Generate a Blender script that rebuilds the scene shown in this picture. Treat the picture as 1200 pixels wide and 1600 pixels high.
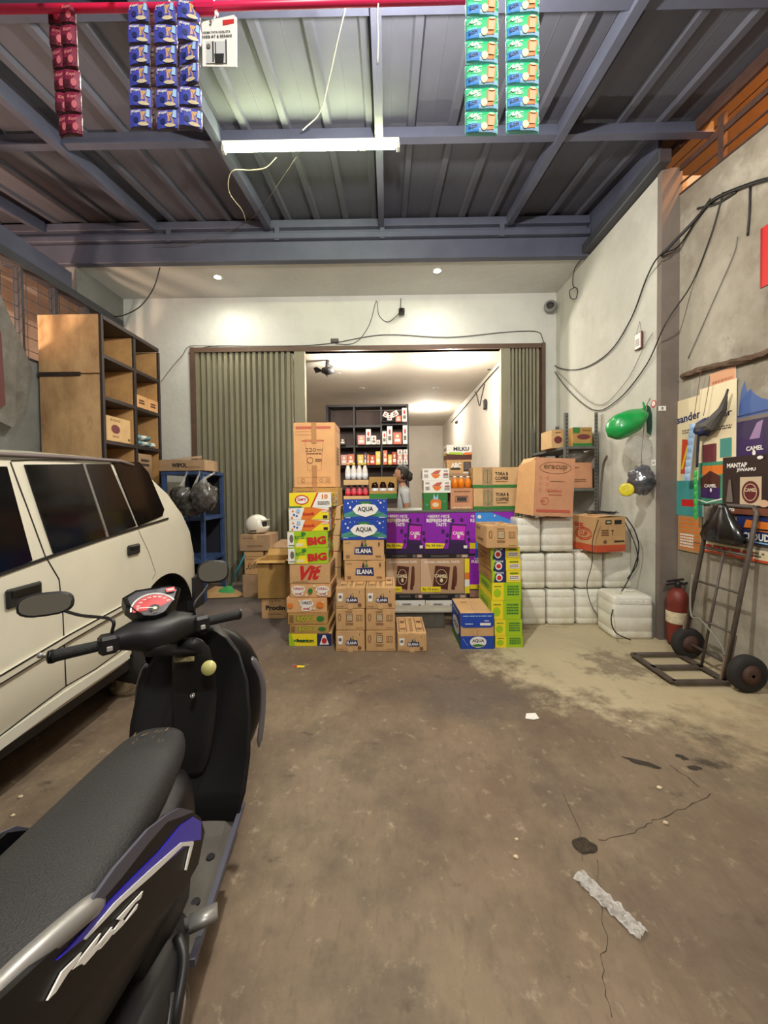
import bpy, bmesh, math, random
from mathutils import Vector, Matrix, noise, Euler
PI = math.pi
for _o in list(bpy.data.objects): bpy.data.objects.remove(_o)
SC = bpy.context.scene
COL = SC.collection
# ------------------------------------------------------------------ camera
FPX, CX, CY, CAMH = 600.0, 600.0, 777.0, 1.5
_a = Vector((5/600, 14/600, -1)).normalized()
_b = Vector((-.0105, 1, 0)); _b.z = (_b.x*_a.x+_b.y*_a.y)/-_a.z; _b.normalize()
_c = _a.cross(_b)
CAM = Matrix((_c, _a, _b))            # camera -> world
cd = bpy.data.cameras.new('camera'); cam = bpy.data.objects.new('camera', cd); COL.objects.link(cam)
cam.matrix_world = Matrix.Translation((0, 0, CAMH)) @ CAM.to_4x4()
cd.sensor_fit = 'VERTICAL'; cd.sensor_height = 36; cd.lens = FPX/1600*36; cd.shift_y = -23/1600
cd.clip_start = .02; cd.clip_end = 100
SC.camera = cam
# ------------------------------------------------------------------ world, exposure, large lights
w = bpy.data.worlds.new('night'); SC.world = w; w.use_nodes = True
w.node_tree.nodes['Background'].inputs[0].default_value = (1.0, .88, .72, 1)
w.node_tree.nodes['Background'].inputs[1].default_value = .10
vs = SC.view_settings
SC.display_settings.display_device = 'sRGB'
vs.view_transform = 'Standard'; vs.look = 'None'; vs.gamma = 1; vs.use_curve_mapping = False
vs.exposure = 0.92
def light(name, kind, loc, power, col, size=.1, rot=(0, 0, 0), spot=None, sizey=None):
    l = bpy.data.lights.new(name, kind); l.energy = power; l.color = col
    if kind == 'AREA':
        l.size = size
        if sizey: l.shape = 'RECTANGLE'; l.size_y = sizey
    else: l.shadow_soft_size = size
    if spot: l.spot_size = spot; l.spot_blend = .6
    o = bpy.data.objects.new(name, l); COL.objects.link(o); o.location = loc; o.rotation_euler = rot
    return o
WARM = (1.0, .92, .80); COOL = (.95, 1.0, .84)
light('bulb_light', 'POINT', (.07, 1.92, 3.98), 175, (1.0, .94, .84), .05)
light('street_lamp_light', 'POINT', (3.45, 2.2, 5.3), 105, (1.0, .42, .10), .1)
light('front_fill_light', 'AREA', (.5, -.8, 3.75), 46, (1.0, .96, .88), .5, (math.radians(66), 0, 0))  # unseen fill added behind the camera to brighten sachets and carton fronts
light('neighbour_lamp_light', 'POINT', (-4.75, 3.0, 2.65), 150, (1.0, .70, .50), .1)

# ------------------------------------------------------------------ pixel rays -> points at a true distance
def ray(px, py): return CAM @ Vector(((px-CX)/FPX, -(py-CY)/FPX, -1))
def PY(px, py, Y): d = ray(px, py); return Vector((0, 0, CAMH))+d*(Y/d.y)
def PX(px, py, X): d = ray(px, py); return Vector((0, 0, CAMH))+d*(X/d.x)
def PZ(px, py, Z=0.0): d = ray(px, py); return Vector((0, 0, CAMH))+d*((Z-CAMH)/d.z)

# ------------------------------------------------------------------ materials
def lin(c):
    f = lambda v: (v/255/12.92 if v/255 <= .04045 else ((v/255+.055)/1.055)**2.4)
    return (f(c[0]), f(c[1]), f(c[2]), 1)
MC = {}
def mat(name, col, rough=.6, metal=0, var=0, vs_=4, bump=0, bs=60, coat=0, trans=0, emit=0, alpha=1, spec=.5):
    if name in MC: return MC[name]
    m = bpy.data.materials.new(name); m.use_nodes = True; n = m.node_tree; p = n.nodes['Principled BSDF']
    c = lin(col); p.inputs['Base Color'].default_value = c
    p.inputs['Roughness'].default_value = rough; p.inputs['Metallic'].default_value = metal
    p.inputs['Specular IOR Level'].default_value = spec
    p.inputs['Coat Weight'].default_value = coat; p.inputs['Coat Roughness'].default_value = .08
    p.inputs['Transmission Weight'].default_value = trans; p.inputs['Alpha'].default_value = alpha
    if emit: p.inputs['Emission Color'].default_value = c; p.inputs['Emission Strength'].default_value = emit
    if var or bump:
        tc = n.nodes.new('ShaderNodeTexCoord')
    if var:
        nz = n.nodes.new('ShaderNodeTexNoise'); nz.inputs['Scale'].default_value = vs_; nz.inputs['Detail'].default_value = 6
        nz.inputs['Roughness'].default_value = .65
        n.links.new(tc.outputs['Object'], nz.inputs['Vector'])
        rp = n.nodes.new('ShaderNodeValToRGB'); e = rp.color_ramp.elements
        e[0].position = .3; e[1].position = .7
        e[0].color = tuple(v*(1-var) for v in c[:3])+(1,); e[1].color = tuple(min(1, v*(1+var)) for v in c[:3])+(1,)
        n.links.new(nz.outputs['Fac'], rp.inputs['Fac']); n.links.new(rp.outputs['Color'], p.inputs['Base Color'])
    if bump:
        n2 = n.nodes.new('ShaderNodeTexNoise'); n2.inputs['Scale'].default_value = bs; n2.inputs['Detail'].default_value = 4
        n.links.new(tc.outputs['Object'], n2.inputs['Vector'])
        b = n.nodes.new('ShaderNodeBump'); b.inputs['Strength'].default_value = bump; b.inputs['Distance'].default_value = .01
        n.links.new(n2.outputs['Fac'], b.inputs['Height']); n.links.new(b.outputs['Normal'], p.inputs['Normal'])
    MC[name] = m; return m
def flat(name, r, g, b, rough=.55): return mat('print_'+name, (r, g, b), rough)
def stained(name, base, stains, rough=.85, bump=.3, bs=25):
    """plaster / concrete: base colour plus layers (colour, scale, lo, hi, strength, stretch)"""
    m = bpy.data.materials.new(name); m.use_nodes = True; n = m.node_tree; p = n.nodes['Principled BSDF']
    p.inputs['Roughness'].default_value = rough
    tc = n.nodes.new('ShaderNodeTexCoord'); cur = None
    rgb = n.nodes.new('ShaderNodeRGB'); rgb.outputs[0].default_value = lin(base); cur = rgb.outputs[0]
    for i, (col, sc, lo, hi, st, stretch) in enumerate(stains):
        mp = n.nodes.new('ShaderNodeMapping'); mp.inputs['Scale'].default_value = stretch; mp.inputs['Location'].default_value = (i*3.1, i*1.7, i)
        n.links.new(tc.outputs['Object'], mp.inputs['Vector'])
        nz = n.nodes.new('ShaderNodeTexNoise'); nz.inputs['Scale'].default_value = sc; nz.inputs['Detail'].default_value = 9; nz.inputs['Roughness'].default_value = .68
        n.links.new(mp.outputs[0], nz.inputs['Vector'])
        mr = n.nodes.new('ShaderNodeMapRange'); mr.inputs[1].default_value = lo; mr.inputs[2].default_value = hi; mr.inputs[4].default_value = st
        n.links.new(nz.outputs['Fac'], mr.inputs[0])
        mx = n.nodes.new('ShaderNodeMix'); mx.data_type = 'RGBA'; mx.inputs['B'].default_value = lin(col)
        n.links.new(mr.outputs[0], mx.inputs['Factor']); n.links.new(cur, mx.inputs['A']); cur = mx.outputs['Result']
    n.links.new(cur, p.inputs['Base Color'])
    nb = n.nodes.new('ShaderNodeTexNoise'); nb.inputs['Scale'].default_value = bs; nb.inputs['Detail'].default_value = 8
    n.links.new(tc.outputs['Object'], nb.inputs['Vector'])
    b = n.nodes.new('ShaderNodeBump'); b.inputs['Strength'].default_value = bump; b.inputs['Distance'].default_value = .02
    n.links.new(nb.outputs['Fac'], b.inputs['Height']); n.links.new(b.outputs['Normal'], p.inputs['Normal'])
    MC[name] = m; m['_col'] = 0
    return m, n, p, cur, tc

# ------------------------------------------------------------------ mesh accumulator
class M:
    def __init__(s): s.v = []; s.f = []; s.mi = []; s.mats = []; s.cur = 0; s.sm = []; s.smooth = False
    def use(s, m):
        if m not in s.mats: s.mats.append(m)
        s.cur = s.mats.index(m); return s
    def add(s, vs, fs):
        b = len(s.v); s.v += [Vector(v) for v in vs]
        for f in fs: s.f.append([b+i for i in f]); s.mi.append(s.cur); s.sm.append(s.smooth)
        return s
    def box(s, x0, x1, y0, y1, z0, z1, c=0.0):
        if x1 < x0: x0, x1 = x1, x0
        if y1 < y0: y0, y1 = y1, y0
        if z1 < z0: z0, z1 = z1, z0
        c = min(c, (x1-x0)*.45, (y1-y0)*.45, (z1-z0)*.45)
        if c <= 0:
            return s.add([(x, y, z) for x in (x0, x1) for y in (y0, y1) for z in (z0, z1)],
                         [(0, 1, 3, 2), (4, 6, 7, 5), (0, 4, 5, 1), (2, 3, 7, 6), (0, 2, 6, 4), (1, 5, 7, 3)])
        V = []; idx = {}
        X = (x0, x1); Yy = (y0, y1); Z = (z0, z1); sg = (1, -1)
        for i in (0, 1):
            for j in (0, 1):
                for k in (0, 1):
                    for a in range(3):
                        p = [X[i]+c*sg[i], Yy[j]+c*sg[j], Z[k]+c*sg[k]]; p[a] = (X[i], Yy[j], Z[k])[a]
                        idx[i, j, k, a] = len(V); V.append(p)
        F = []
        def fix(f):
            ctr = Vector(((x0+x1)/2, (y0+y1)/2, (z0+z1)/2)); P = [Vector(V[i]) for i in f]
            nn = (P[1]-P[0]).cross(P[2]-P[0]); m = sum(P, Vector())/len(P)
            return f if nn.dot(m-ctr) > 0 else f[::-1]
        for a in range(3):
            o = [t for t in range(3) if t != a]
            for e in (0, 1):
                q = []
                for (p, r) in ((0, 0), (1, 0), (1, 1), (0, 1)):
                    t = [0, 0, 0]; t[a] = e; t[o[0]] = p; t[o[1]] = r; q.append(idx[t[0], t[1], t[2], a])
                F.append(fix(q))
            for p in (0, 1):
                for r in (0, 1):
                    t0 = [0, 0, 0]; t0[o[0]] = p; t0[o[1]] = r; t1 = list(t0); t1[a] = 1
                    F.append(fix([idx[(*t0, o[0])], idx[(*t0, o[1])], idx[(*t1, o[1])], idx[(*t1, o[0])]]))
        for i in (0, 1):
            for j in (0, 1):
                for k in (0, 1): F.append(fix([idx[i, j, k, 0], idx[i, j, k, 1], idx[i, j, k, 2]]))
        return s.add(V, F)
    def obox(s, p0, p1, w, h, up=(0, 0, 1), c=0):
        """box along p0->p1, w across, h along up"""
        p0 = Vector(p0); p1 = Vector(p1); d = (p1-p0); L = d.length; d.normalize(); u = Vector(up); x = d.cross(u)
        if x.length < 1e-4: x = d.cross(Vector((1, 0, 0)))
        x.normalize(); u = x.cross(d)
        t = M(); t.box(-w/2, w/2, 0, L, -h/2, h/2, c)
        R = Matrix((x, d, u)).transposed()
        return s.add([p0+R@v for v in t.v], t.f)
    def loft(s, rings, cap=True, closed=True):
        n = len(rings[0]); V = [p for r in rings for p in r]; F = []
        for i in range(len(rings)-1):
            for j in range(n if closed else n-1):
                k = (j+1) % n; F.append((i*n+j, i*n+k, (i+1)*n+k, (i+1)*n+j))
        if cap and closed: F.append(tuple(range(n))[::-1]); F.append(tuple((len(rings)-1)*n+j for j in range(n)))
        return s.add(V, F)
    def tube(s, pts, r, n=8, cap=True, sq=1):
        pts = [Vector(p) for p in pts]; rs = r if isinstance(r, (list, tuple)) else [r]*len(pts)
        t = (pts[1]-pts[0]).normalized(); u = t.orthogonal().normalized(); rings = []
        for i, p in enumerate(pts):
            a = pts[max(0, i-1)]; b = pts[min(len(pts)-1, i+1)]; t2 = (b-a)
            if t2.length < 1e-9: t2 = t
            t2.normalize(); u = (u-t2*u.dot(t2)); u = u.normalized() if u.length > 1e-6 else t2.orthogonal().normalized()
            vv = t2.cross(u); t = t2
            rings.append([p+(u*math.cos(2*PI*k/n)+vv*sq*math.sin(2*PI*k/n))*rs[i] for k in range(n)])
        return s.loft(rings, cap)
    def lathe(s, prof, c=(0, 0, 0), n=20, ax=(0, 0, 1), sx=1, sy=1):
        """prof: (radius, height) list along ax"""
        ax = Vector(ax).normalized(); u = ax.orthogonal().normalized(); v = ax.cross(u); c = Vector(c)
        return s.loft([[c+ax*h+(u*math.cos(2*PI*k/n)*sx+v*math.sin(2*PI*k/n)*sy)*max(r, 1e-4) for k in range(n)] for r, h in prof])
    def ball(s, c, r, n=14, m=9, amp=0, fr=3, seed=0, fn=None):
        c = Vector(c); r = Vector(r) if not isinstance(r, (int, float)) else Vector((r, r, r)); R = []
        for i in range(m+1):
            th = PI*i/m; ring = []
            for k in range(n):
                ph = 2*PI*k/n; st = max(math.sin(th), .02)
                d = Vector((st*math.cos(ph), st*math.sin(ph), -math.cos(th)))
                q = 1+(amp*noise.noise(d*fr+Vector((seed, seed*.7, 0))) if amp else 0)
                p = Vector((d.x*r.x, d.y*r.y, d.z*r.z))*q
                if fn: p = fn(p)
                ring.append(c+p)
            R.append(ring)
        return s.loft(R)
    def poly(s, pts): return s.add(pts, [tuple(range(len(pts)))])
    def slab(s, pts, off):
        """planar outline pts given a thickness vector off"""
        pts = [Vector(p) for p in pts]; off = Vector(off); n = len(pts)
        V = pts+[p+off for p in pts]
        return s.add(V, [tuple(range(n)), tuple(range(n, 2*n))[::-1]]+[(i, n+i, n+(i+1) % n, (i+1) % n) for i in range(n)])
    def jit(s, a, seed=1, zs=1):
        rn = random.Random(seed)
        for v in s.v: v += Vector((rn.uniform(-a, a), rn.uniform(-a, a), rn.uniform(-a, a)*zs))
        return s
    def xf(s, mtx):
        s.v = [mtx @ v for v in s.v]; return s
def obj(name, m, material=None, parent=None, world=False, smooth=None, subsurf=0, recalc=True):
    me = bpy.data.meshes.new(name)
    vs_ = m.v
    if world and parent is not None:
        inv = (Matrix.Translation(parent.location) @ parent.rotation_euler.to_matrix().to_4x4()).inverted() if parent.parent is None else \
              (Matrix.Translation(parent.parent.location) @ parent.parent.rotation_euler.to_matrix().to_4x4()).inverted()
        vs_ = [inv @ v for v in vs_]
    me.from_pydata([tuple(v) for v in vs_], [], m.f)
    mats = m.mats if m.mats else ([material] if material else [])
    for x in mats: me.materials.append(x)
    if m.mats: me.polygons.foreach_set('material_index', m.mi)
    if smooth is not None: me.polygons.foreach_set('use_smooth', [smooth]*len(m.f))
    else: me.polygons.foreach_set('use_smooth', m.sm)
    if recalc:
        bm = bmesh.new(); bm.from_mesh(me); bmesh.ops.recalc_face_normals(bm, faces=bm.faces); bm.to_mesh(me); bm.free()
    me.update()
    o = bpy.data.objects.new(name, me); COL.objects.link(o)
    if parent is not None: o.parent = parent
    if subsurf:
        md = o.modifiers.new('s', 'SUBSURF'); md.levels = subsurf; md.render_levels = subsurf
    return o
def thing(name, label, cat, loc=(0, 0, 0), rot=0, group=None):
    o = bpy.data.objects.new(name, None); COL.objects.link(o); o.location = loc
    o.rotation_euler = rot if isinstance(rot, (tuple, list, Euler)) else (0, 0, rot)
    o.empty_display_size = .05
    return tag(o, label, cat, group)
def tag(o, label, cat, group=None):
    o['label'] = label; o['category'] = cat
    if group: o['group'] = group
    return o
def struct(name, m, material=None, parent=None, **k):
    o = obj(name, m, material, parent, **k)
    if parent is None: o['kind'] = 'structure'
    return o
def dup(root, loc=None, rot=None, label=None):
    r = root.copy(); COL.objects.link(r)
    if loc is not None: r.location = loc
    if rot is not None: r.rotation_euler = rot
    if label: r['label'] = label
    for ch in list(root.children):
        c = ch.copy(); COL.objects.link(c); c.parent = r
        for g in list(ch.children):
            d = g.copy(); COL.objects.link(d); d.parent = c
    return r
def spline(pts, n=6):
    P = [Vector(p) for p in pts]; P = [2*P[0]-P[1]]+P+[2*P[-1]-P[-2]]; out = []
    for i in range(1, len(P)-2):
        for k in range(n):
            t = k/n; a, b, c, d = P[i-1:i+3]
            out.append(.5*((2*b)+(c-a)*t+(2*a-5*b+4*c-d)*t*t+(3*b-a-3*c+d)*t**3))
    out.append(P[-2]); return out
def ring(c, u, v, ru, rv, n=16, p=2.0):
    c = Vector(c); u = Vector(u); v = Vector(v); R = []
    for k in range(n):
        a = 2*PI*k/n; ca, sa = math.cos(a), math.sin(a)
        R.append(c+u*ru*math.copysign(abs(ca)**(2/p), ca)+v*rv*math.copysign(abs(sa)**(2/p), sa))
    return R
# ------------------------------------------------------------------ flat print on faces
_TX = {}
def text_geo(sx, bold=0.0):
    k = (sx, bold)
    if k in _TX: return _TX[k]
    cu = bpy.data.curves.new('t', 'FONT'); cu.body = sx; cu.size = 1; cu.resolution_u = 2; cu.offset = bold
    o = bpy.data.objects.new('t', cu); COL.objects.link(o)
    bpy.context.view_layer.update(); dg = bpy.context.evaluated_depsgraph_get()
    me = o.evaluated_get(dg).to_mesh()
    vs_ = [v.co.copy() for v in me.vertices]; fs = [tuple(p.vertices) for p in me.polygons]
    o.evaluated_get(dg).to_mesh_clear(); bpy.data.objects.remove(o); bpy.data.curves.remove(cu)
    if vs_:
        x0 = min(v.x for v in vs_); x1 = max(v.x for v in vs_); y0 = min(v.y for v in vs_); y1 = max(v.y for v in vs_)
        vs_ = [((v.x-x0)/(x1-x0)-.5, (v.y-y0)/(y1-y0)-.5) for v in vs_]
    _TX[k] = (vs_, fs); return _TX[k]
class Face:
    """a print surface: fractions (0..1) of a face given by origin, u vector, v vector"""
    def __init__(s, m, o, u, v, lift=.0006, inset=0):
        s.m = m; s.o = Vector(o); s.u = Vector(u); s.v = Vector(v); s.n = s.u.cross(s.v).normalized(); s.k = 1; s.lift = lift; s.w = s.u.length; s.h = s.v.length
    def pt(s, a, b): return s.o+s.u*a+s.v*b+s.n*s.lift*s.k
    def poly(s, pts, mt): s.m.use(mt).add([s.pt(*p) for p in pts], [tuple(range(len(pts)))]); s.k += 1
    def rect(s, a0, b0, a1, b1, mt): s.poly([(a0, b0), (a1, b0), (a1, b1), (a0, b1)], mt)
    def ell(s, a, b, ra, rb, mt, n=18): s.poly([(a+ra*math.cos(2*PI*k/n), b+rb*math.sin(2*PI*k/n)) for k in range(n)], mt)
    def line(s, pts, wd, mt):
        """polyline of width wd (fraction of height)"""
        P = [Vector((a*s.w, b*s.h)) for a, b in pts]; V = []; h = wd*s.h/2
        for i, p in enumerate(P):
            d = (P[min(i+1, len(P)-1)]-P[max(i-1, 0)]).normalized(); nn = Vector((-d.y, d.x))*h; V += [p+nn, p-nn]
        s.m.use(mt).add([s.pt(v.x/s.w, v.y/s.h) for v in V], [(2*i, 2*i+1, 2*i+3, 2*i+2) for i in range(len(P)-1)]); s.k += 1
    def oval(s, a, b, ra, rb, wd, mt, n=20): s.line([(a+ra*math.cos(2*PI*k/n), b+rb*math.sin(2*PI*k/n)) for k in range(n+1)], wd, mt)
    def text(s, t, a, b, wf, hf, mt, bold=.02, rot=0, shear=0):
        vs_, fs = text_geo(t, bold); ca, sa = math.cos(rot), math.sin(rot); V = []
        for x, y in vs_:
            X = (x+shear*y)*wf*s.w; Y = y*hf*s.h; V.append(s.pt(a+(X*ca-Y*sa)/s.w, b+(X*sa+Y*ca)/s.h))
        s.m.use(mt).add(V, fs); s.k += 1
    def scrib(s, a, b, wf, hf, mt, rows=1, seed=0):
        """rows of small illegible print"""
        rn = random.Random(seed); rh = hf/rows; s.m.use(mt)
        for r in range(rows):
            x = a-wf/2; y = b+hf/2-rh*(r+.5)
            while x < a+wf/2:
                l = min(rn.uniform(.06, .2)*wf, a+wf/2-x)
                s.m.add([s.pt(x, y-rh*.3), s.pt(x+l, y-rh*.3), s.pt(x+l, y+rh*.3), s.pt(x, y+rh*.3)], [(0, 1, 2, 3)]); x += l+.03*wf
        s.k += 1
# common colours
CARD = mat('cardboard', (196, 156, 108), .85, var=.12, vs_=6, bump=.15, bs=40)
CARD2 = mat('cardboard_pale', (205, 170, 122), .85, var=.1, vs_=6, bump=.15, bs=40)
CARD3 = mat('cardboard_grey', (165, 135, 105), .85, var=.15, vs_=6, bump=.15, bs=40)
CARDY = mat('cardboard_ochre', (176, 138, 78), .85, var=.14, vs_=6, bump=.15, bs=40)
CARDO = mat('cardboard_orange', (214, 164, 112), .85, var=.08, vs_=6, bump=.12, bs=40)
CARDP = mat('cardboard_pink', (196, 142, 108), .85, var=.1, vs_=6, bump=.12, bs=40)
TAPE = mat('brown_tape', (178, 130, 84), .35, var=.05)
TAPEP = mat('pale_tape', (205, 165, 118), .3, var=.05)
K = flat('black', 28, 26, 28); W = flat('white', 232, 230, 224); GY = flat('grey', 110, 100, 92)
BR = flat('brown_ink', 120, 84, 54); RED = flat('red', 196, 36, 34); RD2 = flat('faded_red', 188, 92, 74)
NAVY = flat('navy', 26, 38, 92); BLUE = flat('blue', 24, 66, 168); YEL = flat('yellow', 236, 214, 36)
GRN = flat('green', 46, 120, 52); LIME = flat('lime', 160, 196, 24); PUR = flat('purple', 138, 28, 176)
MAG = flat('magenta', 190, 40, 190); ORG = flat('orange', 222, 120, 40); TEAL = flat('teal', 70, 140, 130)
DPUR = flat('deep_purple', 52, 22, 84); BRN = flat('chocolate', 78, 34, 26); TAN = flat('tan', 186, 150, 118)
PINK = flat('pink', 220, 130, 130); SKY = flat('sky', 60, 140, 225); LB = flat('light_blue', 150, 190, 225)
CREAM = flat('cream', 226, 212, 176); DKG = flat('dark_grey', 55, 52, 54)

def carton_at(label, x0, x1, y0, d, z0, z1, m=CARD, front=None, side=None, top=None, tape=TAPE, rot=0, group=None, name='cardboard_carton', flaps=True, cat='box', long_tape=True, seed=None):
    """closed carton: front edge at y0 (towards the viewer) between x0 and x1"""
    wd = x1-x0; h = z1-z0; rn = random.Random(seed if seed is not None else label)
    c = Vector(((x0+x1)/2, y0+d/2, z0))
    t = thing(name, label, cat, c, rot, group)
    b = M(); fl = .0025 if flaps else 0
    b.box(-wd/2, wd/2, -d/2, d/2, 0, h-fl, min(.005, h*.06)); b.jit(min(.0018, wd*.006), rn.random(), 0)
    obj('body', b, m, t)
    if flaps:
        for sgn in (-1, 1):
            f = M(); f.box(min(0, sgn*(wd/2-.001))+(.0015 if sgn > 0 else 0), max(0, sgn*(wd/2-.001))-(.0015 if sgn < 0 else 0), -d/2+.001, d/2-.001, h-.0023, h, .001)
            obj('flap', f, m, t)
    if tape and wd > .15:
        tp = M(); tw = min(.025, wd*.09)
        tp.box(-tw, tw, -d/2-.0012, d/2, h-.0004, h+.0006)
        tp.box(-tw, tw, -d/2-.0012, -d/2-.0002, h-min(.06, h*.35), h+.0006)
        obj('tape', tp, tape, t)
    pm = M()
    if front: front(Face(pm, (-wd/2, -d/2-.0016, 0), (wd, 0, 0), (0, 0, h)))
    if side:
        side(Face(pm, (wd/2+.0016, -d/2, 0), (0, d, 0), (0, 0, h))); side(Face(pm, (-wd/2-.0016, d/2, 0), (0, -d, 0), (0, 0, h)))
    if top: top(Face(pm, (-wd/2, -d/2, h+.0004), (wd, 0, 0), (0, d, 0)))
    if pm.f: obj('printed_label', pm, None, t, recalc=False)
    return t
def pcarton(label, a, b, yt, yb, Y, d, m=CARD, z0=None, **k):
    """carton whose front face is seen at pixels a..b, yt..yb at distance Y"""
    p = PY(a, (yt+yb)/2, Y); q = PY(b, (yt+yb)/2, Y); mid = (a+b)/2
    z1 = PY(mid, yt, Y).z; zb = PY(mid, yb, Y).z if z0 is None else z0
    t = carton_at(label, p.x, q.x, Y, d, zb, z1, m, **k); return z1
# ================================================================== SETTING
def RZ(y): return CAMH+2.75+.15*y
WY, RX, LX, NX = 6.0, 2.63, -4.07, 2.80      # front wall, right wall, left wall, near right wall
m_floor, fn_, fp_, fcur, ftc = stained('concrete_floor', (128, 112, 92), [
    ((84, 72, 60), 1.7, .44, .64, .85, (1, 1, 1)), ((146, 130, 102), 2.6, .5, .72, .6, (1, .8, 1)),
    ((98, 78, 64), .7, .45, .60, .6, (1, .6, 1)), ((82, 72, 62), 6, .58, .78, .6, (1, 1, 1)),
    ((178, 164, 138), 14, .58, .72, .6, (1, 1, 1)), ((90, 78, 62), 30, .52, .7, .5, (1, .35, 1)), ((62, 54, 46), 3.3, .63, .72, .8, (1, 1.6, 1))], rough=.72, bump=.35, bs=18)
# pale worn patch of the screed by the jerrycans (a stain with a shape of its own)
def patch(cur, cx, cy, r0, r1, col, sc, n, tc, nsc=2.2, strength=.85, sy=1.0, lo=.42, hi=.56):
    mp = n.nodes.new('ShaderNodeMapping'); mp.inputs['Location'].default_value = (-cx, -cy*sy, 0); mp.inputs['Scale'].default_value = (1, sy, 0)
    n.links.new(tc.outputs['Object'], mp.inputs[0])
    ln = n.nodes.new('ShaderNodeVectorMath'); ln.operation = 'LENGTH'; n.links.new(mp.outputs[0], ln.inputs[0])
    nz = n.nodes.new('ShaderNodeTexNoise'); nz.inputs['Scale'].default_value = nsc; nz.inputs['Detail'].default_value = 10; nz.inputs['Roughness'].default_value = .7
    n.links.new(tc.outputs['Object'], nz.inputs['Vector'])
    ad = n.nodes.new('ShaderNodeMath'); ad.operation = 'MULTIPLY_ADD'; ad.inputs[1].default_value = sc; n.links.new(nz.outputs['Fac'], ad.inputs[0]); n.links.new(ln.outputs['Value'], ad.inputs[2])
    mr = n.nodes.new('ShaderNodeMapRange'); mr.inputs[1].default_value = r1+sc*.5; mr.inputs[2].default_value = r0+sc*.5; mr.inputs[4].default_value = strength
    n.links.new(ad.outputs[0], mr.inputs[0])
    mx = n.nodes.new('ShaderNodeMix'); mx.data_type = 'RGBA'; mx.inputs['B'].default_value = lin(col)
    n.links.new(mr.outputs[0], mx.inputs['Factor']); n.links.new(cur, mx.inputs['A']); return mx.outputs['Result']
fcur = patch(fcur, 2.0, 3.35, .9, 1.25, (196, 182, 150), 1.7, fn_, ftc, 4.5, .8, 1.2)
fcur = patch(fcur, 2.3, 2.5, .3, .6, (178, 160, 128), 1.6, fn_, ftc, 6, .6)
fcur = patch(fcur, .55, 2.75, .25, .6, (78, 70, 66), .9, fn_, ftc, 3, .55, 1.6)
fcur = patch(fcur, 1.9, 3.2, .1, .3, (84, 70, 58), 1.4, fn_, ftc, 6, .6)
for (px, py, r) in ((540, 245, 0),):
    pass
fcur = patch(fcur, 1.72, 2.05, .02, .10, (40, 34, 28), .5, fn_, ftc, 9, .8, 2.2)
fcur = patch(fcur, 1.35, 1.2, .1, .5, (84, 66, 56), 1.2, fn_, ftc, 4, .5)
fcur = patch(fcur, -1.6, 5.4, .9, 1.6, (92, 84, 84), .8, fn_, ftc, 3, .8, .7)
fn_.links.new(fcur, fp_.inputs['Base Color'])
m_wall = stained('aged_plaster', (190, 190, 180), [((160, 158, 150), .9, .4, .65, .5, (1, 1, 1)), ((208, 208, 200), 1.8, .52, .7, .5, (1, 1, 1)),
    ((128, 122, 112), 2.2, .6, .75, .45, (1, 1, .4)), ((100, 92, 80), 7, .66, .76, .5, (1, 1, 1))], .9, .25, 20)[0]
m_dirty = stained('dirty_plaster', (164, 158, 144), [((122, 112, 98), .8, .42, .62, .8, (1, 1, 1)), ((196, 190, 176), 1.9, .55, .7, .6, (1, 1, 1)),
    ((84, 74, 62), 2.6, .58, .72, .65, (1, 1, .5)), ((70, 60, 50), 9, .64, .74, .5, (1, 1, 1))], .9, .3, 18)[0]
m_front = stained('white_plaster', (206, 208, 204), [((180, 182, 180), .9, .42, .65, .5, (1, 1, 1)), ((150, 146, 140), 3, .64, .76, .35, (1, 1, .5))], .88, .2, 15)[0]
m_room = stained('cream_plaster', (216, 208, 196), [((186, 176, 160), .8, .42, .65, .4, (1, 1, 1))], .85, .12, 12)[0]
m_shade = stained('shaded_plaster', (122, 112, 104), [((96, 86, 78), 1.2, .42, .65, .6, (1, 1, 1)), ((146, 136, 124), 3, .6, .75, .4, (1, 1, .4))], .9, .25, 18)[0]
m_roof = stained('blue_grey_zinc', (84, 86, 99), [((66, 68, 80), .7, .4, .65, .6, (1, 1, 1)), ((104, 104, 114), 2.5, .6, .75, .25, (1, .3, 1))], .75, .06, 10)[0]
m_steel = mat('painted_steel', (80, 84, 102), .5, var=.14, vs_=3, bump=.05)
m_dark = mat('dark_steel', (58, 60, 66), .55, var=.15)
m_rust = mat('rusty_brown_steel', (74, 50, 42), .7, var=.3, vs_=8, bump=.2)
m_shut = stained('khaki_shutter_paint', (142, 138, 118), [((110, 104, 84), 1.2, .42, .65, .6, (1, 1, .3)), ((88, 80, 64), 4, .6, .75, .4, (1, 1, .2))], .55, .1, 14)[0]

f = M(); f.box(-5.6, 4.2, -1.5, 13.6, -.12, 0)
floor = struct('floor', f, m_floor)
# chips, cracks and the hole, real geometry lying in/on the floor
m_hole = mat('broken_concrete_dark', (52, 44, 36), .95, var=.4, vs_=20, bump=.5)
def blotch(px, py, rx, ry, seed, name, m=m_hole, n=22, zz=.0015):
    rn = random.Random(seed); c = PZ(px, py); P = []
    for k in range(n):
        a = 2*PI*k/n; r = 1+.35*noise.noise(Vector((math.cos(a)*1.6, math.sin(a)*1.6, seed)))
        P.append((c.x+rx*r*math.cos(a), c.y+ry*r*math.sin(a), zz))
    g = M(); ctr = len(P); g.add(P+[(c.x, c.y, -.03)], [(k, (k+1) % n, ctr) for k in range(n)])
    Q = [(c.x+(p[0]-c.x)*1.25, c.y+(p[1]-c.y)*1.25, .0002) for p in P]
    g.add(P+Q, [(k, (k+1) % n, n+(k+1) % n, n+k) for k in range(n)])
    return obj(name, g, m, floor, recalc=False)
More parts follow.
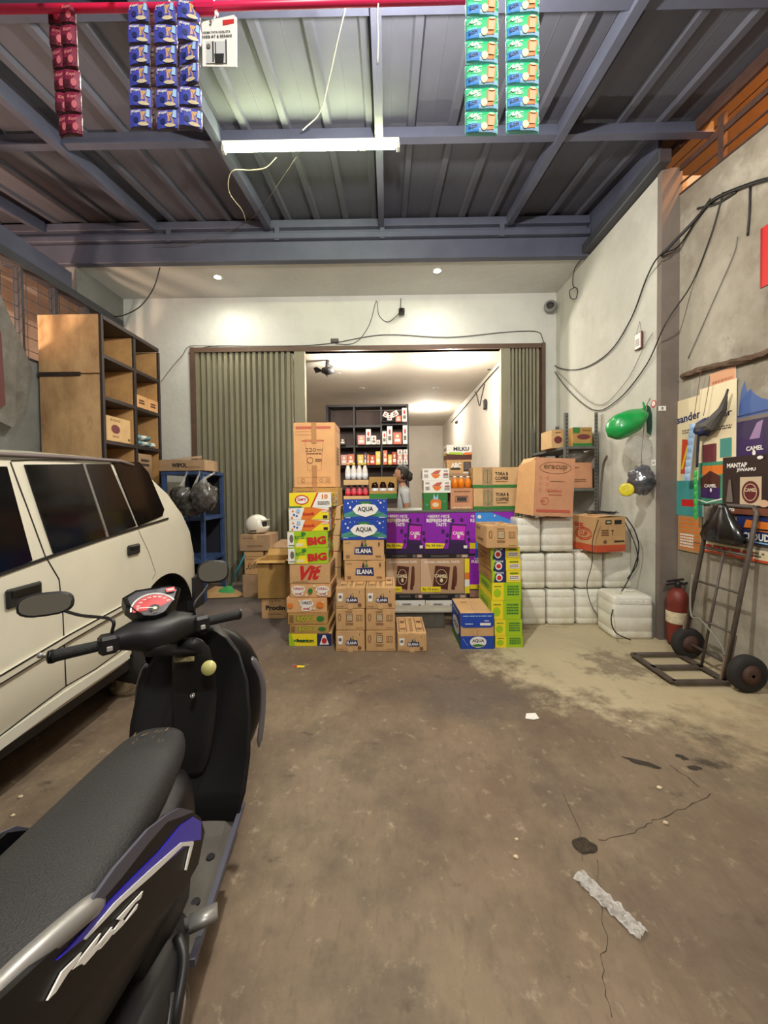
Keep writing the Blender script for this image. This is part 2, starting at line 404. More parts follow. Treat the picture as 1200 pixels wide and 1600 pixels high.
def flatblot(px, py, rx, ry, seed, rot=0, m=m_hole, name='oil_stain'):
    c = PZ(px, py); n = 20; P = []; cr, sr = math.cos(rot), math.sin(rot)
    for k in range(n):
        a = 2*PI*k/n; r = 1+.6*noise.noise(Vector((math.cos(a)*2, math.sin(a)*2, seed*3.3)))
        x, y = rx*r*math.cos(a), ry*r*math.sin(a); P.append((c.x+x*cr-y*sr, c.y+x*sr+y*cr, .0012))
    g = M(); g.poly(P); return obj(name, g, m, floor)
# hole = dark shallow crater with a raised broken rim
c0 = PZ(912, 1322); g = M(); n = 24; rings_ = []
for (rr, zz) in ((1.3, .0006), (1.0, .004), (.8, .0025), (.5, .0016), (.05, .0012)):
    rings_.append([(c0.x+.036*rr*(1+.3*noise.noise(Vector((math.cos(2*PI*k/n)*1.5, math.sin(2*PI*k/n)*1.5, 4))))*math.cos(2*PI*k/n),
                    c0.y+.032*rr*(1+.3*noise.noise(Vector((math.cos(2*PI*k/n)*1.5, math.sin(2*PI*k/n)*1.5, 4))))*math.sin(2*PI*k/n), zz) for k in range(n)])
g.loft(rings_, cap=False); g.poly(rings_[-1]); obj('pothole', g, mat('pothole_dirt', (58, 48, 36), .95, var=.6, vs_=60, bump=.6, bs=150), floor)
flatblot(1003, 1192, .085, .02, 3, -.5); flatblot(1066, 1183, .03, .02, 5, -.3); flatblot(1085, 1200, .035, .018, 7, -.2)
def crack(pts, wd, name='crack'):
    P = [PZ(*p) for p in pts]; rn = random.Random(len(pts)); Q = []
    for i in range(len(P)-1):
        for k in range(5):
            t = k/5; q = P[i].lerp(P[i+1], t); q.x += rn.uniform(-.008, .008); q.y += rn.uniform(-.008, .008); Q.append(q)
    Q.append(P[-1]); g = M(); V = []
    for i, q in enumerate(Q):
        d = (Q[min(i+1, len(Q)-1)]-Q[max(i-1, 0)]).normalized(); nn = Vector((-d.y, d.x, 0))*wd*rn.uniform(.3, 1); V += [Vector((q.x, q.y, .001))+nn, Vector((q.x, q.y, .001))-nn]
    g.add(V, [(2*i, 2*i+1, 2*i+3, 2*i+2) for i in range(len(Q)-1)])
    obj(name, g, m_hole, floor)
crack([(935, 1314), (985, 1305), (1010, 1288), (1040, 1275), (1075, 1262), (1110, 1240)], .002)
crack([(933, 1345), (938, 1400), (946, 1460), (942, 1520), (956, 1590)], .0014)
crack([(1048, 1196), (1070, 1212), (1092, 1230)], .003)
crack([(912, 1345), (905, 1300), (880, 1240)], .0015)

g = M(); g.box(LX-.15, -2.99, WY, WY+.2, 0, 4.6); g.box(2.42, RX, WY, WY+.2, 0, 4.6); g.box(-2.99, 2.42, WY, WY+.2, 3.70, 4.6)
struct('wall_front', g, m_front)
g = M(); g.box(RX, RX+.5, 3.78, WY+.2, 0, 4.47); struct('wall_right', g, m_wall)
# end face of the thick wall = the pillar, its shade put into a darker plaster colour
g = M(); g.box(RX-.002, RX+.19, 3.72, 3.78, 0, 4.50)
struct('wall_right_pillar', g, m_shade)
g = M(); g.loft([[(x, y, z) for y, z in ((-.9, 0), (3.78, 0), (3.78, RZ(3.78)-.56), (-.9, RZ(-.9)-.56))] for x in (NX, NX+.05)]); struct('wall_right_near', g, m_dirty)
g = M(); g.box(LX-.15, LX, -1.2, WY+.2, 0, 3.0); g.box(LX-.15, LX, 5.1, WY+.2, 4.12, 4.62); g.box(LX-.15, LX, 5.96, WY+.2, 3.0, 4.12)
struct('wall_left', g, stained('grey_render', (128, 130, 128), [((104, 104, 102), 1, .42, .6, .7, (1, 1, 1)), ((150, 150, 146), 3, .6, .7, .4, (1, 1, 1))], .9, .2, 14)[0])
# canopy slab in front of the shop wall
g = M(); g.box(LX, RX, 5.12, WY, 4.48, 4.62); struct('ceiling_soffit', g, m_front)
# inner room
g = M(); g.box(1.93, 2.08, WY+.2, 13.3, 0, 3.64); struct('wall_inner_right', g, m_room)
g = M(); g.box(-4.07, 2.08, 13.3, 13.45, 0, 3.8); struct('wall_inner_back', g, m_room)
g = M(); g.box(-3.3, -3.15, WY+.2, 13.3, 0, 3.64); struct('wall_inner_left', g, m_room)
g = M(); g.box(-3.3, 2.08, WY+.02, 13.3, 3.64, 3.70); struct('ceiling_inner', g, m_room)
# neighbours' walls beyond the openings
g = M(); g.box(-5.5, -5.3, -1.5, 7, 0, 5.2); struct('wall_neighbour_left', g, mat('salmon_render', (214, 178, 156), .9, var=.12, vs_=2, bump=.3, bs=12))
g = M(); g.box(4.0, 4.2, -1.5, 7, 0, 7.0); struct('wall_neighbour_right', g, mat('ochre_render', (206, 150, 96), .9, var=.1, vs_=2, bump=.3, bs=12))

# ---------------- roof
ROOF0, ROOF1 = -1.0, 5.09
def sl(x0, x1, y0, y1, dz0, dz1, m):
    m.add([(x, y, RZ(y)+dz) for x in (x0, x1) for y in (y0, y1) for dz in (dz0, dz1)],
          [(0, 1, 3, 2), (4, 6, 7, 5), (0, 4, 5, 1), (2, 3, 7, 6), (0, 2, 6, 4), (1, 5, 7, 3)])
g = M(); sl(-5.1, 2.95, ROOF0, 5.3, .0, .012, g); roof = struct('ceiling_roof', g, m_roof)
i = 0; xx = -5.0
proto = None
while xx < 2.95:
    g = M()
    ys = [ROOF0, 5.28]
    prof = [(-.045, 0), (-.028, -.034), (.028, -.034), (.045, 0)]
    g.loft([[(xx+a, y, RZ(y)+b) for a, b in prof] for y in ys]); obj('roof_rib', g, m_roof, roof)
    # two fine stiffening lines between ribs
    g = M()
    for q in (.19,):
        g.loft([[(xx+q+a, y, RZ(y)+b) for a, b in ((-.006, 0), (0, -.0015), (.006, 0))] for y in ys])
    obj('stiffening_crease', g, m_roof, roof)
    xx += .375
for y, hh, ww in ((3.56, .10, .06), (2.47, .09, .06), (1.3, .09, .06), (.2, .09, .06), (-.8, .09, .06)):
    g = M(); zt = RZ(y)-.036
    g.box(-5.0, 2.95, y-ww/2, y+ww/2, zt-hh, zt); g.box(-5.0, 2.95, y-ww/2-.012, y+ww/2, zt-hh-.004, zt-hh+.008)
    obj('purlin', g, m_steel, roof)
for x in (-4.4, -2.96, -1.49, -.04, 1.59):
    g = M(); ys = [ROOF0, 4.98]
    g.loft([[(x+a, y, RZ(y)-.036+b) for a, b in ((-.035, -.13), (.035, -.13), (.035, 0), (-.035, 0))] for y in ys])
    obj('rafter', g, m_steel, roof)
# back beam group
for nm, y0, y1, z0, z1 in (('lower_back_beam', 5.02, 5.12, 4.46, 4.70), ('beam_lip', 4.97, 5.12, 4.71, 4.78), ('upper_back_beam', 5.06, 5.14, 4.79, 4.90), ('roof_purlin', 4.99, 5.07, 4.86, 4.955)):
    g = M(); g.box(-5.0, RX-.01, y0, y1, z0, z1, .006); obj(nm, g, m_steel, roof)
g = M(); g.box(-5.0, 2.6, 5.15, 5.2, 4.63, 5.02); obj('back_flashing', g, m_dark, roof)
for x in (-2.78, -1.38, -.03, 1.5):
    g = M(); g.box(x-.03, x+.03, 4.985, 5.0, 4.70, 4.87); obj('hanger_plate', g, m_steel, roof)
# right edge channel and gable plate
g = M(); g.box(RX-.10, RX+.02, 3.62, 5.05, 4.48, 4.60, .01); obj('edge_channel', g, m_dark, roof)
g = M(); g.loft([[(RX+.0, y, z) for y, z in ((3.78, 4.58), (5.2, 4.58), (5.2, RZ(5.2)), (3.78, RZ(3.78)))], [(RX+.04, y, z) for y, z in ((3.78, 4.58), (5.2, 4.58), (5.2, RZ(5.2)), (3.78, RZ(3.78)))]]); obj('gable_plate', g, m_steel, roof)
# right openings above the near wall: sloping rails and posts
def srail(d0, d1, x0, x1, nm):
    g = M(); g.loft([[(x, y, RZ(y)-d) for x, d in ((x0, d0), (x1, d0), (x1, d1), (x0, d1))] for y in (-.9, 3.72)]); obj(nm, g, m_rust, roof)
srail(.012, .12, NX-.01, NX+.02, 'eave_beam'); srail(.29, .34, NX-.01, NX+.01, 'opening_rail'); srail(.45, .465, NX, NX+.012, 'opening_rail'); srail(.55, .565, NX-.01, NX+.05, 'opening_rail')
for y in (3.27, 2.5, 1.7, .8, -.1):
    g = M(); g.box(NX-.012, NX+.02, y-.03, y+.03, RZ(y)-.56, RZ(y)-.18); obj('opening_post', g, m_rust, roof)

# ---------------- left mesh window
g = M(); g.box(LX-.12, LX-.02, -1.2, 5.95, 2.98, 3.04); g.box(LX-.12, LX+.03, -1.2, 5.95, 4.02, 4.12); w1 = struct('window_1', g, m_dark)
for y in (-.6, .6, 1.8, 2.6, 3.3, 3.62, 3.95, 4.35, 4.8, 5.3, 5.8):
    g = M(); wd = .05 if y not in (3.62, 4.35) else .03; g.box(LX-.1, LX-.02, y-wd/2, y+wd/2, 3.03, 4.04); obj('window_post', g, m_dark, w1)
g = M()
y = -1.1
while y < 5.9: g.box(LX-.075, LX-.069, y-.003, y+.003, 3.04, 4.02); y += .15
z = 3.14
while z < 4.0: g.box(LX-.069, LX-.063, -1.1, 5.9, z-.003, z+.003); z += .15
o = obj('wire_mesh', g, m_dark, w1); o['kind'] = 'stuff'
g = M(); g.box(LX-.06, LX+.0, -1.2, 5.02, 4.13, 4.34); obj('upper_panel', g, m_steel, w1)

# ---------------- folding shutters
def pleats(xa, xb, n, nm, side):
    t = thing('door_1' if side == 'left' else 'door_2', f'khaki pleated steel folding shutter drawn to the {side} end of the shop opening', 'shutter', ((xa+xb)/2, 6.05, 0))
    t['kind'] = 'structure'; wdt = (xb-xa)/n
    ox = (xa+xb)/2
    for i in range(n):
        x = xa-ox+i*wdt; g = M(); dp = .045
        pr = [(x+wdt*.04, .03), (x+wdt*.10, -dp), (x+wdt*.62, -dp), (x+wdt*.72, .02), (x+wdt*.96, .03)]
        pr2 = [(a, b+.004) for a, b in reversed(pr)]
        g.loft([[(a, b, z) for a, b in pr+pr2] for z in (.03, 3.66)]); obj('slat', g, m_shut, t)
        # pressed line down the slat face
        g = M(); g.box(x+wdt*.34, x+wdt*.38, -dp-.004, -dp-.0005, .04, 3.65); obj('pressed_seam', g, m_shut, t)
    return t
xl0, xl1 = PY(303, 700, 6).x, PY(482, 700, 6).x
d1 = pleats(xl0+.04, PY(458, 700, 6).x, 17, 'slat', 'left')
g = M(); g.box(0, .16, -.06, .05, .02, 3.66); g.xf(Matrix.Translation((PY(462, 700, 6).x-d1.location.x, 0, 0))); obj('end_post', g, m_shut, d1)
xr0, xr1 = PY(783, 650, 6).x, PY(847, 650, 6).x
d2 = pleats(PY(800, 650, 6).x, xr1-.03, 8, 'slat', 'right')
g = M(); g.box(0, .14, -.06, .05, .02, 3.66); g.xf(Matrix.Translation((xr0-d2.location.x, 0, 0))); obj('end_post', g, m_shut, d2)
g = M(); g.box(-2.99, 2.42, 5.98, 6.12, 3.64, 3.71); g.box(-3.03, -2.97, 5.96, 6.1, 0, 3.71); g.box(2.40, 2.45, 5.96, 6.1, 0, 3.71)
struct('trim_1', g, mat('rust_red_frame', (92, 72, 60), .6, var=.2, vs_=6))

# ---------------- downlights
def downlight(label, p, power, col=(1.0, .93, .80), r=.045, cat='ceiling light', grp=None, on=True):
    t = thing('recessed_downlight', label, cat, p, 0, grp)
    g = M(); g.lathe([(r*1.5, 0), (r*1.55, -.004), (r*1.3, -.008), (r*1.0, -.004), (r*.95, 0)], n=20); obj('trim_ring', g, mat('white_metal', (225, 225, 220), .4), t, smooth=True)
    g = M(); g.lathe([(r*.9, -.001), (r*.9, -.006), (.001, -.007)], n=20)
    obj('lens', g, mat('lit_lens' if on else 'unlit_lens', (255, 244, 222) if on else (150, 140, 125), .4, emit=60 if on else 0), t)
    if on and power > 200: light('downlight_light', 'POINT', (p[0], p[1], p[2]-.22), power*.18, col, .05)
    elif on: light('downlight_light', 'SPOT', (p[0], p[1], p[2]-.03), power, col, .04, (0, 0, 0), math.radians(174)).data.spot_blend = 1
def atz(px, py, Z): return PZ(px, py, Z)
p = atz(340, 433, 4.478); downlight('lit downlight in the soffit above the left folding shutter', p, 34)
p = atz(683, 423, 4.478); downlight('lit downlight in the soffit above the open doorway', p, 34)
p = atz(545, 551, 3.638); p.y = max(p.y, 6.35); downlight('lit downlight inside the shop near the hanging fan', p, 260, WARM)
p = atz(708, 549, 3.638); p.y = max(p.y, 6.35); downlight('lit downlight inside the shop just behind the header, toward the right wall', p, 260, WARM)
p = atz(667, 637, 3.638); downlight('lit downlight deep inside the shop near its back wall', p, 260, WARM)
for (a, b, l) in ((565, 607, 'unlit downlight in the shop ceiling above the black shelving'), (681, 606, 'unlit downlight in the middle of the shop ceiling'), (657, 659, 'unlit downlight at the far end of the shop ceiling')):
    downlight(l, atz(a, b, 3.638), 0, on=False)

# ---------------- tube light under the purlin
Yt = 3.53; pa, pb = PY(350, 240, Yt), PY(622, 232, Yt); L = (pb-pa).length; c = (pa+pb)/2
t = thing('fluorescent_batten', 'lit fluorescent tube on a white batten under the roof purlin', 'light', (c.x, Yt, 4.585), 0)
zt = PY(486, 234, Yt).z-4.585
g = M(); g.box(-L/2-.01, L/2+.01, -.03, .03, zt+.024, zt+.075, .006); obj('batten', g, mat('white_enamel', (225, 225, 215), .35), t)
g = M(); g.tube([(-L/2+.03, -.012, zt), (L/2-.03, -.012, zt)], .016, 12); obj('tube', g, mat('lit_tube', (244, 255, 196), .3, emit=60), t)
for sx in (-1, 1):
    g = M(); g.box(sx*L/2-.015, sx*L/2+.015, -.035, .02, zt-.02, zt+.03, .004); obj('lamp_holder', g, mat('holder_grey', (150, 150, 145), .5), t)
g = M(); g.tube([(-.35, 0, zt+.07), (-.36, .0, zt+.10), (-.33, 0, .0)], .002, 5); g.tube([(.42, 0, zt+.07), (.40, 0, zt+.10), (.43, 0, .0)], .002, 5); obj('hanging_wire', g, K, t)
# bare bulb near the camera
t = thing('light_bulb', 'bright bare bulb hanging at the very top of the view', 'light', (.07, 1.92, 4.0))
g = M(); g.ball((0, 0, -.03), (.034, .034, .045)); o = obj('bulb', g, mat('lit_bulb', (255, 240, 205), .3, emit=40), t, smooth=True); 
g = M(); g.lathe([(.018, 0), (.02, .05), (.012, .07)], c=(0, 0, .015)); obj('socket', g, K, t, smooth=True)
g = M(); g.tube([(0, 0, .08), (.0, .0, RZ(1.92)-4.0)], .004, 6); obj('cord', g, K, t)
for l in bpy.data.objects:
    if l.name.startswith('bulb_light'): l.location = (.07, 1.92, 3.87)
# ================================================================== SHOP GOODS: prints
def logo_elana(F, a, b, wf, hf):
    F.poly([(a-wf/2, b-hf*.42), (a+wf/2, b-hf*.5), (a+wf*.46, b+hf*.30), (a-wf*.46, b+hf*.22)], NAVY)
    F.text('ELANA', a, b-hf*.1, wf*.84, hf*.42, W, .03)
    F.poly([(a-wf*.16, b+hf*.3), (a, b+hf*.3), (a-wf*.06, b+hf*.85)], NAVY); F.poly([(a+wf*.02, b+hf*.3), (a+wf*.2, b+hf*.36), (a+wf*.13, b+hf*.7)], GRN)
    F.ell(a+wf*.1, b+hf*.85, wf*.05, hf*.07, GRN)
def e_big(F):
    logo_elana(F, .5, .52, .46, .52); F.scrib(.12, .86, .14, .04, BR, 1, 1); F.scrib(.12, .2, .09, .16, BR, 3, 2); F.scrib(.86, .2, .14, .1, BR, 3, 3); F.ell(.88, .8, .025, .1, BR)
def e_cup(F):
    F.poly([(.08, .35), (.22, .35), (.25, .75), (.06, .75)], W); F.rect(.1, .5, .2, .64, GY); logo_elana(F, .55, .45, .42, .32)
    F.rect(.76, .12, .88, .26, BR); F.scrib(.16, .12, .2, .05, BR, 1, 4); F.text('↑', .82, .82, .06, .12, BR); F.rect(.42, .0, .58, .22, TAPEP)
def e_qr(F):
    F.scrib(.46, .86, .24, .08, BR, 1, 5); F.rect(.36, .42, .58, .78, BR); F.scrib(.47, .6, .18, .3, CREAM, 6, 6); F.scrib(.47, .3, .26, .12, BR, 2, 7)
    F.oval(.13, .62, .045, .16, .03, BR); F.line([(.72, .46), (.9, .46), (.9, .72), (.72, .72), (.72, .46)], .03, BR); F.text('11', .81, .59, .1, .16, BR); F.scrib(.82, .12, .24, .04, BR, 1, 8)
def e_top(F):
    F.rect(.40, 0, .6, 1, TAPEP); F.scrib(.5, .5, .12, .8, BR, 8, 3)
    for a in (.2, .8): F.line([(a-.13, .1), (a+.13, .1), (a+.13, .9), (a-.13, .9), (a-.13, .1)], .015, BR); F.rect(a-.08, .6, a+.08, .72, BR); F.scrib(a, .25, .18, .12, BR, 2, 4)
def aqua(F):
    F.rect(0, 0, 1, 1, BLUE); F.poly([(0, .28), (.3, .5), (.5, .3), (.8, .42), (1, .2), (1, .08), (.6, .18), (0, .12)], TEAL)
    F.poly([(.1, .2), (.4, .42), (.7, .22), (.95, .36), (.9, .3), (.7, .14), (.35, .3)], GRN)
    for x, y, r in ((.1, .8, .02), (.2, .88, .012), (.15, .6, .025), (.85, .82, .025), (.92, .6, .012), (.8, .92, .01), (.3, .9, .01), (.93, .9, .012)): F.ell(x, y, r, r*2.2, W)
    F.poly([(.2, .5), (.3, .72), (.42, .76), (.5, .9), (.58, .76), (.72, .72), (.8, .5), (.72, .28), (.5, .12), (.28, .28)], W)
    F.ell(.5, .84, .15, .06, GRN); F.text('AQUA', .5, .5, .36, .28, K, .03); F.scrib(.1, .1, .1, .06, W, 1, 2); F.scrib(.88, .1, .14, .06, W, 1, 3)
def aqua_front(F):
    F.rect(0, .66, 1, 1, BLUE); F.rect(0, 0, 1, .36, BLUE); F.poly([(0, .66), (.08, .6), (.92, .6), (1, .66)], BLUE)
    F.scrib(.5, .92, .86, .05, LB, 1, 2); F.scrib(.25, .7, .24, .04, W, 1, 3); F.rect(.58, .66, .9, .73, W); F.scrib(.78, .79, .14, .04, W, 1, 5)
    F.rect(.495, .36, .505, .56, BR); F.ell(.52, .2, .25, .155, W, 24); F.text('AQUA', .52, .23, .36, .1, K, .03); F.poly([(.32, .12), (.52, .15), (.72, .11), (.6, .07), (.42, .07)], GRN)
    F.line([(.8, .1), (.95, .3)], .01, GRN); F.line([(.2, .1), (.06, .3)], .01, LB)
def aqua_side(F):
    F.rect(0, 0, 1, 1, BLUE); F.poly([(0, .1), (.5, .34), (1, .1), (1, 0), (0, 0)], GRN); F.ell(.5, .45, .36, .24, W, 24); F.text('AQUA', .5, .46, .5, .16, K, .03); F.scrib(.5, .88, .6, .05, W, 1, 4)
def big(F):
    F.rect(0, 0, 1, 1, LIME); F.rect(0, .02, .16, .95, W); F.ell(.1, .55, .05, .25, GY); F.poly([(.2, 0), (.5, .0), (.45, .5), (.3, .62)], YEL)
    F.text('RICO', .3, .62, .22, .22, GRN, .03, .08); F.text('BIG', .73, .42, .48, .5, RED, .06, .08); F.scrib(.3, .18, .2, .2, W, 2, 3); F.ell(.4, .85, .06, .1, GRN)
    F.scrib(.1, .15, .14, .1, GY, 1, 5)
def vit(F):
    F.text('Vit', .48, .55, .56, .72, RED, .05, .03, .25); F.scrib(.28, .1, .4, .05, BR, 1, 5); F.line([(.62, .78), (.8, .9)], .05, RED)
def wafer(k):
    def f(F):
        for cx in ((.2, .8) if k else (.5,)):
            F.ell(cx, .62, .17, .26, W); F.text('OREO', cx, .66, .26, .2, RED if k else BRN, .03); F.ell(cx, .3, .13, .18, W); F.text('waf', cx, .3, .18, .2, RD2, .04)
        for x, y in ((.07, .4), (.9, .7), (.33, .8), (.68, .3), (.4, .2), (.6, .86)): F.ell(x, y, .03, .09, CREAM)
        F.ell(.1, .5, .07, .16, ORG) if not k else F.ell(.5, .5, .06, .2, GRN); F.ell(.84, .55, .09, .2, ORG) if not k else None
    return f
def ricoco(F):
    F.text('RICOCO', .45, .55, .46, .46, GRN, .04, .04); F.ell(.82, .5, .1, .25, GRN); F.scrib(.09, .5, .1, .7, BR, 5, 4); F.text('RICOCO', .46, .53, .44, .40, YEL, 0, .04)
def banana(F):
    F.rect(0, 0, .66, 1, YEL); F.rect(.66, 0, 1, 1, NAVY); F.poly([(.0, 0), (.15, 0), (.06, 1), (0, 1)], LIME); F.scrib(.35, .42, .46, .3, GRN, 1, 3); F.text('Premium', .38, .42, .4, .3, K, .02)
    F.poly([(.72, .1), (.94, .1), (.86, .9), (.80, .9)], W); F.ell(.83, .42, .06, .24, RED); F.scrib(.83, .15, .16, .14, W, 1, 4)
def cheese(F):
    F.rect(0, 0, 1, 1, YEL); F.poly([(.5, 0), (1, 0), (1, 1), (.66, 1)], W); F.poly([(.5, 0), (.54, 0), (.7, 1), (.66, 1)], RED)
    F.ell(.3, .52, .17, .34, RED); F.ell(.3, .52, .14, .26, W); F.text('Gery', .3, .54, .22, .3, RED, .04, .1); F.text('10', .85, .74, .14, .3, ORG, .05); F.scrib(.82, .3, .28, .28, GY, 2, 4); F.rect(0, 0, .3, .08, GRN)
def snack(F):
    F.rect(0, 0, 1, 1, W); F.poly([(.3, 0), (1, 0), (1, .8), (.6, 1), (.4, 1)], ORG); F.poly([(.55, 0), (1, 0), (1, .6), (.8, .7)], YEL)
    for x, y in ((.1, .7), (.2, .3), (.13, .4), (.26, .75), (.08, .15)): F.ell(x, y, .025, .09, BLUE if x > .12 else ORG)
    F.text('Snack', .5, .5, .3, .26, RED, .03, .06); F.ell(.24, .72, .05, .18, LB); F.rect(.86, .1, .97, .34, K); F.scrib(.9, .7, .14, .2, W, 2, 3)
def coffee(F):
    F.rect(0, 0, 1, 1, K); F.poly([(.1, 0), (.5, 0), (.3, .5)], YEL); F.poly([(.4, .3), (.8, .9), (.5, 1)], ORG); F.ell(.7, .4, .18, .3, BRN); F.scrib(.6, .8, .5, .2, W, 2, 4)
def fruit(F):
    F.rect(0, 0, 1, 1, YEL); F.rect(.0, 0, .5, 1, NAVY); F.poly([(0, 0), (.06, 0), (.14, 1), (0, 1)], LIME); F.ell(.25, .42, .12, .34, W); F.ell(.25, .4, .08, .2, RED); F.text('TROPI', .25, .82, .3, .18, W, .02)
    F.rect(.6, .2, .95, .6, W); F.scrib(.77, .42, .3, .3, BR, 2, 4); F.scrib(.77, .8, .3, .2, GRN, 1, 5)
def limebox(F):
    F.rect(0, 0, 1, 1, LIME); F.rect(0, 0, .45, 1, YEL); F.ell(.18, .4, .13, .25, LIME); F.poly([(.4, 0), (.5, 0), (.55, 1), (.4, 1)], LIME); F.scrib(.72, .55, .4, .6, GRN, 4, 4); F.scrib(.2, .78, .24, .1, GRN, 1, 6)
def cup220(F):
    F.line([(.28, .74), (.72, .74), (.66, .26), (.34, .26), (.28, .74)], .006, RD2); F.rect(.06, .9, .9, .94, RD2); F.rect(.2, .71, .74, .725, RD2)
    F.line([(.06, .81), (.42, .81), (.42, .86), (.06, .86), (.06, .81)], .004, RD2); F.text('220ml', .5, .58, .42, .06, BR, .0); F.scrib(.5, .52, .36, .03, BR, 1, 5)
    F.oval(.4, .42, .07, .045, .008, BR); F.scrib(.6, .42, .16, .05, BR, 2, 8); F.rect(.44, 0, .56, .34, TAPE); F.rect(.44, .68, .56, 1, TAPE)
    for a in (.22, .66, .82): F.oval(a, .11, .04, .025, .006, BR)
    F.line([(.1, .07), (.9, .07), (.9, .16), (.1, .16), (.1, .07)], .004, BR)
def eracup(F):
    F.oval(.5, .83, .4, .10, .009, BR); F.text('eracup', .5, .83, .6, .1, BR, .02); F.rect(.05, .07, .92, .115, RD2); F.scrib(.56, .6, .38, .02, BR, 1, 3); F.text('220ml', .5, .44, .36, .045, RD2, .01)
    F.scrib(.52, .37, .34, .025, RD2, 1, 4); F.oval(.26, .26, .09, .06, .008, RD2); F.scrib(.2, .26, .12, .04, RD2, 1, 6)
    for a, b in ((.12, .66), (.12, .55), (.12, .45), (.3, .66), (.3, .55), (.3, .45)): F.oval(a, b, .03, .02, .004, RD2)
def eracup_side(F): F.scrib(.35, .78, .5, .05, RD2, 2, 3); F.scrib(.35, .66, .4, .03, BR, 1, 4); F.oval(.7, .5, .1, .04, .006, RD2); F.oval(.7, .3, .1, .04, .006, RD2)
def procli(F): F.text('12 Pcs', .55, .86, .42, .12, K, .0); F.text('Proclin', .56, .52, .76, .22, K, .04); F.scrib(.55, .22, .5, .06, BR, 1, 4)
def softlo(F): F.text('Softlo', .48, .5, .66, .34, K, .0, .1, .3); F.scrib(.3, .88, .4, .05, BR, 1, 4)
def wipol(F): F.text('WIPOL', .45, .5, .34, .4, K, .05); F.scrib(.75, .3, .3, .2, BR, 2, 4)
def milku(F): F.rect(0, .4, 1, 1, W); F.rect(0, 0, 1, .4, BRN); F.poly([(.05, .36), (.1, .5), (.6, .48), (.66, .3), (.3, .34)], LIME); F.poly([(.66, .3), (.7, .46), (1, .5), (1, .34)], ORG); F.text('MILKU', .58, .72, .62, .26, K, .03)
def abcbox(F): F.text('ABC', .38, .66, .42, .3, W, .05); F.rect(.16, .38, .55, .5, K); F.rect(.68, .3, .98, .86, DKG); F.scrib(.83, .6, .22, .4, GY, 4, 3); F.rect(0, 0, 1, .2, CARD3); F.line([(.66, .2), (1, .2)], .06, W)
def orange_bowl(F): F.rect(0, 0, 1, 1, W); F.poly([(.32, .5), (.68, .5), (.6, .24), (.5, .14), (.4, .24)], ORG); F.poly([(.3, .52), (.5, .82), (.7, .86), (.6, .52)], RD2); F.text('WO', .14, .76, .16, .18, K, .03); F.text('WO', .87, .76, .16, .18, K, .03); F.scrib(.14, .36, .16, .3, GY, 3, 3); F.scrib(.87, .36, .2, .36, GY, 3, 5); F.rect(.8, .5, .96, .58, RED)
def green_juice(F): F.rect(0, 0, 1, 1, GRN); F.poly([(.3, .05), (.72, .05), (.74, .5), (.66, .62), (.36, .62), (.28, .5)], ORG); F.ell(.5, .3, .14, .14, CREAM); F.poly([(.4, .62), (.42, .95), (.52, .7), (.6, .95), (.62, .62)], LB); F.ell(.14, .3, .07, .08, TEAL); F.ell(.88, .5, .06, .07, TEAL)
def torabika(F): F.rect(.2, .12, .42, .98, CARD3); F.oval(.31, .55, .09, .32, .02, GRN); F.line([(.31, .2), (.31, .9)], .03, GRN); F.text("TORA B", .62, .68, .28, .16, K, .02); F.text('COFFEE', .62, .46, .28, .16, K, .02); F.scrib(.62, .3, .26, .06, BR, 1, 3)
def green_base(F): F.rect(0, 0, 1, .14, GRN); torabika(F)
def tape_box(F): F.line([(.22, .36), (.78, .36), (.78, .62), (.22, .62), (.22, .36)], .03, K); F.rect(.28, .4, .72, .58, DKG); F.scrib(.5, .84, .7, .08, BR, 1, 2); F.scrib(.5, .1, .8, .08, CREAM, 1, 2)
BAND = flat('band_orange', 196, 84, 50)
def indo_front(F): F.rect(0, 0, 1, .2, BAND); F.rect(.32, .8, .52, .92, K); F.rect(.62, .8, .86, .92, K); F.scrib(.42, .86, .14, .08, CREAM, 1, 3); F.scrib(.3, .56, .24, .2, BR, 3, 4); F.text('T', .55, .56, .08, .14, K, .02); F.scrib(.78, .3, .34, .08, K, 1, 5); F.ell(.3, .3, .06, .05, BR); F.scrib(.6, .08, .6, .06, RD2, 1, 6)
def indo_side(F): F.rect(0, 0, 1, .2, BAND); F.oval(.5, .5, .34, .18, .03, RED); F.oval(.5, .5, .28, .13, .02, RED); F.text('CUP', .5, .5, .34, .14, RED, .02); F.scrib(.3, .76, .4, .12, RED, 2, 3)
def plain(F): F.scrib(.3, .8, .4, .08, BR, 1, 3); F.scrib(.5, .3, .5, .14, BR, 2, 4)
def tri(F): F.line([(.14, .3), (.26, .7), (.38, .3), (.14, .3)], .06, K); F.scrib(.7, .55, .36, .3, GY, 2, 4)

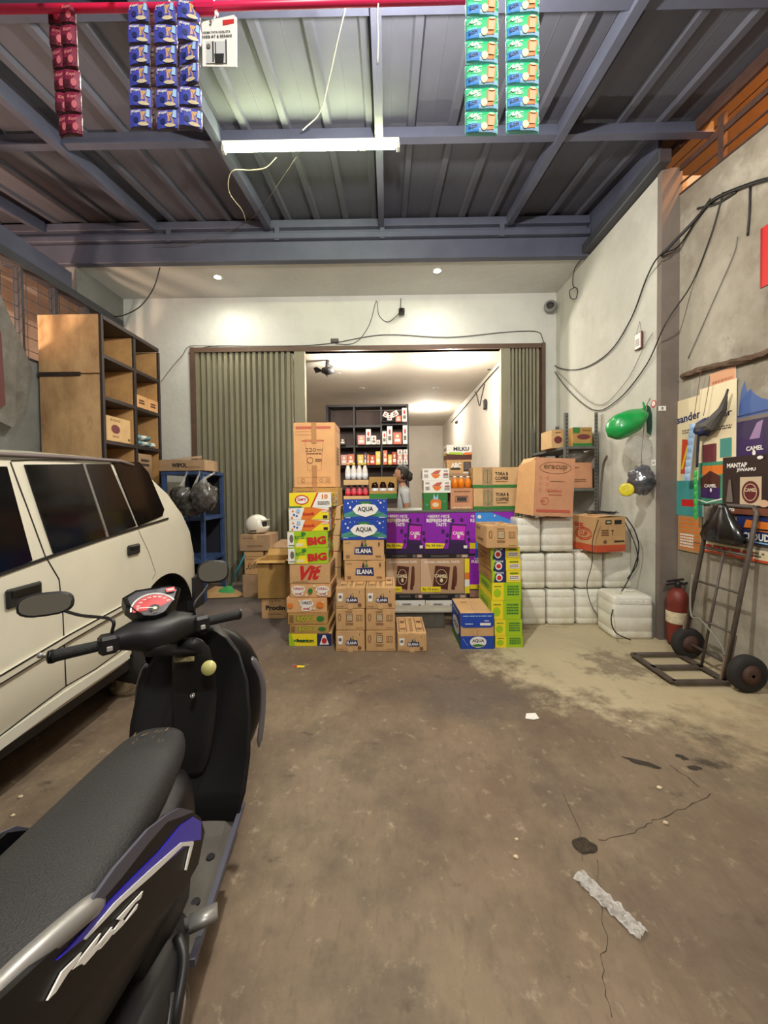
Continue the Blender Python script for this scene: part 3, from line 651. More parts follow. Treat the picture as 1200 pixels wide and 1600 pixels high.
# ------------------------------------------------------------------ left stack (front 451..525 px)
Y1 = 3.64
ST = [(451.7, 518.5, 990, 1011, CARD, banana, 'yellow and navy dessert carton at the very bottom of the left-hand snack stack'),
      (453, 515, 976, 990, CARDY, ricoco, 'tan carton with green lettering, second from the bottom of the left snack stack'),
      (450, 512, 958, 976, CARDY, ricoco, 'tan carton with green lettering, third from the bottom of the left snack stack'),
      (448, 511, 934, 958, CARDO, wafer(0), 'orange-tan wafer carton with one central white-and-brown emblem'),
      (454, 517.5, 912.5, 934, CARDO, wafer(1), 'orange-tan wafer carton with two red-and-white emblems, under the red-script carton'),
      (452.5, 515.5, 881, 912.5, CARD, vit, 'brown carton with large slanted red lettering'),
      (450, 512, 856, 881, CARD2, big, 'lower of the two lime green cartons with red capitals'),
      (449, 511, 830, 856, CARD2, big, 'upper of the two lime green cartons with red capitals'),
      (451.7, 514, 812, 830, CARD2, snack, 'lower white and orange snack carton above the lime green pair'),
      (451.7, 514, 793, 812, CARD2, snack, 'upper white and orange snack carton under the yellow-white carton'),
      (452, 517.5, 770, 793, CARD2, cheese, 'yellow and white carton with round red emblem near the top of the left stack')]
z = 0.0; rn = random.Random(4)
for (a, b, yt, yb, m, pf, lb) in ST:
    sd = (lambda F: (F.scrib(.5, .5, .7, .5, BR, 3, 3))) if m is not CARD2 else pf
    z = pcarton(lb, a, b, yt, yb, Y1, .40, m, z0=z, front=pf, side=sd, rot=rn.uniform(-.02, .02), flaps=True, tape=None, group='cartons stacked at the left end of the counter')+.002
zl = z
z = 0
for i, (a, b, yt) in enumerate(((470, 533, 972), (471, 534, 945), (470, 533, 918), (471, 533, 893), (470, 534, 868), (469, 533, 843), (471, 535, 818), (470, 534, 797))):
    Y2 = 4.02; z1 = PY(500, yt-6, Y2).z
    p, q = PY(a, 900, Y2), PY(b, 900, Y2)
    lv = ['at the very bottom', 'second from the bottom', 'third from the bottom', 'fourth from the bottom', 'fourth from the top', 'third from the top', 'second from the top', 'topmost'][i]
    carton_at(f'carton behind the snack cartons, {lv}, only its side showing', p.x, q.x, Y2, .38, z, z1, CARD3 if i < 3 else CARD2, side=coffee if i >= 3 else None, tape=None, group='cartons behind the left snack stack'); z = z1+.002
zb = z
z0_ = pcarton('tan carton directly under the big 220ml carton', 457, 529, 762, 793, 4.03, .36, CARDY, z0=zb, front=plain)+.002
# the big open-bottomed cup carton
Yc = 4.04
p, q = PY(458.5, 700, Yc), PY(523.5, 700, Yc)
carton_at('tall peach carton marked 220ml standing on top of the left stack', p.x, q.x, Yc, .44, z0_, PY(490, 660, Yc).z, CARDO, front=cup220, side=lambda F: (F.rect(.1, .9, .9, .94, RD2), F.scrib(.5, .5, .5, .3, BR, 6, 4)), tape=TAPE)

# ------------------------------------------------------------------ small brown water-cup cartons
Ye = 3.50; dE = .42
rows_ = [(985, 1019.6), (951.5, 985), (918.5, 951.5)]
cols_ = [(524.8, 570), (571.5, 617.5)]
pr = [[e_cup, e_qr], [e_qr, e_qr], [e_cup, e_cup]]; rwn = ['bottom', 'middle', 'top']
for ci, (a, b) in enumerate(cols_):
    z = 0
    for ri, (yt, yb) in enumerate(rows_):
        z = pcarton(f'small brown cup-water carton, {rwn[ri]} of the {"left" if ci == 0 else "right"} column of the six', a, b, yt, yb, Ye, dE, CARD, z0=z, front=pr[ri][ci], side=plain, top=e_top if ri == 2 else None, tape=None, group='six small brown water cartons')+.002
z6 = z
pcarton('single small brown carton standing alone on the floor before the counter', 621, 666.5, 990, 1020.6, Ye-.01, .46, CARD, z0=0, front=e_cup, side=plain, top=e_top, tape=None)
Yf = 3.74
z = pcarton('lower of the two wide navy-logo cartons resting on the small ones', 538, 601.5, 876, 909, Yf, .36, CARD, z0=z6, front=e_big, side=plain)+.002
z = pcarton('upper wide navy-logo carton directly under the blue cartons', 536, 600, 843.5, 876, Yf, .36, CARD, z0=z, front=e_big, side=plain)+.002
z = pcarton('lower blue water carton with white emblem, set slightly to the left', 533, 604, 812, 843.5, Yf, .36, CARD2, z0=z, front=aqua, side=aqua, tape=None)+.002
zA = pcarton('upper blue water carton with white emblem, drink bottles on top', 537, 605, 780, 812, Yf, .36, CARD2, z0=z, front=aqua, side=aqua, tape=None)+.002
# blue and brown carton on the floor
z = pcarton('tall blue and brown carton on the floor beside the lime green stack', 720, 771.7, 958, 1017, 3.54, .48, CARD, z0=0, front=aqua_front, side=aqua_side, top=lambda F: (F.rect(.45, 0, .55, 1, TAPEP), F.scrib(.3, .7, .2, .1, BR, 2, 2)), tape=None)
# ------------------------------------------------------------------ right stack
Yr = 3.57; z = 0
RS = [(774, 817, 993, 1014, limebox, 'lime green tea carton at the bottom of the right-hand stack'), (773, 816, 968, 993, limebox, 'lime green tea carton, second from the bottom of the right stack'),
      (768, 814, 938, 968, limebox, 'lime green tea carton, third from the bottom, with sagging flap'), (769, 814.6, 910, 938, limebox, 'topmost lime green tea carton, under the navy and yellow ones'),
      (768, 813, 892, 910, fruit, 'lowest of the three navy and yellow fruit drink cartons'), (767, 813, 874, 892, fruit, 'middle one of the three navy and yellow fruit drink cartons'),
      (766, 812, 855, 874, fruit, 'uppermost of the three navy and yellow fruit drink cartons')]
for i, (a, b, yt, yb, pf, lb) in enumerate(RS):
    z = pcarton(lb, a, b, yt, yb, Yr, .50, CARDY if i > 3 else mat('lime_card', (160, 190, 50), .6, var=.06), z0=z, front=pf, side=(lambda F: (F.rect(0, 0, 1, 1, LIME), F.rect(0, 0, 1, .3, YEL), F.scrib(.5, .6, .6, .3, GRN, 2, 3))) if i < 4 else plain, rot=rn.uniform(-.015, .015), tape=None, group='cartons stacked at the right end of the counter')+.002
pcarton('brown carton with printed code square on top of the right-hand stack', 760, 809, 821.7, 854, Yr-.06, .44, CARD, z0=z, front=e_qr, side=plain, top=e_top, tape=None)

# ------------------------------------------------------------------ counter (glass showcase with posters)
Yk = 4.42
xl = PY(520, 850, Yk).x; xrr = PY(803, 850, Yk).x; ztop = PY(690, 797, Yk).z
m_alu = mat('brushed_aluminium', (170, 170, 168), .35, metal=.8); m_gl = mat('showcase_glass', (200, 215, 210), .05, trans=.9, alpha=.35); m_kd = mat('counter_black', (48, 46, 48), .4)
ctr = thing('shop_counter', 'long glass showcase counter covered with purple and brown posters', 'counter', ((xl+xrr)/2, Yk+.28, 0)); hw = (xrr-xl)/2
g = M(); g.box(-hw, hw, -.26, .28, .14, .20, .004); obj('base_panel', g, m_kd, ctr)
g = M(); g.box(-hw-.02, hw, -.29, .3, ztop-.03, ztop, .005); obj('counter_top', g, mat('worn_counter_top', (96, 100, 92), .4, var=.2), ctr)
for sx in (-1, 1):
    for sy in (-.27, .27):
        g = M(); g.box(sx*hw-.015, sx*hw+.015, sy-.015, sy+.015, 0, ztop-.03); obj('leg', g, m_alu, ctr)
g = M(); g.box(-hw+.02, hw-.02, -.275, -.268, .20, ztop-.03); obj('front_glass', g, m_gl, ctr)
g = M(); g.box(-hw, hw, .26, .27, .15, ztop-.03); obj('back_panel', g, m_kd, ctr)
for zz in (.5, .8):
    g = M(); g.box(-hw+.02, hw-.02, -.24, .25, zz, zz+.012); obj('glass_shelf', g, m_gl, ctr)
# step / plinth in front
a, b = PY(612, 960, 4.1), PY(694, 960, 4.1)
st_ = thing('wooden_step', 'low dark grey wooden plinth under the counter front', 'plinth', ((a.x+b.x)/2, 4.2, 0)); h1 = PZ(650, 980)
g = M(); g.box(-(b.x-a.x)/2, (b.x-a.x)/2, -.12, .0, 0, .17, .006); obj('step_front', g, mat('dusty_wood', (84, 80, 72), .8, var=.3, vs_=6, bump=.2), st_)
g = M(); g.box(-(b.x-a.x)/2-.01, (b.x-a.x)/2+.25, -.14, .03, .172, .20, .004); obj('step_top', g, mat('pale_shelf_edge', (176, 172, 158), .6, var=.2), st_)
def on_counter(x0, x1, y0, y1, Y, label, fn, name='counter_poster', cat='poster'):
    p, q = PY(x0, (y0+y1)/2, Y), PY(x1, (y0+y1)/2, Y); zt_, zb_ = PY((x0+x1)/2, y0, Y).z, PY((x0+x1)/2, y1, Y).z
    g = M(); g.box(p.x, q.x, Y-.003, Y, zb_, zt_); f0 = len(g.f)
    F = Face(g, (p.x, Y-.003, zb_), (q.x-p.x, 0, 0), (0, 0, zt_-zb_), .0008); g.mats = [W]; fn(F)
    o = obj(name, g, None, None, recalc=False); tag(o, label, cat); return o
def poster_purple(side=1):
    def f(F):
        F.rect(0, 0, 1, 1, PUR); F.poly([(0, .2), (.5, .05), (1, .3), (1, 1), (.7, 1), (.3, .6)], MAG) if False else None
        F.ell(.75, .4, .22, .38, flat('violet_glow', 150, 40, 176)); F.text('+BERRY-NICE', .3, .9, .5, .07, W, .02); F.text('REFRESHING', .32, .80, .58, .09, W, .04); F.text('TASTE', .36, .70, .24, .08, W, .03)
        F.rect(0, 0, 1, .12, flat('violet_dark', 44, 24, 70)); F.poly([(.5, .08), (.98, .12), (.9, .3), (.55, .28)], flat('violet_dark', 44, 24, 70))
        F.poly([(.53, .26), (.9, .24), (.93, .70), (.56, .73)], DPUR); F.poly([(.58, .34), (.88, .32), (.91, .66), (.61, .68)], MAG); F.text('CAMEL', .75, .49, .26, .08, W, .03, -.05)
        F.ell(.75, .41, .03, .05, W)
        for x, y in ((.5, .45), (.48, .3), (.96, .5), (.62, .8), (.82, .82), (.98, .35), (.4, .55)): F.ell(x, y, .035, .045, DPUR)
        F.poly([(0, .13), (.4, .13), (.44, .25), (0, .27)], YEL); F.text('Rp 26', .12, .2, .2, .07, K, .02); F.text('RIBU', .32, .2, .14, .05, K, .01); F.rect(.86, .13, .94, .2, W)
    return f
def poster_brown(F):
    F.rect(0, 0, 1, 1, TAN); F.poly([(0, 0), (.3, 0), (.15, 1), (0, 1)], flat('tan_light', 208, 176, 146)); F.text('RICHER ORIGINAL TASTE', .5, .9, .8, .06, W, .03)
    F.poly([(.28, .18), (.62, .1), (.68, .76), (.34, .8)], BRN); F.poly([(.26, .18), (.28, .18), (.34, .8), (.3, .8)], MAG) if False else None
    F.text('CAMEL', .47, .5, .3, .10, CREAM, .04, -.05); F.ell(.48, .38, .035, .06, CREAM); F.oval(.48, .47, .13, .22, .012, CREAM)
    F.poly([(.70, .12), (.78, .1), (.84, .74), (.76, .78)], BRN); F.ell(.8, .5, .04, .3, flat('choc2', 96, 50, 34))
    F.rect(0, .05, .46, .2, YEL); F.text('Rp 15', .14, .12, .18, .08, K, .02); F.text('RIBU', .34, .12, .16, .05, K, .01)
def band(F):
    F.rect(0, 0, 1, 1, K); F.scrib(.36, .5, .4, .5, GY, 2, 5); F.ell(.76, .5, .05, .38, GY); F.rect(.82, .1, .98, .9, flat('skin_photo', 150, 110, 96)); F.scrib(.9, .5, .1, .5, W, 2, 8)
def strip(F):
    F.rect(0, 0, 1, 1, W); F.rect(.02, .1, .14, .8, CREAM); F.scrib(.4, .6, .3, .3, GY, 1, 3); F.rect(.2, .0, .85, .2, BR); F.ell(.82, .3, .06, .3, BRN); F.rect(.0, .0, .3, .12, K)
def poster_blue(F):
    F.rect(0, 0, 1, 1, SKY); F.poly([(0, .0), (1, .2), (1, .36), (0, .2)], BLUE); F.ell(.1, .9, .05, .04, W); F.ell(.5, .92, .02, .02, W); F.poly([(.4, 1), (1, 1), (1, .8)], PUR); F.ell(.25, .5, .1, .1, NAVY); F.rect(.1, .1, .4, .24, LB)
Yp = Yk+.0
on_counter(603.5, 663.8, 800, 865, Yp, 'purple berry poster on the counter front, its left edge behind the blue cartons', poster_purple())
on_counter(664.4, 733.5, 800, 865, Yp, 'whole purple berry poster at the middle of the counter front', poster_purple())
on_counter(734, 742.5, 800, 865, Yp, 'cropped strip of a purple poster beside the blue poster', lambda F: (F.rect(0, 0, 1, 1, PUR), F.rect(0, .12, 1, .26, YEL), F.text('+B', .5, .9, .7, .06, W, .02), F.text('RE', .5, .8, .8, .08, W, .02)))
on_counter(743, 803, 800, 872, Yp+.0, 'sky blue poster with white bubbles behind the right-hand stack', poster_blue)
for i, (a, b, lb) in enumerate(((603.5, 661, 'left'), (662, 733, 'middle'))):
    on_counter(a, b, 865.6, 872, Yp, f'black warning strip under the {lb} purple poster', band, 'warning_strip', 'strip')
on_counter(603, 656.5, 872.6, 927, Yp, 'brown poster on the counter front, left one, partly behind small cartons', poster_brown)
on_counter(657, 725, 872.6, 927, Yp, 'brown poster with yellow price tag at the middle of the counter', poster_brown)
on_counter(726, 733.5, 872.6, 927, Yp, 'narrow yellow and white poster sliver beside the lower purple poster', lambda F: (F.rect(0, 0, 1, 1, YEL), F.rect(0, .2, 1, .4, W), F.rect(0, .4, 1, .6, ORG)))
on_counter(734, 760, 869, 920, Yp, 'lower purple poster at the right, partly behind the green stack', lambda F: (F.rect(0, 0, 1, 1, PUR), F.text('+B', .4, .93, .3, .06, W, .02), F.text('REFR', .5, .84, .8, .09, W, .03), F.rect(0, .0, 1, .14, YEL), F.text('26', .6, .07, .4, .1, K, .02)))
on_counter(734, 760, 920.6, 934, Yp, 'photo warning panel under the lower purple poster', lambda F: (F.rect(0, 0, 1, 1, K), F.rect(0, .1, .6, .9, flat('skin_photo', 150, 110, 96))), 'warning_strip', 'strip')
on_counter(617, 661, 928, 935.5, Yp, 'black warning strip below the left brown poster', band, 'warning_strip', 'strip')
on_counter(661.5, 730, 928, 935.5, Yp, 'black warning strip below the middle brown poster', band, 'warning_strip', 'strip')
on_counter(617, 664, 938, 953, Yp, 'white label strip low on the counter, left of two', strip, 'label_strip', 'strip')
on_counter(665, 713, 938, 953, Yp, 'white label strip low on the counter, right of two', strip, 'label_strip', 'strip')

# ------------------------------------------------------------------ goods on the counter top
zc = ztop+.001; Yg = Yk+.05
def cc(label, a, b, yt, yb, m, fn, z0=None, Y=Yg, d=.22, side=None, **k): return pcarton(label, a, b, yt, yb, Y, d, m, z0=z0, front=fn, side=side or fn, tape=None, **k)+.001
z = cc('green juice carton at the bottom, under the two white bowl-picture boxes', 662, 699, 770, 794, CARD2, green_juice, zc)
z = cc('lower white box with a picture of an orange bowl', 662, 704, 750.5, 770, CARD2, orange_bowl, z)
cc('upper white box with a picture of an orange bowl', 660, 701.7, 732, 750.5, CARD2, orange_bowl, z)
z = cc('pinkish tan box on the counter under the amber bottles', 704, 739, 762.5, 791, CARDP, tape_box, zc)
zt1 = z
z = cc('brown carton with white capitals standing behind the amber bottles', 698, 736.5, 718, 744, CARD, abcbox, PY(717, 744, Yg+.24).z, Y=Yg+.24)
z = cc('white and brown milk drink carton behind the amber bottles, topmost there', 698, 737, 695, 718, CARD2, milku, z, Y=Yg+.24)
carton_at('plain carton standing behind the pinkish box, carrying the milk drink cartons', PY(699, 760, Yg+.24).x, PY(737, 760, Yg+.24).x, Yg+.24, .2, zc, PY(717, 744, Yg+.24).z-.001, CARD3, tape=None)
z = cc('lower tan coffee carton with green band on the counter', 740, 812, 762, 792, CARD2, green_base, zc, d=.3)
cc('upper tan coffee carton with black lettering and green base', 739, 811, 730, 762, CARD2, green_base, z, d=.3)
def bottle(label, x, y, z, r, h, body, cap, group, lab=None, n=12):
    t = thing('drink_bottle', label, 'bottle', (x, y, z), 0, group)
    g = M(); g.lathe([(r*.6, 0), (r, .006), (r, h*.55), (r*.92, h*.6), (r*.95, h*.66), (r*.5, h*.82), (r*.42, h*.88)], n=n); obj('body', g, body, t, smooth=True)
    g = M(); g.lathe([(r*.5, h*.87), (r*.5, h*.985), (r*.4, h)], n=n); obj('cap', g, cap, t, smooth=True)
    if lab: g = M(); g.lathe([(r*1.02, h*.18), (r*1.03, h*.5)], n=n); obj('label_sleeve', g, lab, t, smooth=True)
    return t
amber = mat('amber_tea', (226, 130, 24), .15, spec=.6); cola = mat('dark_cola', (44, 14, 18), .12); milk = mat('milky_drink', (226, 220, 214), .25); wcap = mat('white_cap', (238, 236, 230), .4)
for i, px in enumerate((711, 721, 731.5)):
    p = PY(px, 760, Yg+.06); bottle(['left', 'middle', 'right'][i]+' amber drink bottle with a white cap, on the pinkish box', p.x, Yg+.07, zt1, .037, PY(px, 744, Yg+.06).z-zt1, amber, wcap, 'three amber bottles')
# bottle trays on the AQUA cartons
def tray(label, a, b, yt, yb, Y, d, z0, n, body, cap, lab, names, m=CARD2, mk=None):
    p, q = PY(a, yb, Y), PY(b, yb, Y); h = PY((a+b)/2, yt, Y).z-z0
    t = thing('bottle_tray', label, 'tray', ((p.x+q.x)/2, Y+d/2, z0)); w = q.x-p.x
    hh = h*.22
    for nm, bb in (('tray_base', (-w/2, w/2, -d/2, d/2, 0, .006)), ('tray_front', (-w/2, w/2, -d/2, -d/2+.004, .007, hh)), ('tray_back', (-w/2, w/2, d/2-.004, d/2, .007, hh)), ('tray_side', (-w/2, -w/2+.004, -d/2+.005, d/2-.005, .007, hh)), ('tray_side', (w/2-.004, w/2, -d/2+.005, d/2-.005, .007, hh))):
        g = M(); g.box(*bb); obj(nm, g, m, t)
    r = (w-.02)/n/2*.94
    for j in range(2):
        for i in range(n):
            o_ = ['first', 'second', 'third', 'fourth'][i]
            bottle(f'{names}, {o_} from the left in the {"front" if j == 0 else "back"} row', t.location.x-w/2+.01+(i+.5)*(w-.02)/n, Y+.014+r+j*(2*r+.004), z0+.008, r, h-.01, body, cap, names+'s', lab)
    return z0+h
zz1 = tray('cardboard tray of red-labelled bottles on the upper blue carton', 537, 577, 758, 780, Yf+.03, .24, zA, 4, mat('pink_drink', (200, 90, 100), .2), K, mat('red_sleeve', (206, 52, 70), .35), 'red-labelled bottle with dark neck')
tray('cardboard tray of white yoghurt bottles stacked above the red-labelled bottles', 537, 576, 722, 757.5, Yf+.03, .24, zz1+.002, 4, milk, mat('gold_cap', (220, 190, 90), .4), mat('white_sleeve', (205, 205, 210), .35), 'white yoghurt bottle with golden cap')
# bottle crate with a hand hole front
p, q = PY(577, 770, Yf+.04), PY(620, 770, Yf+.04); w = q.x-p.x; h = PY(598, 743, Yf+.04).z-zA; zcr = zA-.0
t = thing('bottle_crate', 'cut-open tan carton showing dark cola bottles, green base, on the blue carton', 'crate', ((p.x+q.x)/2, Yf+.16, zA))
g = M(); hw2 = w/2
out = [(-hw2, .0), (hw2, .0), (hw2, h*.97), (hw2*.6, h), (-hw2*.6, h*1.0), (-hw2, h*.95)]
g.box(-hw2, hw2, -.12, -.116, 0, h*.34); g.box(-hw2, -hw2*.86, -.12, -.116, h*.34, h*.95); g.box(hw2*.86, hw2, -.12, -.116, h*.34, h*.95)
g.slab([(x, -.12, z) for x, z in ((-hw2*.86, h*.95), (-hw2*.86, h*.66), (-hw2*.5, h*.72), (0, h*.73), (hw2*.5, h*.72), (hw2*.86, h*.66), (hw2*.86, h*.95))], (0, .004, 0)); obj('front_panel', g, CARDY, t)
g = M(); g.box(-hw2, hw2, -.122, -.1205, 0, h*.22); obj('green_base', g, GRN, t)
g = M(); g.box(-hw2, hw2, -.116, .1, 0, .006); g.box(-hw2, -hw2+.004, -.115, .1, .007, h*.95); g.box(hw2-.004, hw2, -.115, .1, .007, h*.95); g.box(-hw2, hw2, .1, .104, 0, h*.95); obj('crate_shell', g, CARDY, t)
for i in range(3):
    bottle('dark cola bottle, '+['leftmost', 'middle', 'rightmost'][i]+' inside the cut-open carton', t.location.x+(i-1)*w*.3, Yf+.1, zA+.008, w*.13, h*.85, cola, mat('red_cap', (170, 30, 30), .4), 'cola bottles in the cut-open carton', mat('white_sleeve', (205, 205, 210), .35))
# ================================================================== JERRYCANS
m_can = stained('milky_plastic', (232, 230, 218), [((190, 178, 146), 2.2, .45, .7, .7, (1, 1, 1)), ((120, 100, 74), 5, .62, .74, .5, (1, 1, 1)), ((228, 228, 220), 1.5, .5, .7, .6, (1, 1, 1))], .45, .06, 12)[0]
def jerry_body(w, d, h, seed=0):
    g = M(); rings = []; n = 28
    prof = [(0, .93), (.02, .985), (.08, 1.0), (.155, 1.0), (.175, .975), (.195, 1.0), (.48, 1.0), (.50, .98), (.52, 1.0), (.78, 1.0), (.80, .98), (.82, .995), (.94, .99), (.98, .95), (1.0, .84)]
    for t, s in prof: rings.append(ring((0, 0, h*t), (1, 0, 0), (0, 1, 0), w/2*s, d/2*s, n, 10))
    g.loft(rings); return g
def jerry(label, x, y, z, w=.275, d=.30, h=.36, rot=0, group='white plastic jerrycans stacked by the wall'):
    t = thing('jerrycan', label, 'jerrycan', (x, y, z), rot, group)
    obj('body', jerry_body(w, d, h), m_can, t, smooth=True)
    g = M(); # embossed vertical bars near the base and top
    for i in range(5):
        for zz in ((.055, .145), (.82, .9)):
            g.box(-w*.36+i*w*.16, -w*.36+i*w*.16+w*.09, -d/2-.0025, -d/2+.004, h*zz[0], h*zz[1], .002)
    obj('embossed_ribs', g, m_can, t)['kind'] = 'stuff'
    g = M(); g.lathe([(.028, 0), (.028, .014), (.02, .018)], c=(-w*.24, -d*.2, h-.003), n=14); obj('cap', g, mat('dirty_white_cap', (206, 200, 180), .5), t, smooth=True)
    g = M(); g.tube([(-.01, 0, h-.004), (.01, 0, h+.012), (w*.26, 0, h+.012), (w*.30, 0, h-.006)], .009, 8); obj('handle', g, m_can, t, smooth=True)
    return t
Yj = 4.15; H = .378
cxs = [PY((a+b)/2, 950, Yj).x for a, b in ((815, 853.5), (856, 900), (902, 945), (947, 992))]
nm = ['first', 'second', 'third', 'fourth']
ws = [PY(b, 950, Yj).x-PY(a, 950, Yj).x-.006 for a, b in ((815, 853.5), (856, 900), (902, 945), (947, 992))]
for r in range(2):
    for i in range(4):
        if r == 0: lb = f'grimy white jerrycan, {nm[i]} from the lime green stack in the bottom row'
        else: lb = f'white jerrycan, {nm[i]} from the lime green stack in the middle row'
        jerry(lb, cxs[i]+(0 if i else .005), Yj+.15+(.02 if r else 0), .001+r*(H+.016), ws[i], .3, H-.003, rot=rn.uniform(-.02, .02))
z3 = .003+2*(H+.018)
a, b = PY(809, 840, Yj), PY(847, 840, Yj); jerry('whiter jerrycan in the top row beside the brown carton, under the pink-brown carton', (a.x+b.x)/2, Yj+.17, z3, b.x-a.x-.004, .3, .365)
a, b = PY(849, 840, Yj), PY(899, 840, Yj); jerry('wide white jerrycan at the right end of the top row', (a.x+b.x)/2, Yj+.17, z3, b.x-a.x-.004, .3, .365)
p = PZ(1000, 1004); jerry('large ribbed white jerrycan standing in front, by the wall corner', PY(994, 980, 3.72).x, 3.72+.19, .001, .385, .34, .42, rot=-.06)

# pink-brown open cup carton leaning on the cans
Yq = 4.08
def open_carton(name, label, corner_px, Y, w, d, h, z0, rot, m, front=None, side=None, group=None, tilt=0, flap_open=True):
    t = thing(name, label, 'box', (0, 0, 0), 0, group)
    th = .005; g = M()
    g.box(0, w, 0, th, 0, h, .001); g.box(0, w, d-th, d, 0, h, .001); g.box(0, th, th, d-th, 0, h, .001); g.box(w-th, w, th, d-th, 0, h, .001); g.box(th, w-th, th, d-th, 0, th, .001)
    obj('body', g, m, t)
    for (p0, p1, dr) in (((0, 0), (w, 0), (0, -.05)), ((0, d), (w, d), (0, .09)), ((0, 0), (0, d), (-.07, 0)), ((w, 0), (w, d), (.06, 0))):
        if not flap_open: break
        g = M(); g.slab([(p0[0], p0[1], h+.001), (p1[0], p1[1], h+.001), (p1[0]+dr[0], p1[1]+dr[1], h+(.07 if dr[1] > 0 else -.02)), (p0[0]+dr[0], p0[1]+dr[1], h+(.07 if dr[1] > 0 else -.02))], (0, 0, .003)); obj('flap', g, m, t)
    pm = M()
    if front: front(Face(pm, (0, -.0015, 0), (w, 0, 0), (0, 0, h)))
    if side: side(Face(pm, (-.0015, d, 0), (0, -d, 0), (0, 0, h)))
    if pm.f: obj('printed_label', pm, None, t, recalc=False)
    t.location = corner_px; t.rotation_euler = (tilt, 0, rot); t.location.z = z0
    return t
c_ = PY(834, 815, Yq-.03); zt_ = z3+.37+.018
hgt = PY(870, 716, Yq).z-zt_
t = open_carton('cup_carton', 'tall pink-brown carton with oval emblem standing on the white jerrycans', c_, Yq, .42, .34, hgt, zt_+.012, .10, CARDP, front=eracup, side=eracup_side, flap_open=False)
t.rotation_euler = (0, .045, .05)
g = M(); g.slab([(.004, 0, hgt), (.004, .34, hgt), (-.07, .30, hgt-.12), (-.09, .06, hgt-.10)], (-.003, 0, .002)); obj('flap', g, CARDO, t)
g = M(); g.slab([(-.004, .0, 0), (-.004, .0, hgt*.97), (-.14, .10, hgt*.86), (-.15, .14, .02)], (0, .004, 0)); obj('side_flap', g, CARDO, t)
# instant noodle style carton on the middle row, turned
c_ = PY(930, 872, 3.98); z2 = 2*(H+.018)+.022
t = open_carton('cup_carton', 'brown carton with red band and cables on top, on the jerrycans near the wall', c_, 3.98, .355, .36, .36, z2, .20, CARD, front=indo_front, side=indo_side, flap_open=False)
t.location = (c_.x, 3.97, z2)
g = M(); g.slab([(0, .0, .361), (.16, 0, .375), (.16, .36, .375), (0, .36, .361)], (0, 0, .003)); obj('flap', g, CARDO, t)
g = M(); g.slab([(.355, .0, .361), (.19, 0, .372), (.19, .36, .372), (.355, .36, .361)], (0, 0, .003)); obj('flap', g, CARD, t)
# cable coil on it
def wire(label, pts, r=.005, m=None, name='cable', cat='cable', sm=5, tg=True, group=None):
    g = M(); g.tube(spline(pts, sm), r, 6); o = obj(name, g, m or mat('black_cable', (30, 28, 28), .5), smooth=True)
    if tg: tag(o, label, cat, group)
    return o
rn2 = random.Random(8)
base = t.location.copy()
P = []
for i in range(26):
    a = i*.75; P.append((base.x+.17+.15*math.cos(a)+rn2.uniform(-.02, .02), base.y+.20+.12*math.sin(a), z2+.381+rn2.uniform(0, .02)+i*.0006))
g = M(); g.tube(spline(P, 4), .005, 6); o = obj('cable_coil', g, mat('black_cable', (30, 28, 28), .5), smooth=True); tag(o, 'loose coil of dark cable lying on the red-banded carton', 'cable')
wire('dark cable hanging from the red-banded carton down past the jerrycans', [PY(978, 808, 3.93), PY(992, 830, 3.9), PY(998, 860, 3.9), PY(985, 900, 3.95), PY(965, 935, 3.9), PY(955, 965, 3.68), PY(962, 988, 3.62), PY(985, 1000, 3.62)], .006)
wire('thin cable dangling in front of the middle jerrycans', [PY(935, 812, 3.93), PY(926, 845, 3.93), PY(925, 880, 3.93), PY(917, 915, 4.0), PY(924, 945, 4.1), PY(936, 965, 4.1)], .004)
wire('cable looping down beside the wall corner behind the front jerrycan', [PX(975, 812, 2.58), PX(992, 850, 2.6), PX(996, 880, 2.6), PX(980, 905, 2.6)], .006)

# ------------------------------------------------------------------ slotted angle rack
m_rack = mat('slotted_steel', (96, 98, 94), .5, var=.2, vs_=8); Xa, Xb, Ya, Yb = 2.19, 2.59, 4.75, 5.85
rk = thing('storage_rack', 'grey slotted-angle steel rack against the right wall behind the jerrycans', 'rack', ((Xa+Xb)/2, (Ya+Yb)/2, 0)); o0 = rk.location
hr = PY(884, 645, Ya).z
for x, sx in ((Xa, 1), (Xb, -1)):
    for y, sy in ((Ya, 1), (Yb, -1)):
        g = M(); X0, Y0 = x-o0.x, y-o0.y
        g.box(min(X0, X0+.04*sx), max(X0, X0+.04*sx), Y0-.0015, Y0+.0015, 0, hr); g.box(X0-.0015, X0+.0015, min(Y0, Y0+.04*sy), max(Y0, Y0+.04*sy), 0, hr); obj('post', g, m_rack, rk)
        g = M(); zz = .05
        while zz < hr-.02: g.box(X0+sx*.014, X0+sx*.028, Y0-.0028*sy, Y0-.0016*sy, zz, zz+.022); zz += .045
        obj('slot_row', g, K, rk)['kind'] = 'stuff'
zs = PY(884, 697, Ya).z
for zz in (zs, zs-.52, zs-1.04):
    g = M(); g.box(Xa-o0.x, Xb-o0.x, Ya-o0.y+.004, Yb-o0.y-.004, zz-.035, zz, .003); obj('shelf', g, m_rack, rk)
carton_at('small cream carton with oval emblem on the rack shelf, left of the post', 2.13, 2.30, 5.0, .34, zs+.001, zs+.24, CARD2, front=lambda F: (F.ell(.5, .45, .3, .2, flat('maroon', 110, 50, 56)), F.scrib(.5, .84, .4, .1, BR, 1, 2)), tape=None)
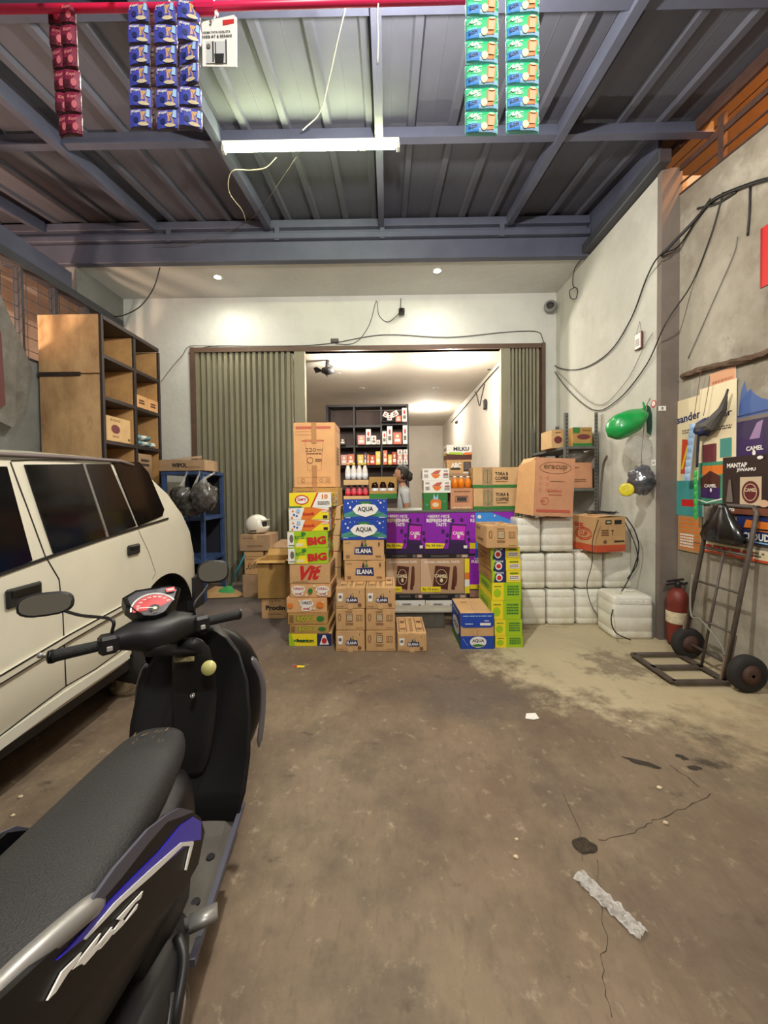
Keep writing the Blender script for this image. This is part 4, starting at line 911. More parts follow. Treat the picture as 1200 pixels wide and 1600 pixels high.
carton_at('small green and tan carton with oval emblem on the rack shelf near the wall', 2.31, 2.55, 4.8, .3, zs+.001, zs+.235, CARDY, front=lambda F: (F.rect(0, .7, .36, 1, GRN), F.rect(0, 0, 1, .16, GRN), F.ell(.55, .5, .34, .14, flat('maroon', 110, 50, 56)), F.scrib(.7, .84, .4, .1, BR, 1, 2)), tape=None)
carton_at('brown carton on the rack middle shelf behind the tall pink-brown carton', 2.22, 2.55, 4.79, .38, zs-.519, zs-.20, CARDP, front=plain, tape=None)

g = M(); g.ball((0, 0, 0), (.14, .12, .09), 14, 9, .3, 3, 5)
o = obj('plastic_bag', g, mat('hazy_bag', (190, 190, 185), .2, trans=.5, alpha=.7), smooth=True); o.location = (2.42, 5.0, zs-.11); tag(o, 'hazy translucent bag on the carton inside the grey steel rack', 'bag')

# ================================================================== RIGHT WALL THINGS
def onwall(X, x0, y0, x1, y1, name, label, cat, fn, th=.004, m=W, skew=None):
    """flat sheet on a wall plane x=X, corners by pixels tl,br"""
    a, b = PX(x0, (y0+y1)/2, X), PX(x1, (y0+y1)/2, X); zt_, zb_ = PX((x0+x1)/2, y0, X).z, PX((x0+x1)/2, y1, X).z
    g = M(); g.use(m).box(X-th, X, b.y, a.y, zb_, zt_)
    F = Face(g, (X-th, a.y, zb_), (0, b.y-a.y, 0), (0, 0, zt_-zb_), .0008); fn(F)
    o = obj(name, g, None, None, recalc=False); tag(o, label, cat); return o
XN = NX-.004
def sander(F):
    F.rect(0, 0, 1, 1, CREAM); F.text('sander', .5, .84, .8, .07, NAVY, .03, .06); F.scrib(.6, .72, .6, .04, GY, 2, 3); F.poly([(.25, .36), (.55, .36), (.6, .64), (.3, .66)], flat('flame', 206, 74, 40)); F.line([(.3, .4), (.5, .6)], .02, YEL)
    F.rect(0, 0, 1, .30, flat('teal_banner', 66, 150, 150)); F.rect(.3, .08, .85, .14, RED)
def sander2(F):
    F.rect(0, 0, 1, 1, CREAM); F.text('sander', .5, .66, .8, .07, K, .03, .06); F.scrib(.55, .52, .7, .05, GY, 2, 3); F.rect(.1, .14, .5, .36, flat('maroon', 110, 50, 56)); F.rect(.6, .2, .9, .4, TEAL); F.rect(.1, .02, .9, .12, ORG)
def peach(F): F.rect(0, 0, 1, 1, flat('peach_sheet', 206, 150, 110)); F.scrib(.5, .5, .8, .7, flat('peach_ink', 176, 104, 72), 9, 3)
def camel_purple(F):
    F.rect(0, 0, 1, 1, flat('violet_dark', 44, 24, 70)); F.poly([(.1, .1), (.8, .1), (.8, .62), (.1, .5)], DPUR); F.poly([(.4, .5), (.62, .9), (.8, .95), (.7, .5)], flat('mauve', 150, 120, 160)); F.text('CAMEL', .56, .26, .5, .12, W, .03); F.ell(.55, .14, .05, .07, W)
def camel_green(F):
    F.rect(0, 0, 1, 1, flat('sea_green', 60, 140, 110)); F.poly([(.12, .16), (.9, .12), (.92, .66), (.5, .8), (.1, .62)], BRN); F.poly([(.12, .16), (.9, .12), (.9, .4), (.12, .38)], DPUR); F.text('CAMEL', .52, .44, .5, .08, W, .03); F.ell(.55, .34, .04, .05, W); F.line([(0, .1), (.4, .04), (1, .14)], .03, W)
def mantap(F):
    F.rect(0, 0, 1, 1, flat('espresso', 44, 28, 24)); F.text('MANTAP', .32, .85, .44, .08, W, .04); F.text('JIWAMU', .52, .76, .4, .07, W, .04); F.rect(.4, .16, .84, .64, flat('sand', 200, 180, 150)); F.ell(.62, .38, .18, .19, flat('maroon2', 96, 26, 30), 24); F.text('CAMEL', .62, .42, .24, .06, CREAM, .02); F.oval(.62, .38, .13, .14, .01, CREAM)
    F.poly([(.1, .2), (.16, .6), (.2, .6), (.26, .2)], GY); F.rect(0, 0, 1, .12, flat('rustbrown', 110, 60, 40)); F.text('Pro', .2, .08, .2, .08, W, .03); F.ell(.9, .2, .1, .06, flat('hand', 206, 170, 140)); F.ell(.82, .95, .06, .03, W)
def cloud(F): F.rect(0, 0, 1, 1, NAVY); F.poly([(.2, .5), (1, .45), (1, .8), (.3, .85)], ORG); F.rect(0, .5, 1, .56, K); F.text('CLOUD', .6, .26, .8, .26, W, .04); F.line([(0, .1), (1, .06)], .05, LB)
def blue_torn(F):
    F.poly([(0, 0), (1, 0), (1, .42), (.75, .5), (.55, .62), (.4, .78), (.3, .72), (.22, 1.0), (.12, .8), (.05, .4)], flat('torn_blue', 62, 90, 150)); F.rect(0, 0, 1, .16, GY); F.line([(0, .2), (1, .22)], .03, NAVY)
def beige_pack(F): F.rect(0, 0, 1, 1, flat('beige_pack', 176, 140, 96)); F.scrib(.5, .5, .9, .9, ORG, 8, 3); F.scrib(.4, .3, .6, .4, W, 5, 9)
def lowband(F): F.rect(0, 0, 1, 1, CREAM); F.rect(0, 0, 1, .2, flat('flame', 206, 74, 40)); F.scrib(.5, .6, .9, .5, GY, 2, 3); F.scrib(.6, .5, .5, .6, RED, 2, 5)
onwall(XN-.001, 1110, 578, 1150, 662, 'wall_poster', 'peach paper sheet pinned under the wooden rail', 'poster', peach)
onwall(XN-.002, 1054, 622, 1100, 806, 'wall_poster', 'tall cream and teal banner with blue lettering beside the pillar', 'poster', sander)
onwall(XN-.008, 1094, 600, 1151, 744, 'wall_poster', 'cream banner with black lettering, right of the teal one', 'poster', sander2)
onwall(XN-.002, 1153, 590, 1205, 660, 'wall_poster', 'torn blue banner at the edge of the wall', 'poster', blue_torn, th=.002, m=m_dirty)
onwall(XN-.010, 1152, 655, 1205, 716, 'wall_poster', 'dark violet poster with white lettering under the torn blue banner', 'poster', camel_purple)
onwall(XN-.012, 1092, 722, 1130, 788, 'wall_poster', 'sea green poster with a brown cigarette pack picture', 'poster', camel_green)
onwall(XN-.018, 1130, 712, 1205, 804, 'wall_poster', 'dark brown poster with white capitals and a round maroon seal', 'poster', mantap)
onwall(XN-.010, 1152, 806, 1205, 850, 'wall_poster', 'navy and orange banner behind the hand truck top', 'poster', cloud)
onwall(XN-.004, 1060, 806, 1096, 862, 'wall_poster', 'beige printed sheet below the teal banner', 'poster', beige_pack)
onwall(XN-.003, 1062, 851, 1205, 868, 'wall_poster', 'cream strip with red edge running behind the hand truck', 'poster', lowband)
onwall(XN-.001, 1189, 352, 1206, 446, 'wall_poster', 'red banner edge high on the near wall', 'poster', lambda F: (F.rect(0, 0, 1, 1, RED), F.rect(0, 0, .2, 1, flat('deep_red', 150, 24, 28))))
# wooden rail
a, b = PX(1066, 588, NX-.03), PX(1215, 545, NX-.03)
g = M(); g.tube(spline([a, a.lerp(b, .3)+Vector((0, 0, .012)), a.lerp(b, .7)-Vector((0, 0, .01)), b], 6), .026, 8); g.jit(.006, 4); o = obj('wooden_rail', g, mat('old_wood', (92, 72, 56), .85, var=.35, vs_=20, bump=.5)); tag(o, 'rough old timber rail fixed along the near wall', 'rail')
# strings, hanging pouches, folded umbrella-like cloth
for i, (pts, lb) in enumerate((([(1096, 575), (1092, 600), (1084, 655)], 'brown string hanging from the timber rail, left one'), ([(1109, 588), (1106, 612), (1099, 650)], 'brown string hanging from the timber rail, right one'))):
    wire(lb, [PX(x, y, NX-.07) for x, y in pts], .0025, mat('brown_string', (110, 70, 50), .8), 'string', 'string')
X = NX-.07; A = [PX(x, y, X) for x, y in ((1138, 608), (1128, 640), (1112, 664), (1096, 668))]
g = M(); g.tube([A[0], A[1], A[2], A[3]], [.004, .03, .055, .05], 10); g.jit(.006, 2); o = obj('folded_cloth', g, mat('grey_cloth', (86, 82, 78), .8, var=.2)); tag(o, 'grey folded cloth cone drooping from the posters', 'cloth')
g = M(); q = PX(1099, 668, X); g.ball(q, (.05, .09, .07), 12, 8, .5, 3, 3); o = obj('cloth_bundle', g, mat('navy_cloth', (44, 50, 92), .7, var=.3), smooth=True); tag(o, 'dark blue cloth bundle hanging on the right-hand string', 'cloth')
t = thing('sachet_strip', 'pale blue strip of sachets hanging on the near wall', 'sachets', PX(1080, 662, X-.03))
for i in range(8):
    a = PX(1082-i*1.2, 662+i*11.2, X-.03)-t.location; g = M(); wv = .035; hh = .062
    g.loft([ring(a+Vector((0, 0, -k*hh/4)), (0, 1, 0), (1, 0, 0), wv, [.002, .007, .009, .007, .002][k], 10, 2) for k in range(5)]); obj('sachet', g, mat('pale_blue_foil', (150, 180, 214), .3, var=.2, vs_=30), t)
t = thing('sachet_strip', 'narrow green strip of sachets hanging beside the blue one', 'sachets', PX(1088, 735, X-.02))
for i in range(7):
    a = PX(1087, 735+i*11, X-.02)-t.location; g = M(); hh = .06
    g.loft([ring(a+Vector((0, 0, -k*hh/4)), (0, 1, 0), (1, 0, 0), .018, [.002, .007, .008, .007, .002][k], 10, 2) for k in range(5)]); obj('sachet', g, mat('green_foil', (60, 170, 80), .3, var=.25, vs_=30), t)
wire('black strap hanging beside the blue cloth bundle', [PX(1092, 672, X-.02), PX(1090, 700, X-.02), PX(1089, 730, X-.02)], .010, mat('dark_navy_strap', (30, 32, 60), .7), 'strap', 'strap')
# green bag, clear bags on the wall
m_grn = mat('green_plastic', (20, 150, 70), .3, var=.15, vs_=10, coat=.4)
q = PY(980, 661, 3.88)
g = M(); g.ball((0, 0, 0), (.215, .14, .125), 20, 14, .12, 2, 2, fn=lambda p: Vector((p.x, p.y, p.z*(1-.25*p.x/.2)))); g.xf(Matrix.Rotation(math.radians(-28), 4, 'Y'))
t = thing('plastic_bag', 'bulging green plastic bag hanging high on the right wall', 'bag', q)
obj('bag_body', g, m_grn, t, smooth=True)
g = M(); g.tube([(.13, 0, .08), (.18, .01, .15), (.17, .02, .21)], [.05, .014, .008], 8); obj('bag_neck', g, m_grn, t, smooth=True)
g = M(); g.slab([(.17, -.04, .17), (.20, -.04, .15), (.235, -.04, .02), (.21, -.04, -.13), (.17, -.04, -.10), (.165, -.04, .05)], (.006, .012, 0)); obj('bag_tail', g, mat('dark_green_plastic', (24, 70, 50), .4), t)
m_clear = mat('clear_film', (214, 212, 206), .15, trans=.2, alpha=.30, coat=1, bump=1, bs=30)
m_char = mat('charcoal_film', (84, 84, 92), .15, var=.5, vs_=14, coat=.7, bump=.8, bs=22)
t = thing('plastic_bag', 'clear crinkled plastic bag below the green bag', 'bag', PY(997, 702, 3.86))
g = M(); g.ball((0, 0, 0), (.13, .08, .14), 22, 16, .22, 3, 6); obj('bag_body', g, m_clear, t, smooth=True)
q = PY(1001, 750, 3.84)
t = thing('plastic_bag', 'charcoal shiny bag with cups hanging low on the right wall', 'bag', q)
g = M(); g.ball((0, 0, 0), (.118, .11, .145), 24, 18, .28, 3, 7); obj('bag_body', g, m_char, t, smooth=True)
g = M(); g.tube([(0, .02, .1), (.02, .05, .2), (.06, .05, .34)], [.03, .008, .006], 8); obj('bag_neck', g, m_clear, t, smooth=True)
q = PY(979, 765, 3.80)
t = thing('bowl_pack', 'yellow-lidded bowl pack wrapped in film beside the charcoal bag', 'pack', q)
g = M(); g.lathe([(.04, -.02), (.065, .02), (.066, .03)], ax=(-.6, -1, 0), n=20); obj('bowl', g, mat('green_bowl', (70, 120, 60), .4), t, smooth=True)
g = M(); g.lathe([(.066, .031), (.06, .036), (.04, .038)], ax=(-.6, -1, 0), n=20); obj('lid', g, mat('yellow_lid', (214, 200, 50), .4, var=.3, vs_=20), t, smooth=True)
wire('thin black cord holding the bags to the wall', [PX(1016, 622, 2.625), PY(1008, 640, 3.88), PY(1006, 668, 3.86), PY(1003, 700, 3.85), PY(1002, 728, 3.84)], .003)
for (x, y, lb, s) in ((1021, 631, 'round red-rimmed sticker on the wall edge beside the green bag', 'r'), (1035, 638, 'small white number plate on the pillar', 'n'), (1021, 723, 'small square white sticker low on the wall edge', 'n')):
    if x > 1030:
        p = PY(x, y, 3.715); g = M(); g.use(W).box(p.x-.035, p.x+.035, p.y, p.y+.003, p.z-.022, p.z+.022); F = Face(g, (p.x-.035, p.y, p.z-.022), (.07, 0, 0), (0, 0, .044)); F.text('8', .5, .5, .3, .6, K, .02)
    else:
        p = PX(x, y, RX-.003); g = M(); F = Face(g, (p.x, p.y+.03, p.z-.035), (0, -.06, 0), (0, 0, .07)); g.use(W).box(p.x, p.x+.003, p.y-.03, p.y+.03, p.z-.03, p.z+.03) if s == 'n' else g.use(RED).lathe([(.036, 0), (.036, .003)], c=(p.x+.003, p.y, p.z), ax=(-1, 0, 0))
        if s == 'r': F.ell(.5, .5, .4, .36, W); F.rect(.46, .3, .54, .7, RED)
        else: F.text('14', .5, .5, .5, .4, K, .02)
    o = obj('sticker', g, None, recalc=False); tag(o, lb, 'sticker')
# small framed calendar tag on strings
p = PX(998, 533, RX-.02)
t = thing('hanging_tag', 'small white card in dark red frame hung by a string on the right wall', 'sign', p)
g = M(); g.box(-.01, .008, -.055, .055, -.085, .085, .003); obj('frame', g, mat('maroon_frame', (96, 40, 36), .5), t)
g = M(); g.box(-.013, -.0105, -.045, .045, -.075, .075); F = Face(g, (-.0135, .045, -.075), (0, -.09, 0), (0, 0, .15)); g.mats = [W]; F.scrib(.5, .4, .7, .5, GY, 4, 3); obj('card', g, None, t)
g = M(); g.tube([(.0, -.04, .085), (.01, 0, .20), (.0, .04, .085)], .0018, 5); obj('string', g, K, t)
wire('dark drip-shaped cable end hanging on the right wall above the rack', [PX(948, 712, RX-.01), PX(942, 730, RX-.01), PX(938, 780, RX-.012), PX(936, 800, RX-.01)], .012, mat('grey_stain_rod', (110, 100, 90), .8), 'metal_strip', 'strip')
# cables on the right side
XR = RX-.02
wire('long sagging cable from the doorway corner up to the pillar, upper one', [PX(850, 545, XR), PX(868, 572, XR), PX(905, 577, XR), PX(950, 552, XR), PX(985, 500, XR), PX(1010, 435, XR), PX(1030, 400, XR-.05), PX(1060, 385, NX-.04), PX(1090, 340, NX-.02), PX(1110, 310, NX-.02)], .007)
wire('long sagging cable from the doorway corner to the near wall, lower one', [PX(848, 548, XR), PX(880, 600, XR), PX(925, 640, XR), PX(965, 625, XR), PX(1010, 570, XR), PX(1040, 505, XR-.03), PX(1080, 445, NX-.03), PX(1110, 370, NX-.015), PX(1130, 300, NX-.015)], .006)
wire('thin third cable following the sagging pair across the right wall', [PX(870, 580, XR), PX(930, 632, XR), PX(975, 600, XR), PX(1005, 545, XR), PX(1020, 520, XR)], .0035, mat('grey_cable', (120, 116, 110), .6))
wire('thin cable crossing the near wall above the timber rail', [PX(1075, 560, NX-.01), PX(1110, 480, NX-.01), PX(1145, 400, NX-.01), PX(1152, 370, NX-.01)], .004, mat('grey_cable', (120, 116, 110), .6))
wire('thick black cable bunch along the top of the near wall', [PX(1032, 400, 2.6), PX(1085, 345, NX-.03), PX(1115, 312, NX-.02), PX(1165, 290, NX-.02), PX(1205, 278, NX-.02)], .014)
wire('short cable hanging from the near wall top', [PX(1172, 292, NX-.01), PX(1171, 330, NX-.01), PX(1168, 368, NX-.01)], .008)
p = PX(897, 455, XR)
wire('black cable with small loops hanging from the roof edge corner', [PX(912, 402, XR-.03), PX(898, 420, XR-.03), PX(895, 445, XR-.03), PX(902, 452, XR-.03), PX(900, 466, XR-.03), PX(892, 466, XR-.04), PX(890, 455, XR-.04), PX(897, 449, XR-.04)], .006)
wire('dark strap on the near wall under the roof opening', [PX(1150, 300, NX-.01), PX(1120, 318, NX-.01), PX(1090, 326, NX-.01)], .01)

# front wall cables & camera
YW = WY-.012
wire('cable running along the top of the shop opening', [PY(295, 552, YW), PY(330, 541, YW), PY(400, 541, YW), PY(470, 540, YW), PY(520, 536, YW), PY(600, 523, YW), PY(700, 527, YW), PY(790, 519, YW), PY(838, 518, YW), PY(848, 530, YW), PY(852, 548, YW)], .006, mat('dark_grey_cable', (70, 66, 62), .6))
wire('cable looping on the header wall from the junction box up to the spot camera', [PY(524, 537, YW), PY(545, 538, YW), PY(562, 530, YW), PY(578, 505, YW), PY(588, 470, YW), PY(592, 492, YW), PY(605, 503, YW), PY(618, 495, YW-.04), PY(625, 487, YW-.08)], .005, mat('dark_grey_cable', (70, 66, 62), .6))
p = PY(523, 533, YW); g = M(); g.box(p.x-.06, p.x+.06, YW-.035, YW+.01, p.z-.03, p.z+.03, .006); o = obj('junction_box', g, mat('dark_box', (70, 68, 64), .5)); tag(o, 'small dark junction box on the wall above the left shutter end', 'junction box')
p = PY(627, 487, YW-.1)
t = thing('security_camera', 'small black camera on a bracket above the doorway', 'camera', p)
g = M(); g.box(-.04, .05, -.06, .06, -.035, .035, .012); obj('camera_body', g, K, t)
g = M(); g.tube([(.0, .02, .03), (-.01, .06, .10), (0, .09, .24)], .010, 8); obj('bracket', g, mat('grey_metal', (130, 130, 128), .5), t)
g = M(); g.lathe([(.025, 0), (.022, .015)], c=(0, -.06, 0), ax=(0, -1, 0), n=14); obj('lens', g, mat('lens_glass', (20, 20, 24), .05), t)
p = PY(866, 476, 5.85)
t = thing('round_siren', 'small round grey fixture at the top right corner of the front wall', 'fixture', (2.52, 5.86, p.z))
g = M(); g.lathe([(.03, 0), (.085, .02), (.09, .08), (.06, .1)], c=(0, .1, 0), ax=(-.4, -1, 0), n=20); obj('housing', g, mat('grey_metal', (130, 130, 128), .5), t, smooth=True)
g = M(); g.lathe([(.055, .10), (.05, .105), (.02, .10)], c=(0, .1, 0), ax=(-.4, -1, 0), n=20); obj('dark_face', g, K, t, smooth=True)
wire('cable sagging from the back beam down to the tall shelf', [PY(250, 418, 5.0), PY(240, 450, 5.0), PY(220, 478, 5.1), PY(195, 492, 5.15), PY(178, 495, 5.2)], .007)
wire('thin cable from the tall shelf up to the shutter frame', [PY(251, 597, 5.7), PY(270, 572, 5.8), PY(285, 555, 5.9), PY(297, 541, 5.98), PY(340, 541, 5.98)], .004)
# ceiling wires
wire('white wire hanging from the roof toward the tube', [PY(540, 10, 2.2), PY(528, 60, 2.5), PY(515, 120, 2.9), PY(500, 175, 3.2), PY(473, 203, 3.45)], .005, mat('pale_wire', (176, 174, 166), .5))
wire('pale wire curling below the left end of the tube', [PY(432, 246, 3.5), PY(415, 262, 3.52), PY(392, 266, 3.55), PY(362, 268, 3.6), PY(358, 300, 3.8), PY(378, 328, 4.2), PY(384, 345, 4.6)], .004, mat('cream_wire', (200, 190, 160), .5))
wire('dark wire running from the tube down to the back beam', [PY(463, 246, 3.5), PY(430, 295, 3.9), PY(400, 335, 4.5), PY(365, 358, 4.95), PY(300, 380, 4.95), PY(240, 383, 4.95)], .004, mat('dark_grey_cable', (70, 66, 62), .6))
wire('white string hanging from the pink rod near the bulb', [PY(592, -6, 1.218), PY(590, 25, 1.218), PY(591, 60, 1.22), PY(590, 100, 1.22)], .003, mat('white_string', (220, 220, 214), .7), 'string', 'string')

# ================================================================== FIRE EXTINGUISHER, HAND TRUCK
p = PZ(1063, 1018)
m_fx = mat('worn_red', (112, 40, 30), .5, var=.35, vs_=10, bump=.1)
t = thing('fire_extinguisher', 'worn red fire extinguisher standing against the pillar', 'fire extinguisher', (PY(1061, 1000, 3.58).x, 3.60, .0))
g = M(); g.lathe([(.05, .0), (.078, .012), (.088, .05), (.09, .40), (.088, .44), (.07, .50), (.035, .54)], n=24); obj('cylinder', g, m_fx, t, smooth=True)
g = M(); g.lathe([(.0912, .215), (.0922, .225), (.0922, .315), (.0912, .325)], n=24); obj('paper_label', g, mat('torn_paper', (204, 190, 160), .8, var=.4, vs_=14), t, smooth=True)
g = M(); g.lathe([(.026, .54), (.028, .58), (.02, .60)], n=14); g.obox((-.10, 0, .60), (.05, 0, .62), .02, .016); g.obox((-.11, 0, .57), (.04, 0, .59), .018, .012); obj('valve_handle', g, K, t)
g = M(); g.tube(spline([(.03, 0, .57), (.11, 0, .58), (.14, -.02, .46), (.12, -.05, .3), (.10, -.05, .2)]), .010, 8); obj('hose', g, K, t, smooth=True)
m_tr = mat('rusty_truck_steel', (84, 74, 68), .5, var=.35, vs_=14, bump=.15)
B = [PZ(1003, 1033, .02), PZ(1063, 1032, .02), PZ(1131, 1080, .02), PZ(1050, 1079, .02)]
b0 = Vector((2.36, 3.58, 0)); 
x0, x1, y0, y1 = 2.13, 2.53, 2.86, 3.34
t = thing('hand_truck', 'rusty two-wheeled hand truck leaning on the near wall, black bag hung on it', 'hand truck', (x1, (y0+y1)/2, 0)); L0 = t.location
def tl(*v): return Vector(v)-L0
g = M()
for a, b in (((x0, y0), (x1, y0)), ((x0, y1), (x1, y1)), ((x0, y0), (x0, y1)), ((x1, y0), (x1, y1)), ((x0, (y0+y1)/2), (x1, (y0+y1)/2))):
    g.obox(tl(a[0], a[1], .03), tl(b[0], b[1], .03), .05, .012)
obj('toe_plate', g, m_tr, t)
topn = PX(1171, 803, 2.86); topf = PX(1104, 796, 2.86)
# lean line: from x1 at floor to wall top
zt_ = 1.30; xtop = 2.77
def rail(s, y): return Vector((x1+(xtop-x1)*s, y, .03+zt_*s))
yn, yf = y0+.03, y1-.03
for y in (yn, yf): g = M(); g.tube([tl(*rail(0, y)), tl(*rail(.97, y)), tl(*(rail(1.0, y+(.03 if y == yn else -.03))))], .017, 10); obj('side_rail', g, m_tr, t, smooth=True)
g = M(); g.tube([tl(*rail(1.0, yn+.03)), tl(*rail(1.0, yf-.03))], .017, 10); obj('handle_bar', g, m_tr, t, smooth=True)
for s in (.72, .5, .27): g = M(); g.tube([tl(*rail(s, yn)), tl(*rail(s, yf))], .010, 8); obj('cross_bar', g, m_tr, t, smooth=True)
g = M(); g.tube([tl(*rail(.0, (yn+yf)/2)), tl(*rail(.72, (yn+yf)/2))], .010, 8); obj('centre_bar', g, m_tr, t, smooth=True)
for y in (yn, yf): g = M(); g.obox(tl(*rail(.0, y)), tl(*rail(.26, y)), .012, .06, up=(1, 0, 0)); obj('flat_brace', g, mat('pale_rust_steel', (126, 108, 92), .6, var=.2), t)
g = M(); g.tube([tl(x1+.06, y0-.14, .135), tl(x1+.06, y1+.02, .135)], .012, 8); obj('axle', g, m_tr, t, smooth=True)
for y in (yn, yf):
    g = M(); g.obox(tl(x1, y, .06), tl(x1+.06, y, .135), .02, .02); obj('axle_bracket', g, m_tr, t)
for y in (y0-.09, y1-.02):
    g = M(); g.lathe([(.06, -.035), (.105, -.04), (.13, -.025), (.134, 0), (.13, .025), (.105, .04), (.06, .035)], c=tl(x1+.06, y, .135), ax=(0, 1, 0), n=28); w_ = obj('wheel', g, mat('dusty_rubber', (38, 35, 33), .8, var=.2), t, smooth=True)
    g = M(); g.lathe([(.02, -.045), (.06, -.037), (.075, -.041), (.03, -.05)], c=tl(x1+.06, y, .135), ax=(0, 1, 0), n=24); obj('hub', g, m_rust, w_, smooth=True)
wr = [tl(*rail(.5, yf))+Vector((-.03, 0, .05)), tl(*rail(.4, yf))+Vector((-.04, -.02, 0)), tl(*rail(.3, yf))+Vector((-.05, -.08, -.02)), tl(*rail(.28, (yn+yf)/2))+Vector((-.04, .04, 0)), tl(*rail(.2, yn))+Vector((-.04, .05, 0)), tl(*rail(.14, yn))+Vector((-.03, .0, 0))]
g = M(); g.tube(spline(wr), .008, 6); obj('hose_wrap', g, mat('grey_hose', (128, 126, 116), .5), t, smooth=True)
q = rail(.86, (yn+yf)/2)
t = thing('plastic_bag', 'black plastic bag slung over the hand truck bar', 'bag', q-Vector((.05, 0, 0)))
g = M(); n = 24; R = []
for k, (zz, ry, rx) in enumerate(((.20, .03, .015), (.17, .045, .02), (.10, .09, .04), (.02, .15, .06), (-.06, .20, .065), (-.10, .19, .055), (-.115, .12, .02))):
    R.append([Vector((rx*math.cos(2*PI*j/n)*(1+.35*math.sin(j*2.5)*(k > 0)), ry*math.sin(2*PI*j/n)*(1+.06*math.sin(j*3.1+k)), zz)) for j in range(n)])
g.loft(R); obj('bag_body', g, mat('black_film', (14, 14, 16), .28, coat=.4), t, smooth=True)

# ================================================================== LEFT SIDE
m_ply = stained('water_stained_plywood', (204, 168, 122), [((138, 102, 66), 1.6, .42, .64, .8, (1, 1, .5)), ((178, 146, 104), 3, .52, .7, .6, (1, 1, .4)), ((60, 42, 30), 2.4, .6, .74, .7, (1, 1, .35))], .8, .15, 20)[0]
m_sf = mat('dark_shelf_frame', (50, 40, 38), .6, var=.2, vs_=8); m_in = stained('ochre_board', (206, 160, 104), [((140, 100, 60), 1.8, .42, .65, .6, (1, 1, 1))], .8, .1, 20)[0]
XF = -3.29; Y0s, Y1s = 4.46, 5.60; XB = -4.03; ZT = 3.55
sh = thing('tall_shelf', 'tall open plywood shelf unit with stained side panel against the left wall', 'shelf', ((XF+XB)/2, (Y0s+Y1s)/2, 0)); so = sh.location
def sb(x0, x1, y0, y1, z0, z1, name, m, par=sh, c=.003):
    g = M(); g.box(x0-so.x, x1-so.x, y0-so.y, y1-so.y, z0, z1, c); return obj(name, g, m, par)
sb(XB, XF, Y0s, Y0s+.02, .02, 2.86, 'side_panel', m_ply); sb(XB, XF, Y0s-.004, Y0s+.02, 2.875, ZT, 'side_panel', m_ply)
g = M(); g.box(XB-so.x, XF-so.x-.25, Y0s-so.y-.02, Y0s-so.y-.004, 2.84, 2.885); obj('joint_batten', g, m_sf, sh)
sb(XB, XF-.03, Y1s-.03, Y1s, .02, ZT-.05, 'side_panel', m_in); sb(XF-.029, XF+.004, Y1s-.031, Y1s, .02, ZT-.05, 'corner_post', m_sf)
ym = (Y0s+Y1s)/2-.0+.02
sb(XB+.02, XF-.03, ym-.02, ym+.02, .03, ZT-.052, 'divider', m_in); sb(XF-.029, XF, ym-.021, ym+.021, .03, ZT-.052, 'front_post', m_sf)
sb(XB, XF+.01, Y0s+.022, Y1s-.032, ZT-.05, ZT, 'top_board', m_sf)
sb(XB, XB+.015, Y0s+.022, Y1s-.032, .03, ZT-.06, 'back_board', m_in)
sb(XF-.03, XF+.005, Y0s-.006, Y0s+.03, .0, ZT, 'corner_post', m_sf)
zs_ = [PX(251, 595, XF).z, PX(251, 647, XF).z, PX(251, 702, XF).z]
zs_ += [zs_[2]-.50, zs_[2]-1.0, .10]
for zz in zs_:
    for ya, yb in ((Y0s+.022, ym-.022), (ym+.022, Y1s-.032)):
        sb(XB+.02, XF, ya, yb, zz-.045, zz, 'shelf_board', m_sf)
# lined inner side panels
for ya in (ym+.021, Y1s-.040):
    pass
carton_at('white-print carton on the tall shelf, near bay', -3.66, XF-.01, Y0s+.06, .42, zs_[2]+.001, zs_[2]+.30, CARD2, front=None, side=lambda F: (F.ell(.35, .5, .18, .18, flat('maroon', 110, 50, 56)), F.scrib(.35, .2, .26, .1, BR, 2, 3), F.text('EGG', .35, .86, .4, .1, BR, .01), F.rect(.86, .1, .96, .2, BR)), tape=None)
for i in range(2):
    carton_at(['left', 'right'][i]+' one of two small pale cartons on the tall shelf, far bay', -3.56, XF-.02, ym+.03+i*.25, .24, zs_[1]+.001, zs_[1]+.17, CARDO, side=lambda F: (F.scrib(.5, .5, .5, .4, BRN, 2, 3)), tape=None)
for i in range(7):
    y = ym+.12+(i % 4)*.10; z_ = zs_[2]+.045+(i//4)*.085
    g = M(); g.ball((0, 0, 0), (.13, .05, .04), 12, 8, .4, 4, i); o = obj('wrapped_pack', g, [mat('blue_green_wrap', (96, 140, 150), .25, var=.7, vs_=24), mat('white_wrap', (214, 214, 206), .25, var=.4, vs_=24)][i % 2], smooth=True); o.location = (-3.43, y, z_)
    tag(o, f'{["blue-green","white"][i%2]} plastic-wrapped pack in the lowest visible far bay, {["bottom row","upper row"][i//4]}, {["first","second","third","fourth"][i%4]} from the divider', 'pack', 'wrapped packs on the tall shelf')
carton_at('small carton with dark print at the bottom visible bay of the tall shelf', -3.6, XF-.02, ym+.04, .3, zs_[3]+.001, zs_[3]+.40, CARD3, side=lambda F: F.scrib(.5, .7, .6, .3, K, 2, 3), tape=None)

